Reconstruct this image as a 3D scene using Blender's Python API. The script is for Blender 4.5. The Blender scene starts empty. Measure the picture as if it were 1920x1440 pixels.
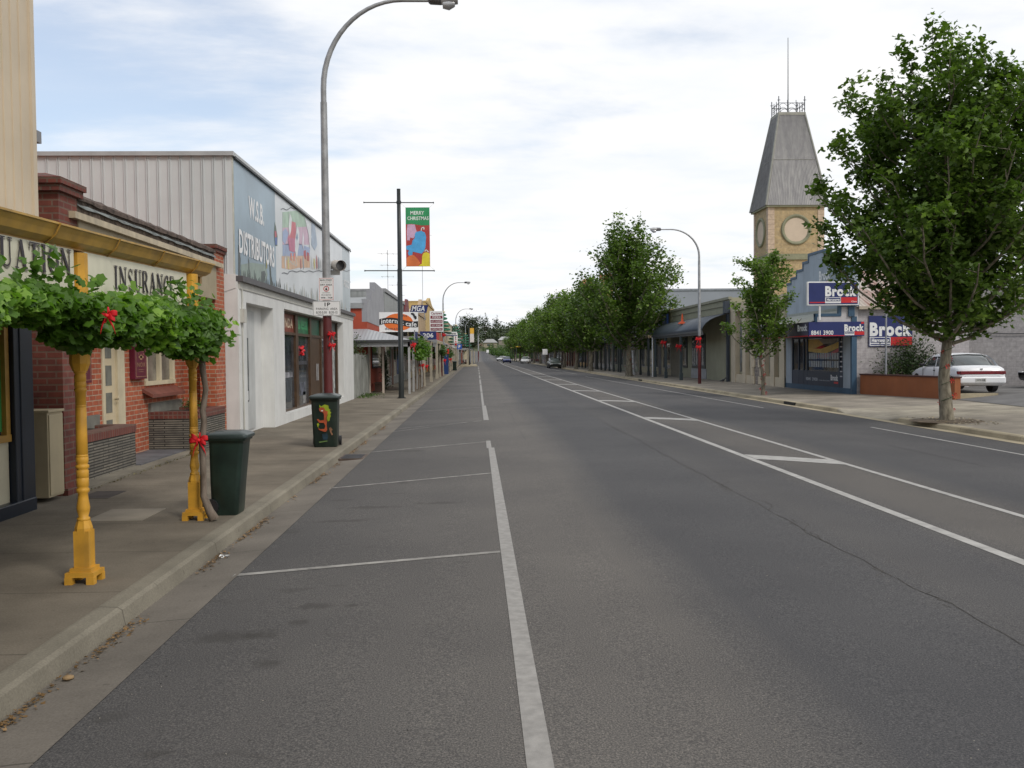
import bpy, math, random
import numpy as np
from mathutils import Vector, Matrix, Euler
R = math.radians
random.seed(7); np.random.seed(7)
scn = bpy.context.scene
col = scn.collection

# ---------------------------------------------------------------- camera
F = 1750.0
CAMH = 1.8
YAW = math.atan(65/F); PITCH = math.atan(55.6/F); ROLL = -0.010
cam_m = Matrix.Rotation(-YAW, 3, 'Z') @ Matrix.Rotation(R(90)-PITCH, 3, 'X') @ Matrix.Rotation(ROLL, 3, 'Z')
cd = bpy.data.cameras.new('camera'); cam = bpy.data.objects.new('camera', cd); col.objects.link(cam)
cam.location = (0, 0, CAMH); cam.rotation_euler = cam_m.to_euler()
cd.sensor_width = 36; cd.lens = F/1920*36; cd.clip_start = 0.05; cd.clip_end = 6000
scn.camera = cam
# ---------------------------------------------------------------- light
SUN_EL, SUN_AZ = R(42), R(140)         # azimuth clockwise from +Y (street direction)
scn.view_settings.view_transform = 'Standard'; scn.view_settings.look = 'None'
scn.view_settings.exposure = 0.12; scn.view_settings.gamma = 1.0; scn.view_settings.use_curve_mapping = False
w = bpy.data.worlds.new('World'); scn.world = w; w.use_nodes = True
nt = w.node_tree; nt.nodes.clear()
def N(t, ty, **kw):
    n = t.nodes.new(ty)
    for k, v in kw.items():
        if k.startswith('_'): setattr(n, k[1:], v)
        else: n.inputs[k.replace('_', ' ')].default_value = v
    return n
def math_n(t, op, a, b=None, c=None):
    n = t.nodes.new('ShaderNodeMath'); n.operation = op
    for i, v in enumerate((a, b, c)):
        if v is None: continue
        if hasattr(v, 'is_output'): t.links.new(v, n.inputs[i])
        else: n.inputs[i].default_value = v
    return n.outputs[0]
sky = nt.nodes.new('ShaderNodeTexSky'); sky.sky_type = 'NISHITA'; sky.sun_disc = False
sky.sun_elevation = SUN_EL; sky.sun_rotation = SUN_AZ; sky.dust_density = 1.5
bg1 = nt.nodes.new('ShaderNodeBackground'); bg1.inputs[1].default_value = 0.15
nt.links.new(sky.outputs[0], bg1.inputs[0])
tc = nt.nodes.new('ShaderNodeTexCoord')
sep = nt.nodes.new('ShaderNodeSeparateXYZ'); nt.links.new(tc.outputs['Generated'], sep.inputs[0])
zz = math_n(nt, 'ADD', math_n(nt, 'MAXIMUM', sep.outputs[2], 0.0), 0.10)
cx = math_n(nt, 'DIVIDE', sep.outputs[0], zz); cy = math_n(nt, 'DIVIDE', sep.outputs[1], zz)
cmb = nt.nodes.new('ShaderNodeCombineXYZ'); nt.links.new(cx, cmb.inputs[0]); nt.links.new(cy, cmb.inputs[1])
mp = nt.nodes.new('ShaderNodeMapping'); nt.links.new(cmb.outputs[0], mp.inputs[0])
mp.inputs['Scale'].default_value = (0.75, 1.0, 1); mp.inputs['Rotation'].default_value = (0, 0, R(-14)); mp.inputs['Location'].default_value = (3.1, 1.7, 0)
n1 = N(nt, 'ShaderNodeTexNoise', Scale=0.8, Detail=9.0, Roughness=0.58, Distortion=0.25); nt.links.new(mp.outputs[0], n1.inputs['Vector'])
n2 = N(nt, 'ShaderNodeTexNoise', Scale=2.6, Detail=6.0, Roughness=0.55); nt.links.new(mp.outputs[0], n2.inputs['Vector'])
# more open sky towards the left of the street
left = math_n(nt, 'MULTIPLY', math_n(nt, 'MAXIMUM', math_n(nt, 'SUBTRACT', math_n(nt, 'MULTIPLY', sep.outputs[0], -1.0), 0.12), 0.0), 0.42)
cov = math_n(nt, 'SUBTRACT', math_n(nt, 'ADD', math_n(nt, 'MULTIPLY', n1.outputs[0], 0.8), math_n(nt, 'MULTIPLY', n2.outputs[0], 0.2)), left)
mr = N(nt, 'ShaderNodeMapRange'); mr.interpolation_type = 'SMOOTHSTEP'
mr.inputs['From Min'].default_value = 0.27; mr.inputs['From Max'].default_value = 0.49; mr.inputs['To Min'].default_value = 0.34; mr.inputs['To Max'].default_value = 1.0
nt.links.new(cov, mr.inputs['Value'])
cr = nt.nodes.new('ShaderNodeValToRGB'); cr.color_ramp.elements[0].position = 0.3; cr.color_ramp.elements[0].color = (0.87, 0.91, 0.97, 1)
cr.color_ramp.elements[1].position = 0.62; cr.color_ramp.elements[1].color = (0.99, 0.985, 0.985, 1)
nt.links.new(n2.outputs[0], cr.inputs[0])
bg2 = nt.nodes.new('ShaderNodeBackground'); bg2.inputs[1].default_value = 0.97
nt.links.new(cr.outputs[0], bg2.inputs[0])
mx = nt.nodes.new('ShaderNodeMixShader'); nt.links.new(mr.outputs[0], mx.inputs[0]); nt.links.new(bg1.outputs[0], mx.inputs[1]); nt.links.new(bg2.outputs[0], mx.inputs[2])
wo = nt.nodes.new('ShaderNodeOutputWorld'); nt.links.new(mx.outputs[0], wo.inputs[0])
sd = bpy.data.lights.new('sun', 'SUN'); sd.energy = 1.4; sd.angle = R(13); sd.color = (1.0, 0.95, 0.88)
sun = bpy.data.objects.new('sun', sd); col.objects.link(sun)
sv = Vector((math.sin(SUN_AZ)*math.cos(SUN_EL), math.cos(SUN_AZ)*math.cos(SUN_EL), math.sin(SUN_EL)))
sun.rotation_euler = sv.to_track_quat('Z', 'Y').to_euler()

# ---------------------------------------------------------------- pixel -> place helpers (photo pixels, 1920 wide)
def ray(px, py): return cam_m @ Vector((px-960, -(py-720), -F))
def onx(px, py, X): d = ray(px, py); t = X/d.x; return (X, d.y*t, CAMH+d.z*t)
def ony(px, py, Y): d = ray(px, py); t = Y/d.y; return (d.x*t, Y, CAMH+d.z*t)
def onz(px, py, Z): d = ray(px, py); t = (Z-CAMH)/d.z; return (d.x*t, d.y*t, Z)

# ---------------------------------------------------------------- materials
def newmat(name):
    m = bpy.data.materials.new(name); m.use_nodes = True; t = m.node_tree
    b = t.nodes['Principled BSDF']; return m, t, b
def ramp(t, src, stops):
    c = t.nodes.new('ShaderNodeValToRGB'); e = c.color_ramp.elements
    while len(e) < len(stops): e.new(0.5)
    for i, (p, cc) in enumerate(stops): e[i].position = p; e[i].color = (*cc, 1)
    t.links.new(src, c.inputs[0]); return c.outputs[0]
def pos(t): return t.nodes.new('ShaderNodeTexCoord').outputs['Object']
def noise(t, vec, s, d=4.0, r=0.55):
    n = N(t, 'ShaderNodeTexNoise', Scale=s, Detail=d, Roughness=r); t.links.new(vec, n.inputs['Vector']); return n.outputs[0]
def bump(t, b, h, st, dist=0.01):
    n = N(t, 'ShaderNodeBump', Strength=st, Distance=dist); t.links.new(h, n.inputs['Height']); t.links.new(n.outputs[0], b.inputs['Normal'])
def mixc(t, fac, a, b, mode='MIX'):
    n = t.nodes.new('ShaderNodeMix'); n.data_type = 'RGBA'; n.blend_type = mode
    for i, v in ((0, fac), (6, a), (7, b)):
        if hasattr(v, 'is_output'): t.links.new(v, n.inputs[i])
        else: n.inputs[i].default_value = v if i == 0 else (*v, 1)
    return n.outputs[2]
_c = {}
def pm(c, rough=0.7, var=0.12, sc=3.0, metal=0.0, bmp=0.0, spec=0.4, dirt=0.0):
    k = (tuple(c), rough, var, sc, metal, bmp, spec, dirt)
    if k in _c: return _c[k]
    m, t, b = newmat('paint'); p = pos(t); n = noise(t, p, sc)
    lo = tuple(x*(1-var*1.6) for x in c); hi = tuple(min(1, x*(1+var)) for x in c)
    o = ramp(t, n, [(0.3, lo), (0.7, hi)])
    if dirt:
        mpn = t.nodes.new('ShaderNodeMapping'); mpn.inputs['Scale'].default_value = (5, 5, 0.6); t.links.new(p, mpn.inputs[0])
        d = noise(t, mpn.outputs[0], 1.2, 6); f = math_n(t, 'MULTIPLY', math_n(t, 'SUBTRACT', d, 0.45), dirt*4)
        f = math_n(t, 'MINIMUM', math_n(t, 'MAXIMUM', f, 0.0), 0.6); o = mixc(t, f, o, (0.13, 0.115, 0.09))
    t.links.new(o, b.inputs['Base Color'])
    b.inputs['Roughness'].default_value = rough; b.inputs['Metallic'].default_value = metal
    b.inputs['Specular IOR Level'].default_value = spec
    if bmp: bump(t, b, noise(t, p, sc*12), bmp)
    _c[k] = m; return m
def wallvec(t):
    s = t.nodes.new('ShaderNodeSeparateXYZ'); t.links.new(pos(t), s.inputs[0])
    c = t.nodes.new('ShaderNodeCombineXYZ'); t.links.new(math_n(t, 'ADD', s.outputs[0], s.outputs[1]), c.inputs[0]); t.links.new(s.outputs[2], c.inputs[1]); return c.outputs[0]
def brick_mat(c1, c2, mortar, bw=0.24, rh=0.086, ms=0.012, scale=1.0, bst=0.5, offs=0.5):
    m, t, b = newmat('brickwork'); v = wallvec(t)
    n = t.nodes.new('ShaderNodeTexBrick'); t.links.new(v, n.inputs['Vector']); n.offset = offs
    n.inputs['Color1'].default_value = (*c1, 1); n.inputs['Color2'].default_value = (*c2, 1); n.inputs['Mortar'].default_value = (*mortar, 1)
    n.inputs['Scale'].default_value = scale; n.inputs['Brick Width'].default_value = bw; n.inputs['Row Height'].default_value = rh
    n.inputs['Mortar Size'].default_value = ms; n.inputs['Mortar Smooth'].default_value = 0.2; n.inputs['Bias'].default_value = -0.1
    o = mixc(t, 0.55, n.outputs['Color'], ramp(t, noise(t, pos(t), 7, 6), [(0.3, (0.55, 0.5, 0.5)), (0.7, (1.25, 1.2, 1.15))]), 'MULTIPLY')
    t.links.new(o, b.inputs['Base Color']); b.inputs['Roughness'].default_value = 0.85
    bump(t, b, math_n(t, 'SUBTRACT', 1.0, n.outputs['Fac']), bst, 0.008); return m
def sheet_mat(c, axis='h', pitch=0.076, c2=None, rough=0.45, strn=0.6):
    """corrugated or ribbed sheet: bump only, ribs run up"""
    m, t, b = newmat('corrugated sheet'); p = pos(t); s = t.nodes.new('ShaderNodeSeparateXYZ'); t.links.new(p, s.inputs[0])
    u = {'h': math_n(t, 'ADD', s.outputs[0], s.outputs[1]), 'x': s.outputs[0], 'y': s.outputs[1]}[axis]
    h = math_n(t, 'SINE', math_n(t, 'MULTIPLY', u, 2*math.pi/pitch))
    mpn = t.nodes.new('ShaderNodeMapping'); mpn.inputs['Scale'].default_value = (2.2, .25, .25) if axis == 'x' else (3, 3, 0.5); t.links.new(p, mpn.inputs[0])
    n = noise(t, mpn.outputs[0], 1.4, 6)
    c2 = c2 or tuple(x*0.72 for x in c)
    t.links.new(ramp(t, n, [(0.38, c2), (0.62, c)]), b.inputs['Base Color']); b.inputs['Roughness'].default_value = rough
    b.inputs['Metallic'].default_value = 0.0
    bump(t, b, h, strn, 0.02); return m
def glass_mat(c=(0.02, 0.025, 0.03), rough=0.04, spec=0.8):
    m, t, b = newmat('window glass'); p = wallvec(t)
    t.links.new(ramp(t, noise(t, p, 1.8, 3), [(0.35, c), (0.62, tuple(x*3+0.01 for x in c))]), b.inputs['Base Color'])
    b.inputs['Roughness'].default_value = rough; b.inputs['Specular IOR Level'].default_value = spec; return m
def asphalt_mat():
    m, t, b = newmat('asphalt'); p = pos(t); s = t.nodes.new('ShaderNodeSeparateXYZ'); t.links.new(p, s.inputs[0])
    big = noise(t, p, 0.35, 5)
    mpn = t.nodes.new('ShaderNodeMapping'); mpn.inputs['Scale'].default_value = (1.0, 0.10, 1); t.links.new(p, mpn.inputs[0])
    streak = noise(t, mpn.outputs[0], 1.3, 5)
    xw = math_n(t, 'ADD', s.outputs[0], math_n(t, 'MULTIPLY', math_n(t, 'SUBTRACT', streak, 0.5), 0.7))
    xr = N(t, 'ShaderNodeMapRange'); xr.inputs['From Min'].default_value = -3; xr.inputs['From Max'].default_value = 11; t.links.new(xw, xr.inputs['Value'])
    X = lambda x: (x+3)/14
    L = (0.132, 0.125, 0.117); D = (0.082, 0.082, 0.085); M_ = (0.114, 0.109, 0.104)
    base = ramp(t, xr.outputs[0], [(X(-2.2), (0.093, 0.09, 0.088)), (X(-0.7), M_), (X(0.6), L), (X(1.25), L), (X(1.9), D), (X(3.2), D), (X(3.5), (0.09, 0.088, 0.088)), (X(4.3), (0.084, 0.083, 0.085)),
                                   (X(5.0), (0.118, 0.111, 0.103)), (X(5.6), (0.122, 0.114, 0.105)), (X(6.6), (0.078, 0.078, 0.081)), (X(8.0), (0.09, 0.088, 0.089)), (X(9.2), (0.08, 0.079, 0.081)), (X(10.7), (0.09, 0.087, 0.085))])
    o = mixc(t, 1.0, base, ramp(t, big, [(0.3, (0.80, 0.80, 0.82)), (0.7, (1.10, 1.09, 1.08))]), 'MULTIPLY')
    grain = noise(t, p, 95, 3, 0.8)
    o = mixc(t, 1.0, o, ramp(t, grain, [(0.32, (0.38, 0.38, 0.40)), (0.5, (0.86, 0.86, 0.86)), (0.68, (1.75, 1.7, 1.62))]), 'MULTIPLY')
    # oil stains in the parking bays and patches of repair
    vo = N(t, 'ShaderNodeTexNoise', Scale=1.0, Detail=4.0); mp2 = t.nodes.new('ShaderNodeMapping'); mp2.inputs['Scale'].default_value = (1.2, 2.4, 1); mp2.inputs['Location'].default_value = (4.7, 2.2, 0); t.links.new(p, mp2.inputs[0]); t.links.new(mp2.outputs[0], vo.inputs['Vector'])
    st = N(t, 'ShaderNodeMapRange'); st.inputs['From Min'].default_value = 0.64; st.inputs['From Max'].default_value = 0.69; t.links.new(vo.outputs[0], st.inputs['Value'])
    lt = math_n(t, 'MULTIPLY', math_n(t, 'LESS_THAN', s.outputs[0], 0.0), 0.5)
    o = mixc(t, math_n(t, 'MULTIPLY', st.outputs[0], lt), o, (0.055, 0.052, 0.048))
    wob = math_n(t, 'MULTIPLY', math_n(t, 'SUBTRACT', noise(t, p, 7, 5, .65), 0.5), 2.6)
    for qx, qy, sx_, sy_ in ((430, 1190, .30, .16), (490, 1186, .16, .12), (590, 1135, .16, .10), (560, 1165, .12, .07), (505, 1240, .10, .13), (660, 1135, .12, .05), (300, 1410, .12, .05), (820, 944, .34, .12), (700, 950, .45, .14), (640, 975, .5, .12), (770, 845, .35, .2)):
        c_ = onz(qx, qy, -.08); dx_ = math_n(t, 'DIVIDE', math_n(t, 'SUBTRACT', s.outputs[0], c_[0]), sx_); dy_ = math_n(t, 'DIVIDE', math_n(t, 'SUBTRACT', s.outputs[1], c_[1]), sy_)
        d_ = math_n(t, 'SQRT', math_n(t, 'ADD', math_n(t, 'MULTIPLY', dx_, dx_), math_n(t, 'MULTIPLY', dy_, dy_)))
        f_ = math_n(t, 'MULTIPLY', math_n(t, 'MINIMUM', math_n(t, 'MAXIMUM', math_n(t, 'MULTIPLY', math_n(t, 'ADD', math_n(t, 'SUBTRACT', 1.0, d_), wob), 1.6), 0.0), 1.0), .5)
        o = mixc(t, math_n(t, 'MULTIPLY', f_, math_n(t, 'LESS_THAN', d_, 1.6)), o, (0.04, 0.037, 0.033))
    t.links.new(o, b.inputs['Base Color']); b.inputs['Roughness'].default_value = 0.88; b.inputs['Specular IOR Level'].default_value = 0.3
    bump(t, b, grain, 0.5, 0.006); return m
def concrete_mat(c, joint=1.5, jc=None, ax=1, stain=0.42):
    m, t, b = newmat('concrete'); p = pos(t); s = t.nodes.new('ShaderNodeSeparateXYZ'); t.links.new(p, s.inputs[0])
    o = ramp(t, noise(t, p, 0.9, 7, 0.6), [(0.3, tuple(x*(1-stain) for x in c)), (0.7, tuple(x*1.12 for x in c))])
    o = mixc(t, 1.0, o, ramp(t, noise(t, p, 70, 3), [(0.3, (0.82, 0.82, 0.82)), (0.7, (1.15, 1.15, 1.15))]), 'MULTIPLY')
    sp_ = noise(t, p, 9, 2); spm = N(t, 'ShaderNodeMapRange'); spm.inputs['From Min'].default_value = 0.70; spm.inputs['From Max'].default_value = 0.74; t.links.new(sp_, spm.inputs['Value']); o = mixc(t, math_n(t, 'MULTIPLY', spm.outputs[0], 0.55), o, tuple(x*0.45 for x in c))
    if joint:
        wob = math_n(t, 'MULTIPLY', math_n(t, 'SUBTRACT', noise(t, p, 3), 0.5), 0.03)
        fr = math_n(t, 'FRACT', math_n(t, 'DIVIDE', math_n(t, 'ADD', math_n(t, 'ADD', s.outputs[ax], 100.0), wob), joint))
        ln = math_n(t, 'LESS_THAN', math_n(t, 'ABSOLUTE', math_n(t, 'SUBTRACT', fr, 0.5)), 0.006/joint*1.3)
        o = mixc(t, math_n(t, 'MULTIPLY', ln, 0.8), o, jc or tuple(x*0.4 for x in c))
    t.links.new(o, b.inputs['Base Color']); b.inputs['Roughness'].default_value = 0.9; b.inputs['Specular IOR Level'].default_value = 0.25
    bump(t, b, noise(t, p, 90, 3), 0.25, 0.004); return m
def leaf_mat(c, c2, trans=0.35):
    m = bpy.data.materials.new('leaves'); m.use_nodes = True; t = m.node_tree; t.nodes.clear()
    a = t.nodes.new('ShaderNodeAttribute'); a.attribute_name = 'tint'
    o = ramp(t, a.outputs['Fac'], [(0.0, tuple(x*0.65 for x in c)), (0.55, c), (1.0, c2)])
    b = t.nodes.new('ShaderNodeBsdfPrincipled'); b.inputs['Roughness'].default_value = 0.45; b.inputs['Specular IOR Level'].default_value = 0.35; t.links.new(o, b.inputs['Base Color'])
    tr = t.nodes.new('ShaderNodeBsdfTranslucent'); t.links.new(mixc(t, 1.0, o, (1.1, 1.3, 0.6), 'MULTIPLY'), tr.inputs[0])
    x = t.nodes.new('ShaderNodeMixShader'); x.inputs[0].default_value = trans; t.links.new(b.outputs[0], x.inputs[1]); t.links.new(tr.outputs[0], x.inputs[2])
    u = t.nodes.new('ShaderNodeOutputMaterial'); t.links.new(x.outputs[0], u.inputs[0]); return m
def bark_mat(c, c2):
    m, t, b = newmat('bark'); p = pos(t); mpn = t.nodes.new('ShaderNodeMapping'); mpn.inputs['Scale'].default_value = (4, 4, 1.4); t.links.new(p, mpn.inputs[0])
    n = noise(t, mpn.outputs[0], 3, 6); t.links.new(ramp(t, n, [(0.35, c), (0.62, c2)]), b.inputs['Base Color']); b.inputs['Roughness'].default_value = 0.9
    bump(t, b, n, 0.5, 0.02); return m

# ---------------------------------------------------------------- objects
def wloc(o):
    v = Vector((0, 0, 0))
    while o is not None: v += o.location; o = o.parent
    return v
def thing(name, label, cat, loc=(0, 0, 0), group=None):
    o = bpy.data.objects.new(name, None); col.objects.link(o); o.location = loc; o.empty_display_size = 0.3
    o['label'] = label; o['category'] = cat
    if group: o['group'] = group
    return o
def tag(o, label, cat, group=None, kind=None):
    if label: o['label'] = label
    if cat: o['category'] = cat
    if group: o['group'] = group
    if kind: o['kind'] = kind
    return o
def struct(o): o['kind'] = 'structure'; return o
def copy_tree(o, parent=None):
    c = o.copy(); col.objects.link(c)
    if parent: c.parent = parent
    for ch in list(o.children): copy_tree(ch, c)
    return c
def place(o, loc, rz=0, label=None, s=None):
    o.location = loc; o.rotation_euler = (0, 0, rz)
    if label: o['label'] = label
    if s: o.scale = s if hasattr(s, '__len__') else (s, s, s)
    return o
LEFTF = ((0, 1, 0), (1, 0, 0)); RIGHTF = ((0, -1, 0), (-1, 0, 0)); CAMF = ((1, 0, 0), (0, -1, 0)); BACKF = ((-1, 0, 0), (0, 1, 0))
class MB:
    def __init__(s): s.v = []; s.f = []; s.sm = []
    def add(s, vs, fs, smooth=False):
        n = len(s.v); s.v += [tuple(x) for x in vs]; s.f += [tuple(i+n for i in f) for f in fs]; s.sm += [smooth]*len(fs); return s
    def box(s, x0, x1, y0, y1, z0, z1):
        x0, x1 = sorted((x0, x1)); y0, y1 = sorted((y0, y1)); z0, z1 = sorted((z0, z1))
        return s.add([(x0, y0, z0), (x1, y0, z0), (x1, y1, z0), (x0, y1, z0), (x0, y0, z1), (x1, y0, z1), (x1, y1, z1), (x0, y1, z1)],
                     [(0, 3, 2, 1), (4, 5, 6, 7), (0, 1, 5, 4), (1, 2, 6, 5), (2, 3, 7, 6), (3, 0, 4, 7)])
    def obox(s, o, fr, u0, u1, v0, v1, w0, w1):
        r, n = Vector(fr[0]), Vector(fr[1]); o = Vector(o); up = Vector((0, 0, 1))
        P = lambda u, v, w_: o+r*u+up*v+n*w_
        return s.add([P(u0, v0, w1), P(u1, v0, w1), P(u1, v1, w1), P(u0, v1, w1), P(u0, v0, w0), P(u1, v0, w0), P(u1, v1, w0), P(u0, v1, w0)],
                     [(0, 1, 2, 3), (4, 7, 6, 5), (0, 4, 5, 1), (1, 5, 6, 2), (2, 6, 7, 3), (3, 7, 4, 0)])
    def opoly(s, o, fr, pts, w0, w1):
        """outline in the frame's own u,v, given thickness from w0 to w1"""
        r, n = Vector(fr[0]), Vector(fr[1]); o = Vector(o); up = Vector((0, 0, 1)); k = len(pts)
        a = sum(pts[i][0]*pts[(i+1) % k][1]-pts[(i+1) % k][0]*pts[i][1] for i in range(k))
        if a < 0: pts = pts[::-1]
        vs = [o+r*u+up*v+n*w1 for u, v in pts]+[o+r*u+up*v+n*w0 for u, v in pts]
        return s.add(vs, [tuple(range(k)), tuple(range(2*k-1, k-1, -1))]+[(i, i+k, (i+1) % k+k, (i+1) % k) for i in range(k)])
    def quad(s, a, b, c, d): return s.add([a, b, c, d], [(0, 1, 2, 3)])
    def tube(s, pts, rad, n=10, caps=True, smooth=True):
        pts = [Vector(p) for p in pts]; k = len(pts); rad = [rad]*k if not hasattr(rad, '__len__') else rad
        vs = []; ref = Vector((0.123, 0.05, 0.99))
        for i, p in enumerate(pts):
            d = (pts[min(i+1, k-1)]-pts[max(i-1, 0)]).normalized()
            if i == 0:
                a = d.cross(ref if abs(d.dot(ref)) < 0.95 else Vector((1, 0, 0))).normalized()
            else: a = (a-d*a.dot(d)).normalized()
            b = d.cross(a)
            for j in range(n):
                q = 2*math.pi*j/n; vs.append(p+(a*math.cos(q)+b*math.sin(q))*rad[i])
        fs = [(i*n+j, i*n+(j+1) % n, (i+1)*n+(j+1) % n, (i+1)*n+j) for i in range(k-1) for j in range(n)]
        s.add(vs, fs, smooth)
        if caps: s.add(vs[:n], [tuple(range(n-1, -1, -1))]); s.add(vs[-n:], [tuple(range(n))])
        return s
    def lathe(s, c, prof, n=20, smooth=True):
        vs = []; c = Vector(c)
        for r_, z in prof:
            for j in range(n): q = 2*math.pi*j/n; vs.append((c.x+r_*math.cos(q), c.y+r_*math.sin(q), c.z+z))
        fs = [(i*n+j, i*n+(j+1) % n, (i+1)*n+(j+1) % n, (i+1)*n+j) for i in range(len(prof)-1) for j in range(n)]
        s.add(vs, fs, smooth); s.add(vs[:n], [tuple(range(n-1, -1, -1))]); s.add(vs[-n:], [tuple(range(n))]); return s
    def loft(s, rings, smooth=True, caps=True):
        n = len(rings[0]); vs = [v for r_ in rings for v in r_]
        s.add(vs, [(i*n+j, i*n+(j+1) % n, (i+1)*n+(j+1) % n, (i+1)*n+j) for i in range(len(rings)-1) for j in range(n)], smooth)
        if caps: s.add(rings[0], [tuple(range(n-1, -1, -1))]); s.add(rings[-1], [tuple(range(n))])
        return s
    def build(s, name, mat, parent=None, bev=0.0):
        me = bpy.data.meshes.new(name); L = wloc(parent) if parent else Vector((0, 0, 0))
        me.from_pydata([(x-L.x, y-L.y, z-L.z) for x, y, z in s.v], [], s.f); me.materials.append(mat)
        me.polygons.foreach_set('use_smooth', s.sm); me.update()
        o = bpy.data.objects.new(name, me); col.objects.link(o)
        if parent: o.parent = parent
        if bev:
            b = o.modifiers.new('bevel', 'BEVEL'); b.width = bev; b.segments = 2; b.limit_method = 'ANGLE'; b.angle_limit = R(40)
        return o
def text_geo(txt, bold=0.02, shear=0.0, space=1.0):
    space = space+bold*2.2; bold = min(bold, .05)
    cu = bpy.data.curves.new('t', 'FONT'); cu.body = txt; cu.offset = bold; cu.shear = shear; cu.resolution_u = 3; cu.space_character = space
    o = bpy.data.objects.new('t', cu); col.objects.link(o); dg = bpy.context.evaluated_depsgraph_get(); dg.update()
    me = bpy.data.meshes.new_from_object(o.evaluated_get(dg)); bpy.data.objects.remove(o)
    vs = np.array([v.co[:2] for v in me.vertices]); fs = [tuple(p.vertices) for p in me.polygons]
    bpy.data.meshes.remove(me); vs -= vs.min(0); vs /= np.maximum(vs.max(0), 1e-6); return vs, fs
def lettering(txt, o, fr, u0, u1, v0, v1, w, mat, parent, bold=0.02, shear=0.0, name='lettering', space=1.0, wave=None):
    vs, fs = text_geo(txt, bold, shear, space); r, n = Vector(fr[0]), Vector(fr[1]); o = Vector(o); up = Vector((0, 0, 1))
    mb = MB(); mb.add([o+r*(u0+a*(u1-u0))+up*(v0+b*(v1-v0)+(wave(u0+a*(u1-u0)) if wave else 0))+n*w for a, b in vs], fs); return mb.build(name, mat, parent)

WHITE = pm((0.78, 0.78, 0.77), 0.5, 0.05); BLACKP = pm((0.02, 0.02, 0.022), 0.5, 0.1)
YEL = pm((0.60, 0.31, 0.03), 0.5, 0.16, 5, dirt=0.22); YELD = pm((0.36, 0.20, 0.035), 0.5, 0.15, 4, dirt=0.2)
GALV = pm((0.33, 0.335, 0.34), 0.45, 0.16, 6, metal=0.35); MAROON = pm((0.11, 0.022, 0.022), 0.45, 0.15); DARKP = pm((0.018, 0.022, 0.022), 0.4, 0.1)
REDBOW = pm((0.62, 0.012, 0.018), 0.5, 0.25, 9); CREAM = pm((0.60, 0.52, 0.36), 0.6, 0.08, dirt=0.1); NAVY = pm((0.012, 0.018, 0.03), 0.35, 0.15)
GREYW = pm((0.50, 0.51, 0.50), 0.75, 0.09, 1.5, bmp=0.1, dirt=0.14); OFFW = pm((0.66, 0.66, 0.64), 0.7, 0.05, 2, dirt=0.10)
GLASS = glass_mat(); GLASSL = glass_mat((0.05, 0.06, 0.065), 0.08, 0.7)
BRICK = brick_mat((0.44, 0.115, 0.05), (0.32, 0.072, 0.034), (0.42, 0.31, 0.22), ms=0.009)
BRICKD = brick_mat((0.16, 0.042, 0.028), (0.11, 0.03, 0.024), (0.15, 0.09, 0.07), bw=0.086, rh=0.24, offs=0.0)
SLATE = brick_mat((0.20, 0.185, 0.15), (0.12, 0.115, 0.10), (0.03, 0.028, 0.024), bw=0.55, rh=0.042, ms=0.009, bst=1.0, offs=0.37)
STONE = brick_mat((0.46, 0.35, 0.19), (0.37, 0.28, 0.155), (0.40, 0.32, 0.20), bw=0.5, rh=0.24, ms=0.012, bst=0.4, offs=0.41)

# ---------------------------------------------------------------- ground, road, footpaths
RX = [(-2.12, -0.10), (0.26, -0.06), (2.6, -0.02), (5.2, 0.0), (7.8, -0.02), (10.8, -0.085)]
def rise(y): y = min(y, 450); return 0.0001*max(0, y-265)**2
def shift(y): return -0.00009*max(0, y-215)**2
def zr(x, y=0):
    x -= shift(y)
    for (a, za), (b, zb) in zip(RX, RX[1:]):
        if x <= b or b == RX[-1][0]: return za+(zb-za)*(x-a)/(b-a)+rise(y)
ys = [-12, 0, 10, 20, 30, 40, 60, 80, 100, 130, 160, 200, 230, 250, 270, 290, 310, 330, 350, 370, 390, 410, 430, 450, 470, 490, 520]
def strip(name, prof, mat, y0=-12, y1=450, follow=True):
    """lengthwise sheet following a cross-profile [(x,z),...]"""
    yy = sorted({y for y in ys if y0 < y < y1} | {y0, y1}); mb = MB(); k = len(prof)
    vs = [(x+shift(y), y, z+rise(y)) for y in yy for x, z in prof]
    mb.add(vs, [(i*k+j, i*k+j+1, (i+1)*k+j+1, (i+1)*k+j) for i in range(len(yy)-1) for j in range(k-1)], False)
    return struct(mb.build(name, mat))
def hill(x, y):
    t = min(1, max(0, (y-430)/420)); s = t*t*(3-2*t)
    return -0.45+s*(11.5+2.5*math.sin(x*0.012+1)+1.5*math.sin(x*0.031)+1*math.sin(y*0.02))+rise(min(y, 460))*(1 if y > 250 else 0)
GRASS = pm((0.075, 0.085, 0.03), 0.95, 0.35, 0.05)
mb = MB(); gx = np.concatenate([np.linspace(-900, -60, 14), np.linspace(-40, 60, 6), np.linspace(90, 900, 13)]); gy = np.concatenate([[-300, -50, 50, 150, 250], np.linspace(290, 1000, 36), [1300, 2500, 4500]])
mb.add([(x, y, hill(x, y)) for y in gy for x in gx], [(i*len(gx)+j, i*len(gx)+j+1, (i+1)*len(gx)+j+1, (i+1)*len(gx)+j) for i in range(len(gy)-1) for j in range(len(gx)-1)], True)
struct(mb.build('ground', GRASS))
ASPH = asphalt_mat(); PATH = concrete_mat((0.195, 0.168, 0.130), 1.5); KERBM = concrete_mat((0.235, 0.212, 0.165), 2.4, stain=0.35); GUTM = concrete_mat((0.185, 0.165, 0.14), 2.4, stain=0.35)
PATHR = concrete_mat((0.30, 0.265, 0.215), 1.8); KERBR = concrete_mat((0.42, 0.36, 0.25), 2.4, stain=0.4)
strip('road', RX, ASPH)
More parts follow.
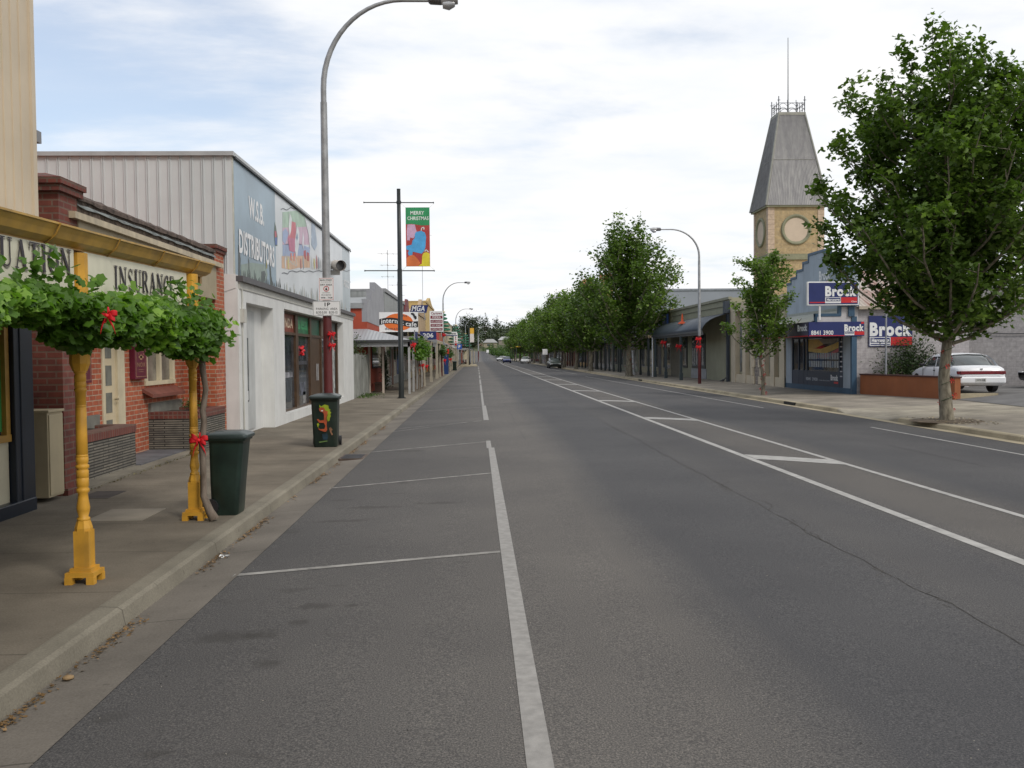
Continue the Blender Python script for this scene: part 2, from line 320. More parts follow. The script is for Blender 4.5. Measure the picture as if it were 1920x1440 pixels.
strip('gutter', [(-2.60, -0.135), (-2.50, -0.125), (-2.10, -0.094)], GUTM, -12, 150)
strip('kerb', [(-2.76, 0.003), (-2.74, 0.005), (-2.62, 0.0), (-2.585, -0.02), (-2.565, -0.132)], KERBM, -12, 150)
strip('footpath', [(-6.6, 0.012), (-5.3, 0.008), (-2.75, 0.0)], PATH, -12, 450)
strip('gutter', [(10.75, -0.078), (11.05, -0.10), (11.18, -0.10)], KERBR, -12, 450)
strip('kerb', [(11.16, -0.105), (11.19, -0.01), (11.23, 0.012), (11.36, 0.015)], KERBR, -12, 24.4)
strip('kerb', [(11.16, -0.105), (11.19, -0.01), (11.23, 0.012), (11.36, 0.015)], KERBR, 28.6, 450)
FP = [(11.35, 0.010), (12.6, 0.03), (14.75, 0.10), (15.95, 0.14)]
strip('footpath', FP, PATHR, -12, 24.4)
strip('footpath', FP, PATHR, 28.6, 450)
dx = [11.17, 11.19, 11.23, 11.36, 11.6, 12.4, 14.75, 15.95]; hi = [-.105, -.01, .012, .015, .012, .026, .10, .14]; lo = [-.100, -.09, -.085, -.062, -.03, .018, .10, .14]
mb = MB(); mb.add([(x, y, z) for y, zz_ in ((24.4, hi), (25.0, lo), (28.0, lo), (28.6, hi)) for x, z in zip(dx, zz_)], [(i*8+j, i*8+j+1, i*8+j+9, i*8+j+8) for i in range(3) for j in range(7)]); struct(mb.build('driveway', concrete_mat((0.37, 0.33, 0.26), 0)))
# kerb build-out on the left beyond the last parking bay
mb = MB(); mb.box(-2.9, 0.1, 150, 154, -0.3, 0.02); mb.box(-2.9, -0.1, 154, 178, -0.3, 0.02); struct(mb.build('kerb', KERBR))
mb = MB(); mb.add([(15.2, 14, 0.13), (18, 14, 0.33), (60, 14, 0.36), (60, 40, 0.36), (18, 40, 0.33), (15.05, 36, 0.16), (15.93, 30.6, 0.15), (18, 30.6, .33), (60, 30.6, .36), (60, 36, .36), (18, 36, .33)], [(0, 1, 7, 6), (1, 2, 8, 7), (6, 7, 10, 5), (7, 8, 9, 10), (10, 9, 3, 4)]); struct(mb.build('car_park', pm((0.15, 0.145, 0.14), 0.9, 0.18, 0.8, bmp=0.4)))
# painted markings
LINEM = pm((0.38, 0.37, 0.35), 0.75, 0.16, 6, bmp=0.1); LINEW = pm((0.30, 0.29, 0.275), 0.8, 0.13, 14, bmp=0.2); LINET = pm((0.28, 0.27, 0.25), 0.8, 0.3, 7)
def line(mb, pts, wd, dz=0.004, wy=False):
    P = []
    for (xa, ya), (xb, yb) in zip(pts, pts[1:]):
        k = max(1, int(abs(yb-ya)/4)+int(abs(xb-xa)/0.8))
        for i in range(k): P.append((xa+(xb-xa)*i/k, ya+(yb-ya)*i/k))
    P.append(pts[-1]); vs = []
    for x, y in P:
        ww = wd/2*(1+random.uniform(-.07, .07))
        for s_ in (-1, 1):
            a, b_ = (x, y+s_*ww) if wy else (x+s_*ww, y)
            vs.append((a+shift(y), b_, zr(a, y)+dz+ (0 if a > -2.1 else 0.0)))
    mb.add(vs, [(2*i, 2*i+1, 2*i+3, 2*i+2) if not wy else (2*i, 2*i+2, 2*i+3, 2*i+1) for i in range(len(P)-1)])
mb = MB(); line(mb, [(0.265, -6), (0.265, 18.6)], 0.125); line(mb, [(0.22, 18.5), (0.22, 20.1)], 0.1, 0.005); line(mb, [(0.24, 26.4), (0.23, 34)], 0.15, 0.005); line(mb, [(0.2, 34.1), (0.2, 46)], 0.09)
for y0, y1 in ((46.6, 58), (59, 70), (73, 84), (88, 98), (103, 114), (120, 132), (138, 148)): line(mb, [(0.2, y0), (0.2, y1)], 0.11)
struct(mb.build('lane_line', LINEW))
mb = MB(); line(mb, [(4.6, -6), (4.6, 160), (4.8, 185), (5.2, 215)], 0.12); line(mb, [(5.87, -6), (5.85, 140), (5.6, 170), (5.3, 205)], 0.10)
for i in range(14):
    y = 15.4+9.85*i
    xa, xb = 4.67, 5.82
    k = 5; vs = []
    for j in range(k+1):
        x = xa+(xb-xa)*j/k; yc = y+0.45-0.95*j/k
        vs += [(x, yc-0.36, zr(x)+0.005), (x, yc+0.36, zr(x)+0.005)]
    mb.add(vs, [(2*j, 2*j+2, 2*j+3, 2*j+1) for j in range(k)])
struct(mb.build('median_marking', LINEM))
mb = MB()
for (a, b_) in (((-2.14, 8.15), (0.2, 8.75)), ((-2.14, 13.45), (0.2, 14.6)), ((-2.14, 18.4), (0.2, 19.9)), ((-2.1, 24.2), (0.2, 26.3)), ((-2.1, 23.3), (0.2, 26.5)), ((-2.14, 31.5), (0.2, 33.0))):
    line(mb, [a, b_], 0.085 if a[1] < 20 else 0.06, wy=True)
struct(mb.build('bay_line', LINET))
mb = MB(); line(mb, [(9.75, -6), (9.6, 12), (9.55, 22.3)], 0.08); line(mb, [(9.45, 30.5), (9.2, 45), (8.9, 62), (8.7, 75)], 0.08); line(mb, [(9.0, 84), (8.8, 140)], 0.08)
struct(mb.build('edge_line', LINEM))
# crack in the lane (sealed)
mb = MB(); P = []; y = 2.5; random.seed(3)
wx = 3.32
while y < 40:
    wx += random.uniform(-.022, .022)+(3.32-wx)*.12; P.append((wx, y)); y += random.uniform(.05, .16)*(1+y*.06)
    if random.random() < .10 or len(P) > 24: line(mb, P, random.uniform(.004, .008), 0.003) if len(P) > 1 else None; P = [P[-1]] if random.random() < .6 else []
struct(mb.build('road_crack', pm((0.062, 0.056, 0.048), 0.9, 0.4, 8)))
mb = MB()
for k in range(26):        # side cracks
    y = random.uniform(3, 24); x = 3.32; P = [(x, y)]
    for j in range(random.randint(3, 7)): x += random.uniform(-.05, .09)*random.choice((-1, 1)); y += random.uniform(.02, .14); P.append((x, y))
    line(mb, P, .007, .003)
struct(mb.build('road_crack', pm((0.062, 0.056, 0.048), 0.9, 0.4, 8)))
for x, y0, y1, wd, c_ in ((1.02, 20, 90, .010, (.08, .077, .075)), (7.9, 6, 70, .012, (.07, .068, .068))):
    mb = MB(); y = y0
    while y < y1:
        e = y+random.uniform(1, 5); line(mb, [(x+random.uniform(-.012, .012), y), (x+random.uniform(-.012, .012), e)], wd, .0025); y = e+random.uniform(.3, 4)
    struct(mb.build('road_seam', pm(c_, .9, .3, 8)))
# concrete threshold strip by the planters, pit covers, drain
mb = MB(); mb.box(-5.62, -5.30, 12.8, 17.9, -0.05, 0.05); struct(mb.build('path_edging', concrete_mat((0.24, 0.215, 0.17), 0)))
g = thing('drain_grate', 'rusty steel drain grate in the gutter by the painted bin', 'drain', (-2.33, 17.6, -0.11))
MB().box(-2.57, -2.12, 17.2, 18.0, -0.125, -0.088).build('frame', pm((0.10, 0.07, 0.055), 0.7, 0.3, 6), g)
mb = MB(); [mb.box(-2.53, -2.16, 17.25+0.09*i, 17.29+0.09*i, -0.089, -0.082) for i in range(8)]; mb.build('bars', pm((0.045, 0.045, 0.05), 0.5, 0.2), g)
for (x0, x1, y0, y1, m_, lb) in ((-5.15, -4.75, 12.1, 12.75, pm((0.07, 0.06, 0.055), 0.8, 0.2), 'dark meter cover set in the footpath near the brick pier'), (-4.35, -3.72, 10.4, 11.2, pm((0.25, 0.22, 0.175), 0.85, 0.1), 'pale square pit lid set in the footpath between the yellow posts')):
    tag(MB().box(x0, x1, y0, y1, 0.0, 0.011).build('pit_lid', m_, bev=0.003), lb, 'pit lid')
INLET = pm((0.012, 0.012, 0.012), 0.8, 0.1)
for y, lb in ((32.4, 'black kerb drain opening in front of the blue corner shop'), (63, 'black kerb drain opening opposite the curved grey verandah')):
    tag(MB().box(11.12, 11.2, y, y+1.1, -0.10, 0.0).build('kerb_inlet', INLET), lb, 'drain')

# ================================================================ LEFT SIDE
# ---- beige shop with the verandah
XB = -5.3
g = thing('shop_building', 'tall beige ribbed-metal shop at the far left, behind the yellow verandah', 'building', (-8, 5, 0))
BEIGE = pm((0.56, 0.47, 0.35), 0.6, 0.06, 1.2, dirt=0.04)
mb = MB(); mb.box(-16, XB, -4, 11.5, 2.9, 14)
for i in range(77): mb.box(XB-0.002, XB+0.014, -4+0.2*i, -3.97+0.2*i, 2.9, 14)
mb.box(XB-0.02, XB+0.03, 11.44, 11.535, 2.9, 14)
mb.build('upper_wall', BEIGE, g)
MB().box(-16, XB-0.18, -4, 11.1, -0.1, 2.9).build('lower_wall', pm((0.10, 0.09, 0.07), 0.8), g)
mb = MB()
for y0, y1 in ((-4, -3.5), (3.3, 3.6), (6.9, 7.2), (10.9, 11.3)): mb.box(XB-0.22, XB, y0, y1, -0.05, 2.9)
mb.box(XB-0.22, XB+0.03, -4, 11.31, -0.05, 0.16); mb.box(XB-0.22, XB+0.015, 11.02, 11.32, -0.05, 2.9); mb.build('shopfront_frame', NAVY, g, 0.01)
for y0, y1 in ((3.65, 6.85), (7.25, 10.88)):
    MB().box(XB-0.12, XB-0.08, y0, y1, 0.16, 0.86).build('panel', pm((0.50, 0.46, 0.34), 0.6, 0.06), g)
    f = MB(); f.box(XB-0.14, XB-0.04, y0, y1, 0.86, 0.94); f.box(XB-0.14, XB-0.05, y1-0.09, y1, 0.94, 2.4); f.box(XB-0.14, XB-0.05, y0, y0+0.07, 0.94, 2.4); f.box(XB-0.14, XB-0.05, y0+.07, y1-.07, 2.33, 2.4)
    wf = f.build('window_frame', YELD, g); MB().box(XB-0.12, XB-0.11, y0+0.07, y1-0.07, 0.94, 2.33).build('pane', GLASS, wf)
ps = MB().box(XB-0.108, XB-0.10, 10.0, 10.80, 0.98, 2.0).build('poster', pm((0.05, 0.30, 0.07), 0.6, 0.08), g)
lettering('LUNCH', (XB-0.10, 10.05, 0), LEFTF, 0, 0.7, 1.42, 1.54, 0.004, BLACKP, ps, 0)
dp = MB(); dp.tube([(-5.62, 11.72, 1.1), (-5.62, 11.72, 4.2)], 0.075, 12); dp.tube([(-5.62, 11.72, 1.75), (-5.62, 11.72, 1.83)], 0.085, 12)
dp.build('downpipe', pm((0.50, 0.43, 0.30), 0.5, 0.06), g)
mb = MB(); mb.lathe((-5.85, 12.0, 3.42), [(0.15, 0), (0.15, 0.42), (0.17, 0.42), (0.17, 0.5), (0.1, 0.52)], 16); mb.build('rainwater_head', pm((0.60, 0.52, 0.36), 0.5, 0.06), g)
mb = MB(); mb.box(-5.38, -5.27, 11.54, 11.66, 4.42, 4.56); mb.tube([(-5.33, 11.6, 4.45), (-5.33, 11.6, 4.1)], 0.02, 6); mb.build('security_light', pm((0.2, 0.2, 0.21), 0.5), g)

# ---- verandah
g = thing('verandah', 'yellow timber verandah with turned posts and serif signboard over the footpath', 'verandah', (-3.16, 7.6, 0))
def turned_post(x, y, top):
    mb = MB(); c = (x, y, 0)
    # square base block with chamfered shoulders, turned shaft, square head block
    def sq(h, z0, z1, ch=0.0):
        rings = [[(x+a*q, y+b_*q, z) for a, b_ in ((1, .45), (.45, 1), (-.45, 1), (-1, .45), (-1, -.45), (-.45, -1), (.45, -1), (1, -.45))] for q, z in ((h, z0), (h, z1-ch), (h*0.74, z1))]
        mb.loft(rings, False)
    for a in (-1, 1):
        for b_ in (-1, 1): mb.box(x+a*0.115, x+a*0.055, y+b_*0.115, y+b_*0.055, 0.0, 0.06)
    mb.box(x-0.112, x+0.112, y-0.112, y+0.112, 0.058, 0.095); mb.box(x-0.085, x+0.085, y-0.085, y+0.085, 0.095, 0.125)
    mb.box(x-0.060, x+0.060, y-0.060, y+0.060, 0.12, 0.42); sq(0.062, 0.40, 0.50, 0.06)
    pr = [(0.045, 0.48), (0.048, 0.50), (0.058, 0.515), (0.058, 0.545), (0.042, 0.56), (0.057, 0.64), (0.06, 0.68), (0.047, 0.79), (0.043, 0.86), (0.058, 0.885), (0.058, 0.92), (0.046, 0.94), (0.055, 0.955), (0.055, 1.06),
          (0.051, 1.065), (0.055, 1.07), (0.055, 1.16), (0.046, 1.175), (0.06, 1.19), (0.06, 1.225), (0.046, 1.245), (0.055, 1.26), (0.055, 1.33), (0.051, 1.335), (0.055, 1.34), (0.053, 1.36), (0.049, 1.365), (0.053, 1.37),
          (0.050, 1.62), (0.048, 1.97), (0.045, 1.975), (0.048, 1.98), (0.047, 2.0), (0.044, 2.005), (0.047, 2.01), (0.047, 2.17), (0.055, 2.185), (0.055, 2.21), (0.045, 2.225), (0.052, 2.24), (0.052, 2.30), (0.048, 2.305),
          (0.052, 2.31), (0.052, 2.38), (0.045, 2.40), (0.056, 2.42), (0.056, 2.44), (0.045, 2.455)]
    k = (1.71-0.48)/(2.455-0.48)
    pr = [(r_*.86, 0.48+(z-0.48)*k) for r_, z in pr]; mb.lathe(c, pr, 20)
    zt = pr[-1][1]; rings = [[(x+a*q, y+b_*q, z) for a, b_ in ((1, .45), (.45, 1), (-.45, 1), (-1, .45), (-1, -.45), (-.45, -1), (.45, -1), (1, -.45))] for q, z in ((0.05, zt-0.01), (0.07, zt+0.05), (0.07, top))]
    mb.loft(rings, False); return mb.build('post', YEL, g)
for x, y, tp in ((-3.18, 1.85, 2.6), (-3.18, 4.72, 2.62), (-3.18, 7.6, 2.64), (-3.15, 10.46, 2.72)): turned_post(x, y, tp)
tz = lambda y: 2.86+(y-6.4)*0.021        # gutter line climbs gently away from the camera
def slab(mb, x0, x1, y0, y1, z0, z1, tilt=0.021):
    q = lambda y: (y-6.4)*tilt
    mb.add([(x0, y0, z0+q(y0)), (x1, y0, z0+q(y0)), (x1, y1, z0+q(y1)), (x0, y1, z0+q(y1)), (x0, y0, z1+q(y0)), (x1, y0, z1+q(y0)), (x1, y1, z1+q(y1)), (x0, y1, z1+q(y1))],
           [(0, 3, 2, 1), (4, 5, 6, 7), (0, 1, 5, 4), (1, 2, 6, 5), (2, 3, 7, 6), (3, 0, 4, 7)])
mb = MB(); slab(mb, -3.24, -3.175, -3, 11.0, 2.637, 2.68); slab(mb, -3.30, -3.19, -3, 11.05, 2.645, 2.72); mb.build('fascia_board', YELD, g)
# ogee gutter
prof = [(-3.24, 2.76), (-3.24, 2.735), (-3.17, 2.735), (-3.11, 2.77), (-3.09, 2.82), (-3.07, 2.855), (-3.055, 2.86), (-3.055, 2.875), (-3.085, 2.875), (-3.10, 2.84), (-3.2, 2.80)]
rings = [[(x, y, z-.085+(y-6.4)*0.0215) for x, z in prof] for y in (-3, 4, 8, 11.1)]; mb = MB(); mb.loft(rings, False)
gt = mb.build('gutter', pm((0.44, 0.26, 0.05), 0.4, 0.15, 5, dirt=0.2), g)
for i in range(12):
    y = -2.2+1.15*i; z = (y-6.4)*0.0215-.085; mb = MB(); mb.tube([(-3.27, y, 2.70+z), (-3.16, y+0.02, 2.725+z), (-3.085, y+0.02, 2.79+z), (-3.05, y+0.02, 2.87+z)], 0.008, 6); mb.build('gutter_bracket', YELD, gt)
mb = MB(); vs = []; n = 190
for i in range(n):
    y = -3+14.05*i/(n-1); dz = 0.014*math.sin(i*math.pi/1.5+0.3)
    vs += [(-3.12, y, 2.80+(y-6.4)*0.0215+dz), (XB, y, 3.22+dz)]
mb.add(vs, [(2*i, 2*i+1, 2*i+3, 2*i+2) for i in range(n-1)], True); mb.build('roof_sheet', pm((0.38, 0.30, 0.16), 0.5, 0.15), g)
mb = MB()
for i in range(15):
    y = -2.6+0.92*i; mb.add([(-3.25, y, 2.64+(y-6.4)*.021), (-3.25, y+0.05, 2.64+(y-6.4)*.021), (XB, y+0.05, 3.06), (XB, y, 3.06), (-3.25, y, 2.74+(y-6.4)*.021), (-3.25, y+0.05, 2.74+(y-6.4)*.021), (XB, y+0.05, 3.16), (XB, y, 3.16)],
           [(0, 3, 2, 1), (4, 5, 6, 7), (0, 1, 5, 4), (1, 2, 6, 5), (2, 3, 7, 6), (3, 0, 4, 7)])
mb.build('rafter', YELD, g)
SIGNW = pm((0.66, 0.63, 0.50), 0.6, 0.05, 3, dirt=0.08)
# serif capitals drawn as strokes: (x0,y0,x1,y1,width); thick 0.17, thin 0.06
TK, TN = 0.17, 0.06
def arc(cx, cy, rx, ry, a0, a1, w_, n=12):
    P = [(cx+rx*math.cos(R(a0+(a1-a0)*i/n)), cy+ry*math.sin(R(a0+(a1-a0)*i/n))) for i in range(n+1)]
    return [(*P[i], *P[i+1], w_ if not callable(w_) else w_(a0+(a1-a0)*(i+.5)/n)) for i in range(n)]
vw = lambda a: TN+(TK-TN)*abs(math.cos(R(a)))**1.3
SER = {
 'U': (0.8, [(0.17, 1, 0.17, .3, TK), (0.66, 1, 0.66, .3, TN), (0, .98, .36, .98, .045), (.52, .98, .8, .98, .045)]+arc(.415, .3, .245, .27, 180, 360, lambda a: TK if a < 230 else TN)),
 'A': (0.84, [(0.42, 1, .12, 0, TN), (.42, 1, .70, 0, TK), (.22, .33, .62, .33, .05), (0, .02, .27, .02, .045), (.52, .02, .86, .02, .045)]),
 'T': (0.74, [(.37, 1, .37, 0, TK), (0.02, .975, .72, .975, .05), (.03, .98, .03, .76, .05), (.71, .98, .71, .76, .05), (.2, .02, .54, .02, .045)]),
 'I': (0.38, [(.19, 1, .19, 0, TK), (0.02, .98, .36, .98, .045), (.02, .02, .36, .02, .045)]),
 'O': (0.82, arc(.41, .5, .33, .46, 0, 360, vw, 26)),
 'N': (0.84, [(.13, 1, .13, 0, TN), (.71, 1, .71, 0, TN), (.13, 1, .71, 0.03, TK), (0, .98, .2, .98, .045), (.56, .98, .86, .98, .045), (0, .02, .27, .02, .045)]),
 'S': (0.6, arc(.3, .74, .2, .22, 40, 200, TN, 8)+[(.11, .68, .49, .32, TK)]+arc(.3, .26, .2, .22, -150, 20, TN, 8)+[(.48, .98, .48, .76, .045), (.1, .02, .1, .25, .045)]),
 'R': (0.76, [(.16, 1, .16, 0, TK), (0.02, .98, .4, .98, .045), (.02, .02, .34, .02, .045), (.2, .5, .42, .5, .045), (.38, .5, .68, .02, TK*.9), (.6, .02, .76, .02, .045)]+arc(.38, .74, .2, .235, -90, 90, vw, 10)),
 'C': (0.72, arc(.4, .5, .32, .46, 50, 310, vw, 20)+[(.62, .96, .62, .68, .045)]),
 'E': (0.66, [(.16, 1, .16, 0, TK), (.02, .98, .6, .98, .045), (.02, .02, .62, .02, .045), (.2, .5, .46, .5, .045), (.6, .98, .6, .76, .045), (.62, .02, .62, .26, .045)]),
 'V': (0.84, [(.13, 1, .42, 0, TK), (.70, 1, .42, 0, TN), (0, .98, .3, .98, .045), (.56, .98, .84, .98, .045)]),
 'L': (0.64, [(.16, 1, .16, 0, TK), (.02, .98, .34, .98, .045), (.02, .02, .6, .02, .045), (.6, .02, .6, .27, .045)])}
def serif(txt, o, fr, u0, v0, h, w, mat, parent, adv=0.14, rot=0.0, xs=1.0):
    mb = MB(); u = u0; k = 0
    for ch in txt:
        wd, st = SER[ch]
        for j, (x0, y0, x1, y1, ww) in enumerate(st):
            dx, dy = x1-x0, y1-y0; L = math.hypot(dx, dy) or 1; nx, ny = -dy/L*ww/2, dx/L*ww/2
            if L > 0.4 and abs(dx) > .1 and abs(dy) > .1: nx, ny = ww/2*1.05*(1 if dy < 0 else -1), 0
            P = [(x0+nx, y0+ny), (x0-nx, y0-ny), (x1-nx, y1-ny), (x1+nx, y1+ny)]
            P = [(u+a*h*xs, v0+b_*h+rot*(u+a*h*xs-u0)) for a, b_ in P]
            a = sum(P[i][0]*P[(i+1) % 4][1]-P[(i+1) % 4][0]*P[i][1] for i in range(4))
            if a < 0: P = P[::-1]
            r, n_ = Vector(fr[0]), Vector(fr[1]); oo = Vector(o)
            mb.add([oo+r*p+Vector((0, 0, q))+n_*(w+0.00015*(k % 40)) for p, q in P], [(0, 1, 2, 3)]); k += 1
        u += (wd+adv)*h*xs
    return mb.build('lettering', mat, parent), u
LETT = pm((0.035, 0.028, 0.035), 0.5, 0.1); LETS = pm((0.30, 0.27, 0.22), 0.6, 0.1)
for (y0, y1, txt, s0, hh) in ((1.92, 4.64, None, 0, 0), (4.80, 7.50, 'VALUATION', 5.75, .2), (7.70, 10.36, 'INSURANCE', 8.3, .2)):
    mb = MB(); slab(mb, -3.235, -3.165, y0, y1, 2.20, 2.635); sb = mb.build('signboard', SIGNW, g)
    if txt:
        z0 = 2.412
        wd = sum(SER[c][0]+.14 for c in txt)*hh; xs = ((7.45 if txt[0] == 'V' else 9.94)-s0)/wd
        serif(txt, (-3.165, 0, 0), LEFTF, s0+0.016, z0-0.012, hh, 0.0015, LETS, sb, rot=0.021, xs=xs)
        serif(txt, (-3.165, 0, 0), LEFTF, s0, z0, hh, 0.009, LETT, sb, rot=0.021, xs=xs)
mb = MB(); slab(mb, -3.22, -3.10, -3, 11.0, 2.11, 2.195, 0.012); mb.build('beam', YEL, g)
# far end rafter of the verandah
mb = MB(); slab(mb, -5.2, -3.2, 10.98, 11.05, 2.56, 2.72); mb.build('end_rafter', YELD, g)

# ---- red bows
def bow(name, label, c, s, group='red Christmas bows', loops=3, dr=1.0):
    g = thing(name, label, 'bow', c, group); x, y, z = c; random.seed(int(abs(x*31+y*17+z*7))); 
    def ribbon(pts, w_, parent, nm):
        mb = MB(); P = [Vector(p) for p in pts]; vs = []
        for i, p in enumerate(P):
            wv = Vector((random.uniform(-.1, .1), random.uniform(-.1, .1), 1)).normalized()*w_*(0.75+0.25*math.sin(i*1.3)); vs += [p-wv/2, p+wv/2]
        mb.add(vs, [(2*i, 2*i+2, 2*i+3, 2*i+1) for i in range(len(P)-1)], True); o = mb.build(nm, REDBOW, parent)
        sm = o.modifiers.new('s', 'SOLIDIFY'); sm.thickness = 0.006*s/0.2; sb_ = o.modifiers.new('ss', 'SUBSURF'); sb_.levels = sb_.render_levels = 1
    for a in range(loops*2):
        q = a*math.pi/loops+0.3; dx, dz = math.cos(q)*s*.62, math.sin(q)*s*.35
        ribbon([(x, y, z), (x+dx*.5, y-s*.22, z+dz*.5+s*.1), (x+dx, y-s*.15, z+dz+s*.05), (x+dx*1.05, y+s*.1, z+dz), (x+dx*.5, y+s*.12, z+dz*.5-s*.05), (x, y, z)], s*.42, g, 'loop')
    for sx in (-0.35, 0.42):
        ribbon([(x, y-.01, z), (x+sx*s*.5, y-s*.12, z-s*.35), (x+sx*s, y-s*.05, z-s*.75), (x+sx*s*1.1, y-s*.1, z-s*1.1)], s*.34, g, 'tail')
    mb = MB(); mb.lathe((x, y-s*.05, z-s*.13), [(0.03*s, 0), (0.13*s, 0.04*s), (0.17*s, .13*s), (0.13*s, .22*s), (0.03*s, .26*s)], 10); mb.build('knot', REDBOW, g)
    return g

# ---- grape vine along the verandah
LEAFSH = {'grape': [(0, -.02), (.26, -.2), (.50, .0), (.50, .24), (.60, .50), (.34, .66), (.16, .78), (0, 1.0), (-.16, .78), (-.34, .66), (-.60, .50), (-.50, .24), (-.50, .0), (-.26, -.2)],
          'plane': [(0, -.1), (.35, .05), (.55, .42), (.22, .5), (0, 1.0), (-.22, .5), (-.55, .42), (-.35, .05)],
          'small': [(0, -.3), (.3, .2), (0, .9), (-.3, .2)]}
def leaves(name, C, size, shape, mat, parent=None, droop=0.5, jit=0.35, nrm=None, rng=None):
    rng = rng or np.random.default_rng(1); C = np.asarray(C, float); n = len(C); S = np.array(LEAFSH[shape]); k = len(S)
    nz = rng.normal(size=(n, 3))*0.75; nz[:, 2] = np.abs(nz[:, 2])+droop
    if nrm is not None: nz += nrm
    nz /= np.linalg.norm(nz, axis=1)[:, None]
    a = rng.normal(size=(n, 3)); a -= nz*(a*nz).sum(1)[:, None]; a /= np.linalg.norm(a, axis=1)[:, None]; b = np.cross(nz, a)
    sz = size*(1+jit*rng.uniform(-1, 1, n)); cup = rng.uniform(-.25, .25, n)
    V = C[:, None, :]+sz[:, None, None]*(a[:, None, :]*S[None, :, :1]+b[:, None, :]*(S[None, :, 1:]-.3)+nz[:, None, :]*(cup[:, None, None]*(np.abs(S[None, :, :1])*1.6)))
    L = np.array(wloc(parent)) if parent else np.zeros(3); V = V.reshape(-1, 3)-L
    me = bpy.data.meshes.new(name); me.vertices.add(n*k); me.vertices.foreach_set('co', V.ravel()); me.loops.add(n*k); me.loops.foreach_set('vertex_index', np.arange(n*k, dtype=np.int32))
    me.polygons.add(n); me.polygons.foreach_set('loop_start', np.arange(0, n*k, k, dtype=np.int32)); me.polygons.foreach_set('loop_total', np.full(n, k, dtype=np.int32)) if hasattr(me.polygons[0], 'loop_total') and False else None
    me.update(calc_edges=True); at = me.attributes.new('tint', 'FLOAT', 'FACE'); cl_ = np.sin(2.9*C[:, 0]+1.7*C[:, 2])*np.sin(2.3*C[:, 1]+3.1*C[:, 2]+1); at.data.foreach_set('value', np.clip(.48+.26*cl_+rng.normal(0, .2, n), 0, 1).astype(np.float32)); me.materials.append(mat); me.validate()
    o = bpy.data.objects.new(name, me); col.objects.link(o); o.parent = parent; return o
VINEM = leaf_mat((0.10, 0.21, 0.026), (0.27, 0.45, 0.065), 0.42)
g = thing('grape_vine', 'leafy green grapevine trained along the yellow verandah, trunk at the second post', 'vine', (-2.98, 10.15, 0))
rng = np.random.default_rng(5)
C = []
n = 15500
yy = rng.uniform(3.2, 10.45, n); ph = yy*1.0
top = 2.27+0.05*np.sin(yy*2.3+1)+0.04*np.sin(yy*5.1)+0.035*(yy-6.5)*0.5; bot = 2.0-0.022*(yy-6)+0.09*np.sin(yy*3.1+0.6)+0.06*np.sin(yy*7.7)
bot = np.where(np.abs(yy-9.6) < .55, bot+0.0, bot)
q = rng.uniform(0, 1, n); ang = rng.uniform(0, 2*np.pi, n); rr = np.sqrt(rng.uniform(0.35, 1, n))
zc = (top+bot)/2+(top-bot)/2*np.sin(ang)*rr; xc = -3.0+0.26*np.cos(ang)*rr+0.05*np.sin(yy*4)
C = np.stack([xc, yy, zc], 1)
ext = []
for (yc, zc_, nn, sg) in ((6.35, 2.52, 40, .06), (6.62, 2.66, 26, .07), (7.02, 2.5, 30, .07), (7.35, 2.47, 22, .06), (5.9, 2.5, 30, .1), (8.15, 2.48, 22, .08), (8.9, 2.48, 36, .1), (9.45, 2.62, 60, .13), (9.9, 2.6, 50, .12), (10.3, 2.5, 40, .12), (10.62, 2.25, 50, .12), (9.05, 1.83, 60, .1), (8.55, 1.84, 40, .1), (10.25, 1.72, 80, .12), (10.4, 1.8, 60, .13), (10.7, 1.9, 12, .08), (7.9, 1.85, 20, .06), (6.8, 1.88, 24, .08)  , (10.95, 2.0, 8, .07)):
    up_ = zc_ > 2.2; nn = int(nn*(1.3 if up_ else 1.6)); tt = rng.uniform(0, 1, nn)**1.3; zz_ = (2.15 if up_ else 2.05)+(zc_-(.04 if up_ else -.04)-(2.15 if up_ else 2.05))*tt; sp = sg*(1.3-.9*tt)
    ext.append(np.stack([-2.95+rng.normal(0, 1, nn)*sp, yc+rng.normal(0, 1, nn)*sp, zz_+rng.normal(0, .02, nn)], 1))
C = np.concatenate([C]+ext)
leaves('foliage', C, 0.062, 'grape', VINEM, g, droop=0.25, jit=0.4, nrm=np.array([0.55, -0.25, 0.1]), rng=rng)
BARK = bark_mat((0.09, 0.065, 0.045), (0.20, 0.16, 0.125))
mb = MB(); P = []; rad = []
for (px, py, r_) in ((402, 974, .055), (393, 958, .046), (382, 930, .038), (381, 880, .034), (379, 830, .036), (383, 790, .032), (380, 770, .034), (386, 730, .03), (381, 700, .033), (379, 680, .036), (385, 655, .038), (382, 630, .034)):
    P.append(ony(px, py, 10.33)); rad.append(r_)
mb.tube(P, rad, 10); e = Vector(P[-1])
mb.tube([e, e+Vector((-.05, -.2, .15)), (-3.02, 9.0, 2.15), (-3.0, 7.5, 2.12), (-3.02, 6, 2.14), (-3.0, 4.2, 2.16)], [.032, .03, .025, .022, .02, .016], 8)
mb.build('trunk', BARK, g)
bow('ribbon_bow', 'red bow tied in the grapevine above the nearer yellow post', onx(201, 592, -2.68), 0.125, dr=1.5)
bow('ribbon_bow', 'red bow tied round the second yellow post beside the dark green bin', (onx(381, 822, -3.06)[0]+0.01, 10.30, onx(381, 822, -3.06)[2]), 0.17)

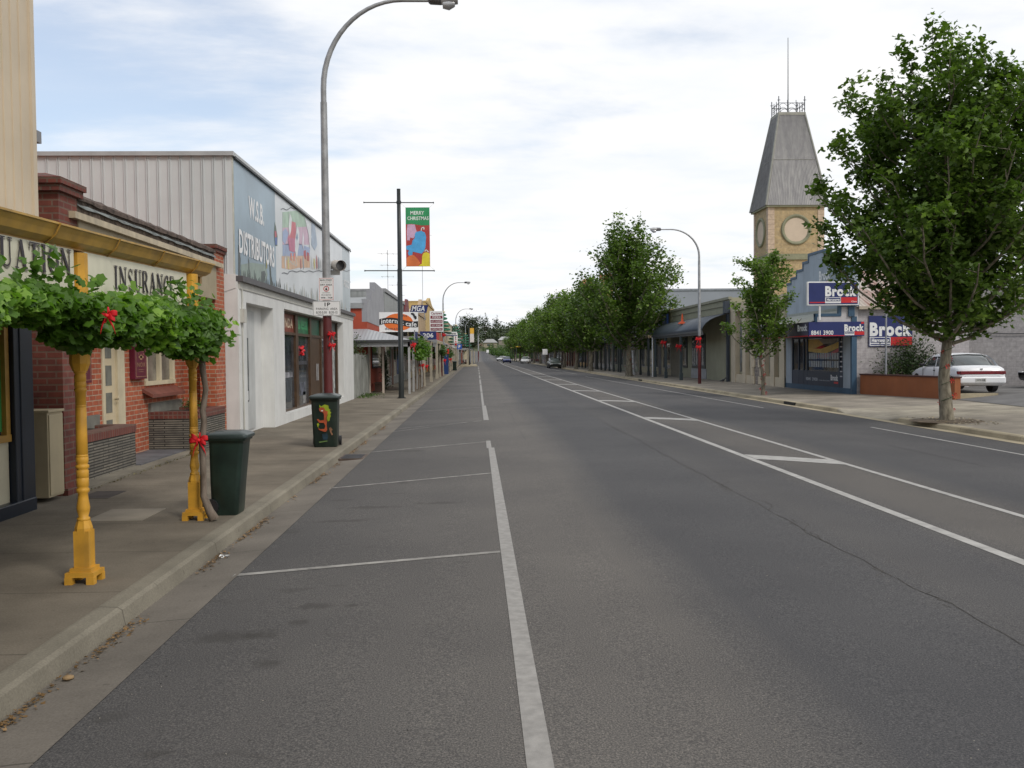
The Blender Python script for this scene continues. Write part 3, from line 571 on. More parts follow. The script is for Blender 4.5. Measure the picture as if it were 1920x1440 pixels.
# ---- wheelie bins
def bin_(label, c, rz, H, W, D, face):
    g = thing('wheelie_bin', label, 'wheelie bin', c, 'green wheelie bins'); x, y, z = c
    BG = pm((0.012, 0.024, 0.018) if face else (0.014, 0.028, 0.021), 0.38, 0.25, 4, dirt=0.15 if face else 0.05); LG = pm((0.035, 0.05, 0.048), 0.35, 0.15, 4)
    def rr(w_, d_, z_, dy=0, k=5, cr=0.05):
        P = []
        for cxs, cys, a0 in ((1, 1, 0), (-1, 1, 90), (-1, -1, 180), (1, -1, 270)):
            for i in range(k): a = R(a0+90*i/(k-1)); P.append((x+cxs*(w_/2-cr)+cr*math.cos(a), y+dy+cys*(d_/2-cr)+cr*math.sin(a), z+z_))
        return P
    mb = MB(); mb.loft([rr(W*.80, D*.62, 0.0, .03), rr(W*.83, D*.66, .03, .03), rr(W*.86, D*.74, H*.4, .02), rr(W*.91, D*.84, H*.84, 0), rr(W*.93, D*.87, H*.88, 0), rr(W*1.0, D*.96, H*.885, 0), rr(W*1.0, D*.96, H*.915, 0)], True)
    mb.build('body', BG, g)
    mb = MB(); mb.loft([rr(W*1.03, D*1.0, H*.915, -.01), rr(W*1.05, D*1.03, H*.925, -.01), rr(W*1.04, D*1.02, H*.955, -.01), rr(W*.92, D*.88, H*.975, -.01), rr(W*.62, D*.6, H*.995, -.01, cr=.04)], True)
    mb.obox((x, y, z), CAMF, -W*.2, W*.2, H*.965, H*1.0, -D*.3, -D*.1)
    lid = mb.build('lid', LG, g, 0.004)
    mb = MB(); mb.tube([(x-W*.40, y+D*.5, z+H*.93), (x-W*.40, y+D*.62, z+H*.95), (x+W*.40, y+D*.62, z+H*.95), (x+W*.40, y+D*.5, z+H*.93)], 0.014, 8); mb.build('handle', LG, g)
    for sx in (-1, 1):
        mb = MB(); cx_ = x+sx*W*.46; ring = lambda xx, r_: [(xx, y+D*.40+r_*math.cos(2*math.pi*i/18), z+.1+r_*math.sin(2*math.pi*i/18)) for i in range(18)]
        mb.loft([ring(cx_-.022, .06), ring(cx_-.022, .095), ring(cx_+.022, .095), ring(cx_+.022, .06)], False); mb.build('wheel', BLACKP, g)
    mb = MB(); mb.tube([(x-W*.46, y+D*.40, z+.1), (x+W*.46, y+D*.40, z+.1)], 0.012, 8); mb.build('axle', pm((.2, .2, .2), .4, metal=.8), g)
    if face:
        # child-like painted figure on the front
        def tilt(mbb, pts, m_, nm, wv):
            P = [(u, v) for u, v in pts]; k = len(P); a = sum(P[i][0]*P[(i+1) % k][1]-P[(i+1) % k][0]*P[i][1] for i in range(k))
            if a < 0: P = P[::-1]
            mm = MB(); vs = []
            for u, v in P:
                f = min(1, max(0, v/(H*.84))); d = D*(.66+(.84-.66)*f)/2+.004-(.03*(1-f)); vs.append((x+u, y-d-wv, z+v))
            mm.add(vs, [tuple(range(k))]); mm.build(nm, m_, g)
        U = lambda px: (px-607)/94.5*1.0; V = lambda py: (838-py)/94.5
        ring = lambda pts: [(U(570+a/12), V(730+b_/12)) for a, b_ in pts]
        OR = pm((0.42, 0.085, 0.03), .6, .2, 9); GN = pm((0.30, 0.38, 0.02), .6, .2, 9)
        tilt(None, ring([(340, 330), (380, 370), (450, 330), (540, 350), (545, 420), (590, 455), (560, 470), (605, 520), (575, 540), (590, 600), (570, 620), (560, 690), (520, 715), (495, 640), (520, 560), (480, 470), (400, 400), (345, 400)]), GN, 'painted_mane', .002)
        tilt(None, ring([(330, 420), (370, 390), (440, 400), (480, 470), (525, 480), (515, 560), (490, 620), (500, 700), (490, 780), (500, 900), (470, 945), (420, 940), (320, 900), (300, 860), (350, 880), (440, 880), (460, 800), (430, 740), (330, 740), (275, 660), (310, 655), (350, 690), (430, 680), (440, 600), (430, 520), (390, 500), (345, 480)]), OR, 'painted_figure', .004)
        tilt(None, ring([(275, 760), (310, 740), (330, 790), (300, 810), (320, 850), (290, 830)]), GN, 'painted_hand', .003)
        tilt(None, ring([(370, 470), (395, 455), (425, 465), (400, 485)]), WHITE, 'painted_eye', .006)
        tilt(None, ring([(540, 860), (580, 840), (620, 900), (590, 930), (625, 1010), (595, 1030), (560, 950)]), pm((0.25, 0.13, 0.07), .6, .2, 9), 'painted_shape', .003)
        tilt(None, ring([(380, 990), (500, 980), (520, 1060), (490, 1130), (400, 1120)]), pm((0.015, 0.04, 0.06), .6, .2, 9), 'painted_patch', .002)
        tilt(None, ring([(310, 1165), (400, 1150), (500, 1140), (495, 1165), (400, 1180), (320, 1195)]), pm((0.12, 0.2, 0.06), .6, .2, 9), 'painted_stroke', .003)
    g.rotation_euler = (0, 0, rz); return g
bin_('plain dark green wheelie bin behind the second yellow post', (-2.86, 10.85, 0), R(90), 0.96, 0.43, 0.46, False)
bin_('green wheelie bin painted with an orange figure, at the lamp post foot', (-3.03, 18.72, 0), R(3), 1.06, 0.56, 0.66, True)

# ---- meter box
g = thing('meter_box', 'cream steel meter cupboard standing in the gap by the brick pier', 'cabinet', (-5.6, 12.0, 0))
CR2 = pm((0.44, 0.37, 0.24), 0.5, 0.06, dirt=0.12)
MB().box(-5.86, -5.36, 11.82, 12.24, 0.06, 1.13).build('cabinet', CR2, g, 0.008)
MB().box(-5.36, -5.345, 11.84, 12.22, 0.09, 1.10).build('door', CR2, g, 0.004)
MB().box(-5.88, -5.335, 11.80, 12.25, 1.13, 1.16).build('lid', CR2, g, 0.004)

# ---- brick building
g = thing('brick_building', 'single-storey red brick shop with recessed entry between the beige and white buildings', 'building', (-8, 16, 0))
XI = -6.2
mb = MB(); mb.box(XI-0.3, XI, 12.66, 15.65, 0, 3.2); mb.box(XI-0.3, XI, 16.62, 17.62, 0, 3.2); mb.box(XI-0.3, XI, 19.32, 20.4, 0, 3.2); mb.box(XI-0.3, XI, 17.62, 19.32, 0, 1.28); mb.box(XI-0.3, XI, 17.62, 19.32, 2.45, 3.2); mb.box(XI-0.3, XI, 15.65, 16.62, 2.35, 3.2)
mb.box(XI, -5.47, 20.0, 20.4, 0, 3.2); mb.box(-16, XI-.3, 12.4, 20.4, 0, 3.6); mb.build('wall', BRICK, g)
# nearer pier (painted darker) and far pier, with corbelled caps
mb = MB(); mb.box(-6.9, -5.42, 12.42, 12.98, 0, 4.0); mb.box(-6.9, -5.36, 12.36, 12.99, 0.0, 0.10); mb.build('pier', brick_mat((0.19, 0.052, 0.035), (0.13, 0.038, 0.03), (0.16, 0.10, 0.075)), g)
mb = MB(); mb.box(-5.78, -5.44, 19.7, 20.42, 0, 4.0); mb.build('pier', BRICK, g)
mb = MB(); mb.box(-6.95, -5.36, 12.34, 13.06, 3.98, 4.07); mb.box(-6.92, -5.33, 12.30, 13.10, 4.07, 4.15); mb.add([(-6.9, 12.3, 4.15), (-5.33, 12.3, 4.15), (-5.33, 13.1, 4.15), (-6.9, 13.1, 4.15), (-6.6, 12.7, 4.27), (-5.7, 12.7, 4.27)], [(0, 1, 5, 4), (1, 2, 5), (2, 3, 4, 5), (3, 0, 4)])
CAPM = brick_mat((0.17, 0.045, 0.03), (0.11, 0.03, 0.025), (0.12, 0.08, 0.06), bw=0.12); mb.build('pier_cap', CAPM, g); mb = MB()
mb.box(-5.82, -5.40, 19.66, 20.45, 4.0, 4.07); mb.box(-5.84, -5.37, 19.63, 20.46, 4.07, 4.15); mb.build('pier_cap', CAPM, g)
mb = MB(); mb.box(-5.74, -5.44, 12.98, 19.7, 3.76, 4.01); mb.build('parapet', pm((0.13, 0.10, 0.08), 0.95, 0.5, 9, bmp=1.0), g)
rings = [[(a, y, z+random.uniform(-.012, .012)) for a, z in ((-5.78, 3.96), (-5.40, 3.96), (-5.40, 4.02), (-5.55, 4.10), (-5.66, 4.10), (-5.78, 4.02))] for y in np.linspace(13.0, 19.69, 30)]
mb = MB(); mb.loft(rings, False); mb.build('coping', pm((0.115, 0.085, 0.07), 0.95, 0.4, 7, bmp=1.0), g)
rings = [[(a, y, z+random.uniform(-.012, .012)) for a, z in ((-5.46, 3.91), (-5.40, 3.87), (-5.40, 3.90), (-5.46, 3.94))] for y in np.linspace(13.0, 19.69, 30)]
mb = MB(); mb.loft(rings, False); mb.build('flashing', pm((0.22, 0.24, 0.235), 0.6, 0.3, 5), g)
mb = MB(); mb.box(-5.5, -5.40, 12.98, 19.7, 3.0, 3.70); mb.build('lintel', pm((0.36, 0.30, 0.20), 0.7, 0.08, dirt=0.08), g)
mb = MB(); mb.box(-5.45, -5.33, 12.72, 20.0, 3.68, 3.77); mb.build('gutter', pm((0.50, 0.42, 0.29), 0.5, 0.15, 4, dirt=0.3), g)
MB().box(XI-.3, -5.5, 12.68, 20.0, 3.2, 3.25).build('ceiling', pm((0.4, 0.36, 0.28), .8), g)
# door
df = MB(); df.box(XI-0.06, XI+0.02, 15.65, 15.74, 0.1, 2.35); df.box(XI-0.06, XI+0.02, 16.30, 16.62, 0.1, 2.35); df.box(XI-0.06, XI+0.02, 15.74, 16.30, 2.26, 2.35); d = df.build('door_frame', CREAM, g)
dl = MB(); dl.box(XI-0.07, XI-0.02, 15.74, 16.30, 0.1, 2.26); d = dl.build('door', pm((0.60, 0.50, 0.33), 0.5, 0.05), g)
for k in range(4): MB().box(XI-0.022, XI-0.015, 15.86, 16.12, 0.42+0.46*k, 0.76+0.46*k).build('pane', pm((0.20, 0.20, 0.17), 0.2, 0.2, 4), d)
mb = MB(); mb.tube([(XI-0.02, 16.24, 1.1), (XI+0.04, 16.24, 1.1), (XI+0.04, 16.14, 1.1)], 0.012, 8); mb.build('handle', pm((.5, .45, .3), .3, metal=.9), d)
# window
wf = MB()
for a, b_ in ((17.62, 17.75), (18.42, 18.52), (19.2, 19.32)): wf.box(XI-0.08, XI+0.03, a, b_, 1.36, 2.38)
wf.box(XI-0.08, XI+0.04, 17.62, 19.32, 1.28, 1.36); wf.box(XI-0.08, XI+0.03, 17.62, 19.32, 2.38, 2.45); w_ = wf.build('window', CREAM, g, 0.006)
for a, b_ in ((17.75, 18.42), (18.52, 19.2)): 
    MB().box(XI-0.05, XI-0.045, a, b_, 1.36, 2.38).build('pane', pm((0.21, 0.19, 0.155), 0.25, 0.3, 3), w_)
mb = MB(); mb.add([(XI, 17.5, 1.24), (XI+.2, 17.5, 1.12), (XI+.2, 19.42, 1.12), (XI, 19.42, 1.24), (XI, 17.5, 1.17), (XI+.2, 17.5, 1.06), (XI+.2, 19.42, 1.06), (XI, 19.42, 1.17)], [(0, 1, 2, 3), (4, 7, 6, 5), (0, 4, 5, 1), (1, 5, 6, 2), (2, 6, 7, 3)]); mb.build('sill', pm((0.19, 0.065, 0.045), 0.7, 0.15), w_)
BURG = pm((0.12, 0.012, 0.03), 0.4, 0.1); GOLD = pm((0.38, 0.22, 0.12), 0.5, 0.1)
for (y0, y1, txt) in ((14.35, 15.02, ('VINORM',)), (16.9, 17.5, ('NOX',))):
    mb = MB(); mb.box(XI, XI+0.10, y0, y1, 1.42, 2.12); s_ = mb.build('wall_sign', BURG, g, 0.008)
    mb = MB()
    for (a, b_, c_, d_) in ((y0+.04, y1-.04, 1.46, 1.468), (y0+.04, y1-.04, 2.072, 2.08), (y0+.04, y0+.048, 1.47, 2.07), (y1-.048, y1-.04, 1.47, 2.07)): mb.box(XI+.1, XI+.104, a, b_, c_, d_)
    for k in range(7):
        a = R(180-30*k); cy_ = (y0+y1)/2; mb.box(XI+.1, XI+.104, cy_+.12*math.cos(a)-.008, cy_+.12*math.cos(a)+.008, 1.86+.1*math.sin(a), 1.89+.1*math.sin(a))
    mb.box(XI+.1, XI+.104, (y0+y1)/2-.11, (y0+y1)/2+.12, 1.80, 1.84); mb.box(XI+.1, XI+.104, (y0+y1)/2-.05, (y0+y1)/2+.05, 1.77, 1.86)
    mb.build('emblem', GOLD, s_); lettering(txt[0], (XI+.1, 0, 0), LEFTF, y0+.1, y1-.1, 1.64, 1.72, .004, GOLD, s_, 0.0)
    mb = MB(); mb.box(XI+.1, XI+.104, y0+.16, y1-.16, 1.585, 1.592); mb.box(XI+.1, XI+.104, y0+.2, y1-.2, 1.55, 1.556); mb.build('small_print', GOLD, s_)
mb = MB(); mb.box(XI, XI+.16, 14.3, 14.62, 1.2, 1.28); mb.build('letter_shelf', pm((0.1, 0.03, 0.025), 0.6), g)
MB().box(XI, -5.5, 15.4, 17.8, 0.0, 0.07).build('entry_step', pm((0.13, 0.13, 0.14), 0.8, 0.2), g)
def planter(label, x0, x1, y0, y1, h, plants):
    g = thing('planter', label, 'planter', ((x0+x1)/2, (y0+y1)/2, 0), 'slate planters at the brick shop entry')
    mb = MB(); t_ = 0.22; mb.box(x1-t_, x1, y0, y1, 0, h-.13); mb.box(x0, x1-t_, y0, y0+t_, 0, h-.13); mb.box(x0, x1-t_, y1-t_, y1, 0, h-.13); mb.build('slate_wall', SLATE, g)
    mb = MB(); e = .012; mb.box(x1-t_-e, x1+e, y0-e, y1+e, h-.13, h); mb.box(x0, x1-t_-e, y0-e, y0+t_, h-.13, h); mb.box(x0, x1-t_-e, y1-t_, y1+e, h-.13, h); mb.build('brick_edge', BRICKD, g)
    mb = MB(); vs = []; nx, ny = 6, 12
    for i in range(nx):
        for j in range(ny): vs.append((x0+.02+(x1-x0-.2)*i/(nx-1), y0+.1+(y1-y0-.2)*j/(ny-1), h-.06+random.uniform(-.03, .05)))
    mb.add(vs, [(i*ny+j, (i+1)*ny+j, (i+1)*ny+j+1, i*ny+j+1) for i in range(nx-1) for j in range(ny-1)]); mb.build('soil', pm((0.055, 0.045, 0.035), 0.95, 0.4, 12), g)
    MB().box(x0-.02, x0+.06, y0, y1, h-.1, h+.16).build('back_render', pm((0.17, 0.165, 0.14), 0.9, 0.2), g)
planter('slate planter with brick edge nearest the brick pier, empty soil', XI, -5.58, 12.7, 15.4, 0.73, 0)
planter('slate planter with brick edge under the cream window', XI, -5.27, 17.8, 19.66, 0.78, 1)
rng = np.random.default_rng(8); C = np.stack([rng.normal(-5.72, .10, 260), rng.normal(19.0, .16, 260), 0.80+np.abs(rng.normal(0, .07, 260))], 1)
g = thing('shrub', 'small green shrub growing in the planter under the window', 'shrub', (-5.72, 19.0, .74)); leaves('foliage', C, .045, 'small', leaf_mat((.06, .12, .03), (.12, .2, .05)), g, rng=rng)
mb = MB(); [mb.tube([(-5.72, 19.0, .74), (-5.72+random.uniform(-.1, .1), 19+random.uniform(-.12, .12), .88)], .005, 5) for _ in range(6)]; mb.build('stem', BARK, g)

# ---- white metal and rendered building
XW = -5.25; XL = -5.14
g = thing('warehouse_shop', 'white ribbed metal building with faded mural sign and brown framed shopfront', 'building', (-10, 29, 0))
RIB = pm((0.60, 0.62, 0.62), 0.45, 0.05, 1.0, dirt=0.02)
mb = MB(); mb.box(-30, XW, 20.5, 39.05, 3.5, 6.16)
for i in range(70):
    x = XW-.15-.235*i
    mb.box(x-.028, x-.014, 20.475, 20.5, 3.3, 6.16); mb.box(x+.014, x+.028, 20.475, 20.5, 3.3, 6.16)
mb.box(-30, -6.3, 20.5, 39.05, 0, 3.5); mb.build('metal_wall', RIB, g)
mb = MB(); mb.box(-30, XW+.06, 20.42, 20.56, 6.14, 6.23); mb.box(XW-.1, XW+.07, 20.56, 39.1, 6.15, 6.22); mb.build('roof_flashing', pm((0.42, 0.43, 0.43), 0.4, .08), g)
mb = MB(); mb.box(XW+.05, XW+.075, 20.56, 39.1, 6.10, 6.15); mb.build('roof_trim', pm((0.03, 0.033, 0.035), 0.5, .08), g)
MB().box(XW, XW+.015, 20.50, 20.60, 3.56, 6.12).build('corner_trim', pm((0.5, 0.49, 0.42), 0.5), g)
mb = MB(); mb.box(XW, XW+.02, 20.6, 24.72, 3.56, 6.1)
board = mb.build('sign_panel', pm((0.26, 0.35, 0.42), 0.35, 0.14, 0.7), g)
b2 = MB().box(XW, XW+.02, 24.73, 36.9, 3.56, 6.1).build('sign_panel', pm((0.60, 0.63, 0.65), 0.3, 0.08, 0.9), g)
b3 = MB().box(XW, XW+.02, 36.91, 39.05, 3.56, 6.1).build('sign_panel', pm((0.46, 0.52, 0.55), 0.35, 0.08, 0.9), g)
LW = pm((0.80, 0.80, 0.80), 0.5, 0.02)
XS = XW+.02; FO = (XS, 0, 0)
lettering('W.S.B.', FO, LEFTF, 21.85, 23.4, 5.02, 5.53, .006, LW, board, .035)
lettering('DISTRIBUTORS', FO, LEFTF, 20.9, 24.5, 4.1, 4.64, .012, LW, board, .035)
# mural colours, zoom pixels mapped on the sign plane: (zoom x, zoom y) of a 1227x1440 crop at 440,290 scale 5.335
def mz(a, b_): p = onx(440+a/5.335, 290+b_/5.335, XS); return (p[1], p[2])
def mural(pts, c, w_, par=b2, nm='mural_patch'):
    MB().opoly(FO, LEFTF, [mz(*p) for p in pts], w_-.002, w_).build(nm, pm(c, .35, .12, 3), par)
mural([(478, 575), (620, 560), (690, 610), (745, 720), (478, 730)], (.36, .50, .38), .004)
mural([(478, 730), (745, 720), (750, 900), (480, 900)], (.56, .38, .48), .004)
mural([(480, 900), (620, 880), (750, 930), (750, 1010), (480, 1015)], (.30, .38, .56), .004)
mural([(470, 1015), (750, 1010), (752, 1130), (640, 1130), (560, 1150), (470, 1135)], (.62, .40, .26), .004)
mural([(478, 770), (510, 740), (540, 790), (500, 900), (478, 860)], (.30, .38, .58), .006)
mural([(553, 660), (608, 680), (612, 850), (590, 960), (560, 940), (535, 830)], (.55, .10, .13), .008)
mural([(530, 830), (612, 840), (615, 985), (545, 960)], (.50, .12, .22), .010)
mural([(545, 580), (568, 640), (560, 760), (545, 820), (535, 720)], (.7, .72, .72), .012)
mural([(600, 860), (622, 700), (645, 780), (640, 900), (618, 1040), (600, 960)], (.68, .70, .72), .012)
mural([(608, 830), (620, 780), (630, 830), (620, 860)], (.15, .25, .35), .014)
mural([(678, 770), (690, 830), (684, 950), (672, 900)], (.7, .7, .74), .012)
mural([(700, 640), (740, 700), (765, 820), (752, 960), (735, 800)], (.68, .7, .72), .012)
mural([(768, 680), (800, 700), (825, 900), (800, 960), (765, 900)], (.32, .40, .50), .006)
mural([(555, 985), (570, 985), (568, 1060), (560, 1060)], (.65, .2, .15), .010)
mural([(585, 985), (605, 985), (598, 1065), (590, 1060)], (.65, .2, .15), .010)
mural([(690, 960), (710, 955), (715, 1050), (700, 1040), (688, 1000)], (.42, .04, .05), .008)
mural([(722, 975), (742, 985), (740, 1065), (724, 1060)], (.42, .04, .05), .008)
for k, a in enumerate((500, 530, 655, 680, 770, 790, 815, 835, 860)):
    mural([(a, 1000+20*(k % 3)), (a+9, 1040), (a+12, 1130), (a+4, 1150), (a-3, 1080)], ((.66, .68, .68), (.62, .55, .2), (.45, .15, .15), (.30, .35, .4))[k % 4], .009, nm='mural_stroke')
mural([(400, 672), (412, 720), (428, 820), (425, 915), (402, 910), (392, 800)], (.05, .09, .05), .004, board)
mural([(398, 760), (415, 770), (420, 820), (400, 830)], (.4, .05, .08), .006, board)
mural([(400, 830), (424, 830), (424, 900), (403, 905)], (.04, .10, .30), .006, board)
mural([(35, 900), (45, 950), (60, 1040), (50, 1225), (35, 1225)], (.04, .05, .05), .004, board)
mural([(135, 1030), (145, 1060), (148, 1250), (138, 1250)], (.03, .045, .04), .004, board)
mural([(345, 1080), (360, 1130), (372, 1310), (355, 1310)], (.03, .045, .04), .004, board)
mural([(265, 1170), (300, 1160), (310, 1200), (290, 1280), (262, 1280)], (.05, .07, .07), .004, board)
mural([(308, 880), (316, 1000), (322, 1140), (312, 1140)], (.30, .28, .06), .010, board)
mural([(60, 1100), (170, 1080), (300, 1100), (330, 1200), (300, 1290), (60, 1225)], (.24, .31, .27), .003, board)
random.seed(11)
for k in range(26):
    a = 60+k*16+random.uniform(-6, 6); hgt = random.uniform(30, 110); yb = 1232+(a-90)*0.268
    mural([(a, yb-hgt), (a+5, yb-hgt*.5), (a+8, yb), (a-3, yb)], (.06, .075, .07), .006, board if a < 460 else b2, 'mural_blade')
for k in range(34):
    a = 490+k*19+random.uniform(-7, 7); hgt = random.uniform(20, 130)*(1-.3*(a > 900)); yb = 1230+(a-90)*0.315
    mural([(a, yb-hgt), (a+4, yb-hgt*.5), (a+6, yb), (a-3, yb)], ((.22, .25, .24), (.40, .43, .40), (.5, .48, .42))[k % 3], .006, b2 if a < 1070 else b3, 'mural_blade')
mb = MB(); P = [mz(470+12*i, 1188-6*math.sin(i*.9)+(-20 if i > 5 else 0)-(i > 30)*8) for i in range(58)]
for (a, b_), (c_, d_) in zip(P, P[1:]): mb.opoly(FO, LEFTF, [(a, b_-.012), (c_, d_-.012), (c_, d_+.012), (a, b_+.012)], .006, .009)
P = [mz(460+14*i, 550-10*math.sin(i*1.1)-i*1.5) for i in range(12)]
for (a, b_), (c_, d_) in zip(P, P[1:]): mb.opoly(FO, LEFTF, [(a, b_-.01), (c_, d_-.01), (c_, d_+.01), (a, b_+.01)], .006, .009)
mb.build('mural_wave', pm((.14, .15, .17), .5), b2)
lettering('ASCO', FO, LEFTF, 37.1, 38.7, 4.55, 4.85, .006, LW, b3, .02); lettering('ASCO', FO, LEFTF, 25.9, 27.6, 4.42, 4.62, .006, pm((.5, .53, .53), .5), b2, .01)
# canopy fascia
mb = MB(); mb.box(XL-.08, XL+.02, 20.5, 39.15, 3.28, 3.44); mb.build('canopy_fascia', pm((.46, .45, .41), .6, .05, dirt=.1), g)
mb = MB(); mb.box(XW+.0, XL+.10, 20.45, 39.2, 3.44, 3.56); mb.build('canopy_gutter', pm((.10, .095, .10), .5, .1), g)
mb = MB(); mb.add([(XL-.05, 20.44, 3.60), (XL-.05, 20.44, 3.30), (-6.1, 20.44, 3.0), (-6.1, 20.44, 3.60)], [(0, 1, 2, 3)]); mb.box(-6.1, XL-.02, 20.455, 20.5, 0, 3.58); mb.build('end_panel', OFFW, g)
# rendered wall with door recess and shop opening
mb = MB(); RW0 = -5.6
for y0, y1 in ((20.5, 21.1), (23.85, 25.2), (36.2, 39.1)): mb.box(RW0, XL, y0, y1, 0, 3.28)
mb.box(RW0, XL, 25.2, 36.2, 0, 0.25); mb.box(RW0, XL, 25.2, 36.2, 3.08, 3.28); mb.box(RW0, XL, 21.1, 23.85, 3.02, 3.28); mb.box(-5.9, -5.44, 21.1, 23.85, 0, 3.02)
mb.build('rendered_wall', OFFW, g)
dd = MB().box(-5.44, -5.41, 21.2, 22.95, 0.08, 2.9).build('door', GREYW, g, .004)
MB().box(-5.41, -5.40, 21.25, 22.3, 0.75, 2.25).build('pane', glass_mat((.08, .085, .085), .15, .5), dd)
MB().box(-5.41, -5.395, 21.9, 22.2, .78, 1.0).build('notice', WHITE, dd)
mb = MB(); mb.tube([(XL+.02, 20.66, 3.3), (XL+.02, 20.7, 3.05), (XL+.02, 20.66, 2.9), (XL+.02, 20.66, .12)], .016, 8); mb.box(XL, XL+.09, 20.55, 20.78, 2.55, 2.85); mb.build('conduit_box', pm((.5, .49, .44), .5), g)
# shop opening
BR = pm((.075, .042, .022), .4, .2, 5)
fr_ = MB(); SX = -5.4
ysm = [25.2, 25.62, 26.05, 27.6, 28.0, 29.9, 30.25, 31.9, 32.2, 33.4, 33.7, 35.9, 36.2]
for y0, y1 in ((25.2, 25.28), (25.75, 25.95), (27.85, 28.25), (30.2, 30.5), (32.3, 32.5), (34.2, 34.5), (36.0, 36.2)): fr_.box(SX-.06, SX+.05, y0, y1, .25, 3.08)
fr_.box(SX-.06, SX+.04, 25.2, 36.2, 2.42, 2.5); fr_.box(SX-.06, SX+.04, 25.2, 36.2, .25, .31); fr_.box(SX-.06, SX+.04, 25.2, 36.2, 3.02, 3.08); sh = fr_.build('shopfront', BR, g)
MB().box(SX-.03, SX-.02, 25.28, 36.0, .31, 2.42).build('pane', GLASS, sh)
MB().box(SX-.03, SX+.01, 30.5, 32.3, .3, 2.42).build('door', BR, sh)
mb = MB(); [mb.tube([(SX+.06, y, 1.0), (SX+.06, y, 1.55)], .018, 8) for y in (31.3, 31.55)]; mb.build('door_handle', pm((.6, .6, .6), .3, metal=.8), sh)
for (y0, y1, c_, t_, cc) in ((25.28, 25.75, (.02, .12, .07), 'H', (.5, .5, .1)), (25.95, 27.85, (.22, .05, .03), 'ONDA', (.65, .5, .35)), (28.25, 30.2, (.02, .16, .07), 'sea', (.05, .3, .12)), (30.5, 32.3, (.02, .10, .06), '', None), (32.5, 34.2, (.15, .13, .1), '', None), (34.5, 36.0, (.03, .05, .05), '', None)):
    s_ = MB().box(SX-.03, SX-.005, y0, y1, 2.5, 3.02).build('transom_sign', pm(c_, .35, .25, 3), sh)
    if t_: lettering(t_, (SX-.005, 0, 0), LEFTF, y0+.15, y1-.15, 2.62, 2.9, .004, pm(cc, .5), s_, .03)
for (y0, y1, z0, z1, c_) in ((26.1, 27.3, .5, 1.1, (.05, .06, .07)), (26.3, 27.6, 1.2, 1.35, (.25, .25, .27)), (28.5, 29.9, 1.55, 1.66, (.06, .06, .07)), (28.4, 29.6, .6, 1.0, (.10, .11, .14)), (29.2, 29.6, .35, .7, (.3, .3, .3)), (34.6, 35.7, .35, 2.3, (.4, .42, .4))):
    MB().box(SX-.018, SX-.012, y0, y1, z0, z1).build('window_display', pm(c_, .4, .5, 6), sh)
mb = MB(); 
for a in range(5): q = a*1.257; mb.tube([(SX+.0, 29.0, 1.98), (SX+.03, 29+.2*math.cos(q), 1.98+.14*math.sin(q))], [.03, .05], 6)
mb.build('poinsettia', REDBOW, sh)
# floodlight on the sign
g2 = thing('floodlight', 'white floodlight drum fixed high on the mural sign', 'floodlight', (XS, 34.2, 5.0))
mb = MB(); c = Vector((XS+.32, 34.0, 5.05)); mb.tube([c+Vector((-.18, .25, .05)), c+Vector((.1, -.35, -.02))], .19, 16, False); mb.tube([c+Vector((-.18, .25, .05)), c+Vector((-.19, .27, .05))], .19, 16); mb.build('housing', pm((.55, .5, .45), .5), g2)
mb = MB(); mb.tube([c+Vector((.03, -.19, 0)), c+Vector((.04, -.2, 0))], .175, 16); mb.build('lens', pm((.06, .06, .06), .2), g2)
mb = MB(); mb.box(XS, XS+.3, 34.1, 34.2, 4.74, 4.9); mb.tube([(XS, 34.15, 4.8), c+Vector((-.05, .1, -.1))], .03, 8); mb.build('bracket', pm((.5, .48, .45), .5), g2)

# ================================================================ STREET FURNITURE
def lamp(label, x, y, side, H=9.04, group='curved-arm street lamps', sc=1.0, maroon=2.75):
    g = thing('street_lamp', label, 'street lamp', (x, y, 0), group); s = side
    mb = MB(); mb.tube([(x, y, 0), (x, y, maroon)], [.095, .09], 16); mb.tube([(x, y, 0), (x, y, .02)], .16, 16); mb.build('pole_base', MAROON, g)
    mb = MB(); mb.tube([(x, y, maroon), (x, y, 6.98), ], [.085, .068], 16); mb.build('pole', GALV, g)
    P = [(x, y, 6.98), (x, y, 7.25)]; 
    for i in range(1, 15):
        a = R(90*i/14); P.append((x+s*1.62*(1-math.cos(a)), y, 7.25+(H-7.25)*math.sin(a)))
    P.append((x+s*2.25, y, H-.005)); mb = MB(); mb.tube(P, [.058]*2+[.058-.0018*i for i in range(14)]+[.028], 14); mb.build('arm', GALV, g)
    mb = MB(); cx_ = x+s*2.42; ring = lambda xx, ry, rz, zc: [(xx, y+ry*math.cos(2*math.pi*i/14), zc+rz*math.sin(2*math.pi*i/14)) for i in range(14)]
    mb.loft([ring(x+s*2.16, .05, .05, H), ring(x+s*2.2, .10, .09, H+.01), ring(x+s*2.42, .11, .10, H+.01)][::(1 if s > 0 else -1)], True); mb.build('gear_housing', pm((.10, .10, .105), .4), g)
    mb = MB(); mb.loft([ring(x+s*2.42, .12, .10, H+.015), ring(x+s*2.62, .15, .10, H+.015), ring(x+s*2.76, .12, .075, H+.01)][::(1 if s > 0 else -1)], True); h = mb.build('luminaire', pm((.42, .42, .42), .4), g)
    mb = MB(); mb.loft([ring(x+s*2.45, .09, .07, H-.09), ring(x+s*2.58, .13, .09, H-.10), ring(x+s*2.70, .08, .05, H-.07)][::(1 if s > 0 else -1)], True); mb.build('lens', pm((.45, .46, .48), .12, spec=.8), h)
    return g
L0 = lamp('nearest tall grey street lamp with maroon base, in front of the white mural building', -3.07, 19.35, 1)
LM = [lamp('second street lamp on the left, with a green spiral Christmas tree on its pole', -3.35, 94, 1)]
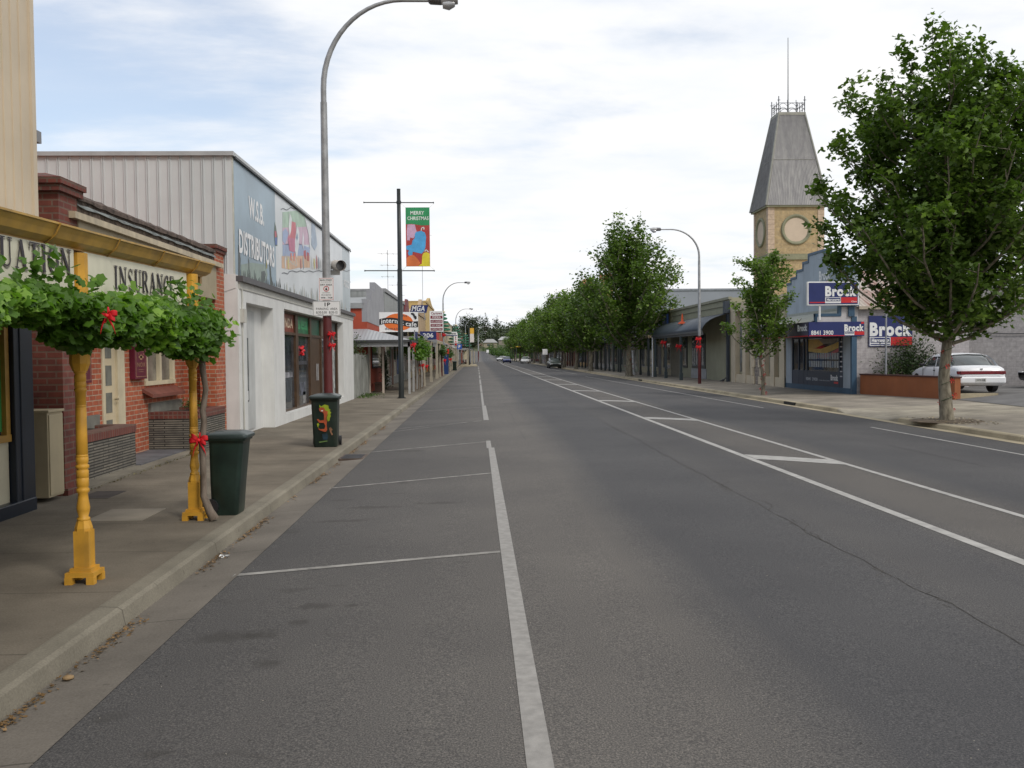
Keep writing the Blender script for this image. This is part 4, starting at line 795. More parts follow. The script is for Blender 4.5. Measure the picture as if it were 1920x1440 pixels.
for x, y, lb in ((-3.3, 148, 'third street lamp along the left kerb, rising behind the pizza sign'), (-2.3, 191, 'left kerb street lamp beside the far hill gum tree'), (.3, 242, 'far left street lamp just past the kerb build-out'), (.5, 300, 'small distant street lamp at the left where the road climbs'), (.7, 360, 'smallest street lamp, farthest up the left of the road')):
    c = copy_tree(LM[0]); place(c, (x, y, rise(y)), 0, lb)
lamp('grey street lamp with maroon base and red bows by the curved verandah on the right', 12.6, 52.5, -1, H=8.75)
c = copy_tree(LM[0]); place(c, (12.6, 120, 0), R(180), 'street lamp among the plane trees far along the right kerb')
bow('ribbon_bow', 'red bow tied to the maroon base of the nearest street lamp', (-2.97, 19.24, 2.25), .14)
bow('ribbon_bow', 'lower red bow hanging below another on the nearest street lamp', (-2.96, 19.23, 2.02), .13)
bow('ribbon_bow', 'upper red bow on the maroon lamp base by the curved verandah', (12.5, 52.35, 2.55), .3)
bow('ribbon_bow', 'lower red bow on the maroon lamp base by the curved verandah', (12.5, 52.35, 2.1), .28)
INK = pm((.05, .05, .055), .5)
def plate(name, label, c, w_, h_, m_=WHITE, cat='sign', group=None, t_=.012, border=None):
    g = thing(name, label, cat, c, group); P = []
    for sx, sz, a0 in ((1, 1, 0), (-1, 1, 90), (-1, -1, 180), (1, -1, 270)):
        for i in range(4): a = R(a0+30*i); P.append((sx*(w_/2-.02)+.02*math.cos(a), sz*(h_/2-.02)+.02*math.sin(a)))
    MB().opoly(c, CAMF, P, 0, t_).build('plate', m_, g)
    if border:
        mb = MB(); b = .008; q = .006
        for (a0, a1, b0, b1) in ((-w_/2+b, w_/2-b, h_/2-b-q, h_/2-b), (-w_/2+b, w_/2-b, -h_/2+b, -h_/2+b+q), (-w_/2+b, -w_/2+b+q, -h_/2+b, h_/2-b), (w_/2-b-q, w_/2-b, -h_/2+b, h_/2-b)): mb.obox(c, CAMF, a0, a1, b0, b1, t_, t_+.001)
        mb.build('border', border, g)
    return g
c = (-3.06, 19.245, 2.775); g = plate('parking_sign', 'wide white one-hour parking sign low on the nearest street lamp', c, .56, .30, border=INK)
lettering('1P', c, CAMF, -.04, .075, .045, .12, .014, INK, g, .03)
lettering('PARKING  AREA', c, CAMF, -.21, .22, -.03, .015, .014, INK, g, 0); lettering('8:30-5:30   8:30-12', c, CAMF, -.21, .22, -.105, -.055, .014, INK, g, .01)
lettering('MON-FRI', c, CAMF, -.18, -.06, -.135, -.118, .014, INK, g, 0); lettering('SAT', c, CAMF, .08, .14, -.135, -.118, .014, INK, g, 0)
RSIGN = pm((.5, .04, .04), .5)
c = (-3.06, 19.245, 3.17); g = plate('dry_area_sign', 'tall white dry-area sign with red ring, above the parking sign', c, .30, .46, border=RSIGN)
lettering('MAIN STREET', c, CAMF, -.12, .12, .165, .198, .014, INK, g, .02); lettering('is a declared', c, CAMF, -.1, .1, .135, .15, .014, INK, g, 0); lettering('DRY AREA', c, CAMF, -.12, .12, .07, .105, .014, INK, g, .02)
lettering('ALCOHOL', c, CAMF, -.08, .08, -.085, -.062, .014, INK, g, .0); lettering('PROHIBITED', c, CAMF, -.1, .1, -.135, -.108, .014, INK, g, .0); lettering('9PM - 7AM', c, CAMF, -.11, .12, -.195, -.16, .014, INK, g, .02)
mb = MB(); n = 28
ringp = lambda r_: [(r_*math.cos(2*math.pi*i/n), .005+r_*math.sin(2*math.pi*i/n)) for i in range(n)]
a, b_ = ringp(.058), ringp(.044)
for i in range(n): mb.opoly(c, CAMF, [b_[i], a[i], a[(i+1) % n], b_[(i+1) % n]], .0125, .0145)
mb.build('ring', RSIGN, g); MB().opoly(c, CAMF, [(-.02, -.025), (.022, -.025), (.018, .01), (.006, .02), (.004, .035), (-.006, .035), (-.008, .02), (-.02, .008)], .0125, .0145).build('symbol', INK, g)

def banner_pole(label, x, y, H):
    g = thing('banner_pole', label, 'banner pole', (x, y, 0), 'black banner poles')
    mb = MB(); mb.tube([(x, y, .03), (x, y, H*.62), (x, y, H*.62), (x, y, H)], [.115, .10, .088, .078], 18, True, True); mb.tube([(x, y, H), (x, y, H+.04)], .08, 16); mb.build('pole', DARKP, g)
    mb = MB(); mb.tube([(x, y, 0), (x, y, .03)], .19, 20); mb.tube([(x, y, .03), (x, y, .07)], .13, 18); mb.build('base_plate', DARKP, g)
    for z in (H-.52, H-3.36):
        mb = MB(); mb.tube([(x-1.44, y-.01, z), (x+1.44, y-.01, z-.02)], .022, 8); mb.tube([(x-1.47, y-.01, z), (x-1.43, y-.01, z)], .035, 8); mb.tube([(x+1.43, y-.01, z-.02), (x+1.47, y-.01, z-.02)], .035, 8); mb.tube([(x, y, z-.06), (x, y, z+.06)], .10, 16); mb.build('arm', DARKP, g)
    return g
banner_pole('tall black pole with four thin arms and a Christmas banner, in front of the cafe', -3.2, 39.4, 8.72)
def banner(label, x, y, z1):
    g = thing('banner', label, 'banner', (x, y, z1), 'street Christmas banners'); W, H = 1.0, 2.46; o = (x, y, z1-H)
    zp = lambda a, b_: ((a-115)/485*W-W/2, H-(b_-105)/1210*H)
    def cloth(pts, m_, nm, w_, par):
        # gently billowing sheet: polygons displaced backwards a little
        mb = MB(); P = [zp(*p) for p in pts]; a = sum(P[i][0]*P[(i+1) % len(P)][1]-P[(i+1) % len(P)][0]*P[i][1] for i in range(len(P)))
        if a < 0: P = P[::-1]
        mb.opoly(o, CAMF, P, w_-.004, w_); return mb.build(nm, m_, par)
    f = lambda c_: pm(c_, .55, .12, 3)
    b_ = cloth([(115, 105), (600, 105), (600, 1315), (115, 1315)], f((.42, .05, .045)), 'cloth', .004, g)
    cloth([(115, 105), (600, 105), (598, 470), (430, 475), (240, 440), (115, 450)], f((.03, .27, .10)), 'green_field', .008, b_)
    cloth([(150, 450), (300, 455), (335, 600), (290, 700), (270, 740), (200, 720), (195, 780), (140, 780), (135, 600)], f((.60, .38, .52)), 'pink_shape', .010, b_)
    cloth([(300, 640), (330, 605), (430, 585), (500, 620), (525, 700), (510, 920), (480, 1000), (430, 1055), (250, 1010), (240, 1080), (170, 1090), (150, 1030), (180, 990), (120, 960), (120, 890), (230, 870), (250, 780), (290, 740)], f((.08, .36, .66)), 'blue_shape', .012, b_)
    cloth([(455, 1310), (360, 1300), (430, 1260), (440, 1100), (470, 1040), (530, 1020), (590, 1050), (598, 1312)], f((.72, .60, .04)), 'yellow_shape', .014, b_)
    cloth([(120, 1310), (120, 1150), (200, 1080), (270, 1080), (340, 1150), (400, 1240), (350, 1310)], f((.66, .17, .05)), 'orange_shape', .011, b_)
    lt = f((.75, .78, .72))
    for a, bb, c_, d_ in ((425, 580, 440, 520), (440, 520, 485, 515), (485, 515, 480, 560), (495, 1010, 520, 970), (520, 970, 570, 1020)):
        dx, dy = c_-a, d_-bb; L = math.hypot(dx, dy); nx, ny = -dy/L*9, dx/L*9; cloth([(a+nx, bb+ny), (a-nx, bb-ny), (c_-nx, d_-ny), (c_+nx, d_+ny)], lt, 'curl', .016, b_)
    lettering('MERRY', o, CAMF, *[zp(215, 0)[0], zp(490, 0)[0]], zp(0, 255)[1], zp(0, 180)[1], .013, lt, b_, .02); lettering('CHRISTMAS', o, CAMF, zp(150, 0)[0], zp(580, 0)[0], zp(0, 365)[1], zp(0, 290)[1], .013, lt, b_, .02)
    mb = MB(); ex = W/2
    for sx in (-1, 1):
        mb.tube([(x+sx*ex, y, z1), (x+(.70 if sx > 0 else -.68), y, z1+.16)], .005, 4); mb.tube([(x+sx*ex, y, z1-H), (x+(.70 if sx > 0 else -.68), y, z1-H-.18)], .005, 4)
    mb.build('tie_rope', WHITE, g); return g
banner('bright Christmas banner with green heading on the near black pole', -2.42, 39.36, 7.98)
banner_pole('distant black banner pole past the kerb build-out on the left', -1.35, 165, 7.0)
g = thing('banner', 'small distant orange and white banner on the far black pole', 'banner', (-.7, 164.9, 6.2), 'street Christmas banners')
MB().box(-1.2, -.5, 164.88, 164.9, 5.5, 6.5).build('cloth', pm((.75, .42, .05), .5), g); MB().box(-1.2, -.5, 164.88, 164.9, 4.0, 5.5).build('lower_cloth', pm((.7, .65, .62), .5), g)

# ================================================================ LEFT SIDE, FURTHER ALONG
FEN = pm((.27, .275, .25), .8, .18, 1.5, dirt=.25)
g = thing('fence', 'weathered grey panel fence between the white building and the cafe', 'fence', (-5.25, 42, 0))
for i in range(6):
    y0 = 39.15+1.05*i; mb = MB(); mb.box(-5.28, -5.2, y0, y0+1.02, 0, 1.86+random.uniform(-.03, .03)); mb.build('panel', FEN, g)
mb = MB(); [mb.box(-5.20, -5.17, 39.15+1.05*i-.04, 39.15+1.05*i+.04, 0, 1.9) for i in range(7)]; mb.build('post', FEN, g)
def shrub(name, label, c, r3, n, size, mat, seed=1, shape='small', cat='shrub', group=None, gap=0.0):
    rng = np.random.default_rng(seed); g = thing(name, label, cat, c, group); k = max(6, n//110)
    cl = rng.normal(size=(k, 3)); cl /= np.linalg.norm(cl, axis=1)[:, None]; cl *= rng.uniform(.35, .9, (k, 1)); cl *= np.array(r3); cl[:, 2] += r3[2]
    P = cl[rng.integers(0, k, n)]+rng.normal(size=(n, 3))*np.array(r3)*.24; P[:, 2] = np.abs(P[:, 2])
    mb = MB()
    for q in cl[:14]: mb.tube([c, (c[0]+q[0]*.5, c[1]+q[1]*.5, c[2]+q[2]*.45), (c[0]+q[0], c[1]+q[1], c[2]+q[2])], [.03*r3[0], .02*r3[0], .008*r3[0]], 5)
    mb.build('stem', BARK, g); leaves('foliage', P+np.array(c), size, shape, mat, g, rng=rng); return g
DKL = leaf_mat((.045, .075, .028), (.10, .15, .05), .25); MIDL = leaf_mat((.055, .105, .022), (.13, .22, .045), .32); OLIVE = leaf_mat((.09, .11, .06), (.18, .20, .12), .3)
shrub('shrub', 'grey-green shrub spilling over the grey fence beside the cafe', (-6.0, 42.6, 1.3), (.8, 2.0, .75), 3200, .09, OLIVE, 3)
rng = np.random.default_rng(4); C = np.stack([-5.1+np.abs(rng.normal(0, .35, 500)), rng.uniform(39.6, 44, 500), np.abs(rng.normal(0, .05, 500))], 1)
o = leaves('creeping_weeds', C, .06, 'small', MIDL, None, rng=rng); tag(o, 'creeping green weeds at the foot of the grey fence', 'weeds', kind='stuff')
# cafe building
ORG = pm((.36, .062, .03), .75, .12, 2, bmp=.1); LGREY = pm((.30, .30, .315), .75, .08, 1.5); CSH = sheet_mat((.36, .37, .38)); CSHY = sheet_mat((.30, .31, .30), 'y', .18)
g = thing('cafe_building', 'orange-red cafe with grey stepped parapet and a striped iron verandah', 'building', (-8, 49, 0))
mb = MB(); mb.box(-14, -5.3, 45.5, 53.8, 0, 3.45); mb.box(-14, -5.55, 45.5, 53.8, 3.45, 4.12); mb.build('wall', ORG, g)
mb = MB(); mb.opoly((-5.3, 45.5, 0), LEFTF, [(0, 3.45), (8.3, 3.35), (8.3, 4.9), (8.0, 4.95), (7.9, 5.3), (7.6, 5.55), (4.0, 5.62), (3.45, 5.62), (3.45, 5.1), (1.9, 5.1), (1.9, 4.55), (0, 4.55)], -.25, .02); mb.build('stepped_parapet', LGREY, g)
mb = MB(); mb.box(-14, -5.5, 45.38, 45.5, 4.1, 4.36); mb.add([(-5.45, 45.4, 4.36), (-14, 45.4, 4.0), (-14, 54, 5.0), (-5.45, 54, 5.2)], [(0, 1, 2, 3)]); mb.add([(-5.5, 45.42, 4.36), (-5.6, 52, 4.8), (-12, 49.5, 5.1), (-14, 45.42, 4.36)], [(0, 1, 2, 3)]); mb.build('roof', pm((.30, .31, .31), .6, .1), g)
mb = MB(); mb.tube([(-7.2, 47, 4.6), (-7.2, 47, 4.85)], .22, 12); mb.lathe((-7.2, 47, 4.85), [(.10, 0), (.26, .08), (.26, .3), (.2, .42), (.05, .5)], 14); mb.build('roof_ventilator', pm((.08, .08, .085), .4, metal=.4), g)
mb = MB(); mb.box(-5.31, -5.27, 47.2, 51.8, 1.15, 2.5); w_ = mb.build('window', pm((.03, .012, .010), .6), g); MB().box(-5.272, -5.265, 47.35, 51.6, 1.25, 2.4).build('pane', GLASS, w_)
mb = MB(); mb.add([(-3.1, 43.6, 2.52), (-3.1, 53.5, 2.52), (-5.3, 53.5, 3.1), (-5.3, 45.5, 3.1)], [(0, 1, 2, 3)])
mb.add([(-7.2, 43.6, 2.52), (-3.1, 43.6, 2.52), (-5.3, 45.5, 3.1), (-7.2, 45.5, 3.1)], [(0, 1, 2, 3)]); mb.build('verandah_roof', sheet_mat((.36, .37, .38), 'x', .17, (.29, .30, .31), strn=.3), g)
mb = MB(); mb.box(-7.2, -3.08, 43.52, 43.6, 2.42, 2.53); mb.box(-3.1, -3.02, 43.52, 53.5, 2.42, 2.53); mb.build('verandah_gutter', pm((.06, .06, .06), .5), g)
mb = MB(); mb.box(-7.2, -3.12, 43.64, 43.74, 2.22, 2.42); mb.box(-3.22, -3.12, 43.64, 53.5, 2.22, 2.42); mb.build('verandah_beam', pm((.36, .36, .36), .6), g)
for i, (x, y) in enumerate(((-3.17, 43.75), (-3.17, 46.6), (-3.17, 49.8), (-3.17, 53.3), (-4.5, 44.9), (-5.2, 45.3), (-6.9, 43.8))): 
    mb = MB(); mb.box(x-.05, x+.05, y-.05, y+.05, 0, 2.25); mb.build('verandah_post', pm((.38, .38, .37) if i < 4 else (.5, .42, .35), .6, .1), g)
mb = MB(); mb.box(-5.1, -4.7, 46.0, 47.6, .42, .47); [mb.box(-5.05, -4.75, y, y+.05, 0, .42) for y in (46.15, 47.4)]; tag(mb.build('bench', pm((.12, .07, .05), .7)), 'low dark bench against the orange cafe wall', 'bench')
shrub('climbing_plant', 'dark green climber beside the cafe wall behind the black pole', (-4.85, 49.2, 0), (.28, .9, 1.05), 1600, .08, DKL, 9, cat='plant')
# cafe sign
c = (-3.86, 46.5, 3.45); g = thing('cafe_sign', 'white internet cafe signboard with orange oval above the verandah', 'sign', c); ORN = pm((.72, .16, .03), .5, .05)
MB().obox(c, CAMF, -.96, .96, -.48, .5, -.06, 0).build('board', WHITE, g); O = (c[0], c[1], c[2])
el = lambda rx, rz, cx0=0, cz0=0, n=32: [(cx0+rx*math.cos(2*math.pi*i/n), cz0+rz*math.sin(2*math.pi*i/n)) for i in range(n)]
MB().opoly(O, CAMF, el(.72, .43, -.02), 0, .006).build('oval', ORN, g)
MB().opoly(O, CAMF, [(-.5, -.05), (0, -.11), (.35, -.19), (.2, -.05), (-.2, .02)], .006, .009).build('highlight', pm((.85, .55, .1), .5), g)
wv = lambda u: .10*math.cos((u+.45)*2.6)-.02
mb = MB(); U = [-.955+i*1.91/24 for i in range(25)]
mb.opoly(O, CAMF, [(u, wv(u)-.14) for u in U]+[(u, wv(u)+.15) for u in U[::-1]], .009, .013); mb.build('band', BLACKP, g)
lettering('internet cafe', O, CAMF, -.86, .88, -.11, .13, .015, WHITE, g, .012, wave=wv); lettering('the', O, CAMF, .12, .42, .27, .37, .010, INK, g, .01); lettering('domain', O, CAMF, -.68, .02, -.38, -.25, .010, INK, g, .01, space=1.2)
MB().opoly(O, CAMF, [(.60, .44), (.68, .46), (.78, .42), (.80, .34), (.88, .28), (.90, .18), (.82, .12), (.76, .2), (.70, .34), (.62, .38)], .006, .012).build('mascot_mark', BLACKP, g)
mb = MB(); [mb.box(c[0]+s_, c[0]+s_+.05, c[1]-.05, c[1], 2.6, 2.98) for s_ in (-.8, .75)]; mb.build('bracket', GALV, g)
# vine on posts after the cafe
for (x, y, z, r3, n, sd, lb) in ((-3.1, 49, 1.55, (.65, 2.4, .55), 3000, 2, 'bushy grapevine crown over the posts just past the cafe verandah'), (-3.2, 80, 1.5, (.7, 2.5, .6), 1300, 4, 'small grapevine over the kerbside posts near the blue telephone box'), (-3.2, 100, 1.5, (.7, 2.5, .6), 1000, 5, 'grapevine over posts by the distant green bin')):
    g = shrub('grape_vine', lb, (x, y, z), r3, n, .13, leaf_mat((.09, .18, .025), (.17, .30, .05), .4) if sd == 2 else MIDL, sd, 'grape', 'vine')
    mb = MB(); [mb.tube([(x+.05*k, y-2+1.3*k, 0), (x+.02+.05*k, y-1.9+1.3*k, .8), (x+.03, y-1.8+1.2*k, z+.3)], [.04, .03, .025], 6) for k in range(4)]; mb.build('trunk', BARK, g)
for x, y, z, s_, lb in ((-3.05, 44.0, 2.28, .34, 'large red bow at the corner post of the cafe verandah'), (-3.0, 50.5, 1.25, .28, 'red bow on the first vine post past the cafe'), (-3.0, 54.5, 1.15, .28, 'red bow on the second vine post past the cafe'), (-3.0, 84, 1.3, .4, 'red bow by the blue telephone box'), (-3.0, 103, 1.3, .4, 'red bow near the distant green bin')):
    bow('ribbon_bow', lb, (x, y, z), s_)
mb = MB()
tag(MB().box(-3.35, -2.95, 79.6, 80.0, 0, 2.35).build('sign_totem', MAROON), 'tall dark maroon post box on the footpath past the blue 206 sign', 'post')
g = thing('telephone_box', 'blue telephone cabinet with red top on the left footpath', 'telephone box', (-3.1, 88, 0)); MB().box(-3.5, -2.7, 87.6, 88.4, 0, 1.9).build('cabinet', pm((.02, .05, .16), .4), g); MB().box(-3.55, -2.65, 87.5, 88.5, 1.9, 2.35).build('hood', REDBOW, g)
b_ = copy_tree(bpy.data.objects['wheelie_bin']); place(b_, (-2.6, 108, 0), 0, 'distant green bin standing alone at the left kerb', 1.15)

# generic shopfronts: wall, parapet, verandah with posts, windows
def shop(label, side, y0, y1, h, wc, name='shop_building', ver=None, xw=None, vx=None, roofc=(.3, .31, .31), posts=4, ph=2.9, trim=None, gable=0, win=(.02, .022, .025), postc=(.05, .06, .06), depth=12, wmat=None, nwin=None):
    s = side; xw = xw if xw is not None else (-5.3 if s < 0 else 14.6); vx = vx if vx is not None else (-3.1 if s < 0 else 12.9)
    bs = .1 if s > 0 else 0
    if s < 0: posts = min(posts, 3); postc = (.40, .36, .28)
    g = thing(name, label, 'building', (xw+s*3, (y0+y1)/2, bs)); wm = wmat or pm(wc, .8, .09, 1.2, dirt=.08)
    mb = MB(); mb.box(xw, xw+s*depth, y0, y1, -.2, h)
    if gable: mb.opoly((xw, (y0+y1)/2, 0), LEFTF if s < 0 else RIGHTF, [(-(y1-y0)/2, h), ((y1-y0)/2, h), ((y1-y0)/2*.45, h+gable*.35), (0, h+gable), (-(y1-y0)/2*.45, h+gable*.35)], -.3, .02)
    mb.build('wall', wm, g)
    mb = MB(); mb.box(xw-s*.08, xw+s*.2, y0-.02, y1+.02, h-.12, h+.08); mb.box(xw+s*.2, xw+s*depth, y0-.03, y0+.1, h-.05, h+.06); mb.build('parapet', pm(trim or tuple(x*.8 for x in wc), .7), g)
    if ver is None: ver = ph
    mb = MB(); k = 7; pr = [(xw, ver+.75)]+[(xw-s*((abs(vx-xw))*(1-(1-t)**1.0)), ver+.75-.75*t**1.6) for t in np.linspace(.15, 1, 6)]
    vs = [(x, y, z+bs) for y in (y0, y1) for x, z in pr]; n = len(pr); mb.add(vs, [(i, i+1, n+i+1, n+i) for i in range(n-1)], True)
    if s < 0: pass
    mb.build('verandah_roof', sheet_mat(roofc, 'y', .15), g)
    mb = MB(); mb.box(vx-.05, vx+.05, y0, y1, ver-.18+bs, ver+.02+bs); mb.box(min(vx, xw), max(vx, xw), y0, y0+.06, ver-.16+bs, ver+bs); mb.build('verandah_fascia', pm(trim or roofc, .6), g)
    for i in range(posts):
        y = y0+.3+(y1-y0-.6)*i/max(1, posts-1); mb = MB(); q = .075; mb.box(vx-q, vx+q, y-q, y+q, bs-.02, ver-.1+bs); mb.box(vx-q*1.3, vx+q*1.3, y-q*1.3, y+q*1.3, bs-.02, bs+.35); mb.build('verandah_post', pm(postc, .5), g)
    nw = nwin or max(2, int((y1-y0)/3.2)); wd = (y1-y0)/nw
    for i in range(nw):
        a = y0+wd*i+.35; b_ = a+wd-.9
        if i % 3 == 1: MB().box(xw-s*.03, xw+s*.05, a, a+1.0, bs, bs+2.2).build('door', pm(random.choice([(.12, .05, .03), (.05, .06, .07), (.3, .28, .24)]), .5), g); a += 1.2
        if b_-a > .5:
            f = MB().box(xw-s*.035, xw+s*.05, a-.06, b_+.06, bs+.5, bs+2.45).build('window', pm((.35, .33, .28), .6), g); mm = MB(); kk = max(1, int((b_-a)/1.0))
            for j in range(kk): q0 = a+(b_-a)*j/kk; mm.box(xw-s*.045, xw-s*.03, q0+.02, q0+(b_-a)/kk-.02, bs+.56, bs+2.39)
            mm.build('pane', GLASS, f)
    return g
shop('grey corrugated building with maroon gable edge behind the blue MGA sign', -1, 54.2, 72, 5.6, (.33, .335, .32), ver=2.9, roofc=(.06, .065, .08), wmat=CSHY, trim=(.26, .26, .26))
G_ = thing('gable_end', 'dark maroon gable end panel beside the navy MGA sign', 'wall', (-5.3, 71, 4.6)); MB().opoly((-5.18, 66, 0), LEFTF, [(0, 3.6), (5.8, 3.6), (5.8, 5.2), (5.0, 6.0), (3.2, 5.95)], -.1, .03).build('panel', pm((.16, .035, .04), .6), G_)
shop('cream shop with dark verandah beneath the blue street number sign', -1, 72.5, 84, 4.9, (.46, .38, .24), roofc=(.10, .10, .11), trim=(.4, .33, .2), gable=.8)
shop('tan brick shop with grey gable roof behind the pizza sign', -1, 84.5, 97, 5.6, (.42, .30, .18), roofc=(.2, .21, .22), gable=1.6)
shop('yellow stone building with curved pediment beyond the pizza sign', -1, 97.5, 116, 7.4, (.52, .37, .15), name='stone_building', roofc=(.32, .30, .26), gable=.9)
shop('shop with bright red awning and white fascia on the left', -1, 117, 131, 5.6, (.42, .04, .035), roofc=(.45, .03, .03), trim=(.6, .6, .6), gable=0)
shop('orange brick shop with cream verandah on the left', -1, 132, 150, 6.0, (.32, .10, .045), roofc=(.4, .36, .28))
shop('cream two-storey shop beyond the kerb build-out on the left', -1, 151, 172, 7.0, (.46, .40, .28), xw=-4.6, vx=-1.6, roofc=(.3, .3, .28))
shop('small white shop with grey verandah near the far left lamps', -1, 174, 200, 5.2, (.5, .5, .48), xw=-3.4, vx=-1, roofc=(.3, .3, .3))
shop('brick red shop far down the left of the road', -1, 204, 235, 5.5, (.25, .08, .05), xw=-3.2, vx=-.6, roofc=(.15, .15, .15))
# hanging signs on the left
def board(name, label, px0, py0, px1, py1, Y, m_, texts, cat='sign', frame=None, shear=0):
    a = ony(px0, py1, Y); b_ = ony(px1, py0, Y); c = ((a[0]+b_[0])/2, Y, a[2]); g = thing(name, label, cat, c); W, H = b_[0]-a[0], b_[2]-a[2]
    MB().opoly(c, CAMF, [(-W/2-shear*H/2, 0), (W/2-shear*H/2, 0), (W/2+shear*H/2, H), (-W/2+shear*H/2, H)], -.08, 0).build('board', m_, g)
    for t_, u0, u1, v0, v1, mm, bd, sh in texts:
        if t_ is None: MB().obox(c, CAMF, (u0-.5)*W, (u1-.5)*W, v0*H, v1*H, 0, .006).build('stripe', mm, g)
        else: lettering(t_, c, CAMF, (u0-.5)*W, (u1-.5)*W, v0*H, v1*H, .009, mm, g, bd, sh)
    mb = MB()
    for k in (-.35, .35): mb.box(c[0]+k*W-.03, c[0]+k*W+.03, Y-.06, Y-.02, c[2]-.45, c[2]+.02)
    mb.build('bracket', GALV, g); return g
BLUE = pm((.018, .028, .13), .4, .08); SRED = pm((.55, .02, .025), .45, .06); MARS = pm((.20, .02, .035), .5)
board('mga_sign', 'slanted navy sign with white MGA letters above the cafe roofline', 770, 572, 801, 587, 60, BLUE, [('MGA', .06, .84, .22, .93, WHITE, .02, .25), (None, .02, .8, .04, .12, WHITE, 0, 0)], shear=.25)
board('number_sign', 'navy street number 206 sign hanging past the cafe', 787.5, 621, 818, 637, 58, BLUE, [('206', .18, .82, .25, .78, WHITE, .015, 0)])
board('pizza_sign', 'tall white and maroon pizza takeaway sign on the left', 806, 583, 831, 622, 76, WHITE, [('Carlows', .1, .9, .83, .95, MARS, .02, 0), (None, .06, .94, .63, .77, MARS, 0, 0), ('PIZZA', .2, .82, .66, .74, WHITE, .02, 0), (None, .06, .94, .43, .57, MARS, 0, 0), ('HOT CHICKENS', .1, .9, .46, .54, WHITE, .0, 0), (None, .06, .94, .24, .38, MARS, 0, 0), ('HOT ROAST', .15, .85, .27, .35, WHITE, .01, 0), (None, .06, .94, .05, .18, MARS, 0, 0), ('CAPPUCCINO', .12, .88, .08, .15, WHITE, 0, 0)])
g = thing('shop_awning_board', 'navy side panel beneath the internet cafe sign', 'sign', (-3.3, 52, 2.5)); MB().opoly((-3.06, 48, 0), LEFTF, [(-1.5, 2.75), (.5, 2.55), (.5, 3.05), (-1.5, 3.05)], -.04, .0).build('panel', BLUE, g)
board('newsagent_sign', 'white sign with dark writing past the blue 206 sign', 834, 622, 857, 630, 95, WHITE, [('Delawares', .1, .9, .35, .85, INK, .02, 0), (None, 0, 1, 0, .2, BLUE, 0, 0)])
board('vertical_sign', 'narrow white vertical sign under the newsagent sign', 851, 625, 858, 643, 105, WHITE, [('V', .3, .7, .75, .9, REDBOW, .03, 0), ('I', .4, .6, .5, .65, REDBOW, .03, 0), ('D', .3, .7, .28, .42, REDBOW, .03, 0), ('E', .3, .7, .05, .2, REDBOW, .03, 0)])
board('parking_symbol_sign', 'round blue parking sign on the left footpath', 857, 645, 866, 655, 120, pm((.03, .10, .4), .4), [('P', .3, .7, .2, .8, WHITE, .04, 0)])
board('bank_sign', 'small orange sign under the dark awning', 815, 651, 829, 658, 82, pm((.75, .25, .02), .5), [])
board('shop_sign', 'small pale sign beneath the 206 awning', 806, 643, 818, 650, 70, pm((.4, .4, .4), .5), [('BAKERY', .1, .9, .3, .7, INK, .02, 0)])
board('shop_sign', 'small white sign on top of the maroon post', 830, 653, 838, 659, 79.5, WHITE, [('TAXI', .2, .8, .3, .7, INK, .0, 0)])
board('shop_sign', 'cream hanging sign near the far black banner pole', 869, 658, 876, 674, 155, pm((.6, .55, .4), .5), [])
# green spiral Christmas trees on lamp poles
def spiral(label, x, y, z0, z1, r0):
    g = thing('spiral_tree_decoration', label, 'Christmas decoration', (x, y, z0), 'green spiral Christmas trees on lamp posts'); P = []; rad = []
    for i in range(100): t = i/99; a = t*2*math.pi*5.5; rr_ = r0*(1-.75*t); P.append((x+rr_*math.cos(a), y+rr_*math.sin(a), z0+(z1-z0)*t)); rad.append(.09)
    MB().tube(P, rad, 6).build('spiral_tinsel', pm((.01, .13, .06), .5, .3, 6), g)
    MB().lathe((x, y, z1), [(.03, 0), (.25, .12), (.06, .2), (.02, .4)], 8).build('star', pm((.6, .5, .2), .4), g); MB().lathe((x, y-.1, z0-.35), [(.1, 0), (.3, .15), (.1, .35)], 8).build('bow', REDBOW, g)
spiral('largest green spiral tinsel tree, beside the pizza sign', -3.35, 94, 4.0, 6.0, .75)
spiral('second green spiral tinsel tree in front of the yellow stone building', -3.3, 148, 3.6, 6.4, 1.3)
spiral('far green spiral tinsel tree on the left near the hill trees', -2.3, 191, 3.2, 6.0, 1.3)
# aerials
def aerial(label, x, y, z0, z1):
    g = thing('tv_aerial', label, 'aerial', (x, y, z0), 'television aerials on the roofs')
    MB().tube([(x, y, z0), (x, y, z1)], .018, 6).build('mast', GALV, g); mb = MB()
    for k in range(3): z = z1-.25-.8*k; mb.tube([(x-.7+.15*k, y, z), (x+.7-.15*k, y+.3, z)], .009, 5); mb.tube([(x, y-.5, z), (x, y+.5, z)], .018, 5); mb.tube([(x-.4, y-.3, z-.02), (x-.4, y+.3, z-.02)], .015, 5); mb.tube([(x+.4, y-.3, z-.02), (x+.4, y+.3, z-.02)], .015, 5)
    mb.build('element', GALV, g)
aerial('thin television aerial behind the black banner pole', -6.2, 66, 5.4, 9.2); aerial('tallest television aerial, above the blue MGA sign', -4.0, 70, 5.2, 11.0); aerial('small television aerial over the grey corrugated building', -6.2, 74, 5.2, 7.6)
g = thing('tv_aerial', 'flat television aerial on the cafe roof beside the ventilator', 'aerial', (-6.9, 46.5, 4.5), 'television aerials on the roofs')
MB().tube([(-6.9, 46.5, 4.3), (-6.9, 46.5, 5.5)], .02, 6).build('mast', GALV, g); mb = MB(); mb.tube([(-7.9, 46.5, 5.5), (-6.2, 46.5, 5.45)], .02, 5); [mb.tube([(-7.8+.25*k, 46.2, 5.5), (-7.8+.25*k, 46.8, 5.5)], .012, 4) for k in range(7)]; mb.build('element', GALV, g)

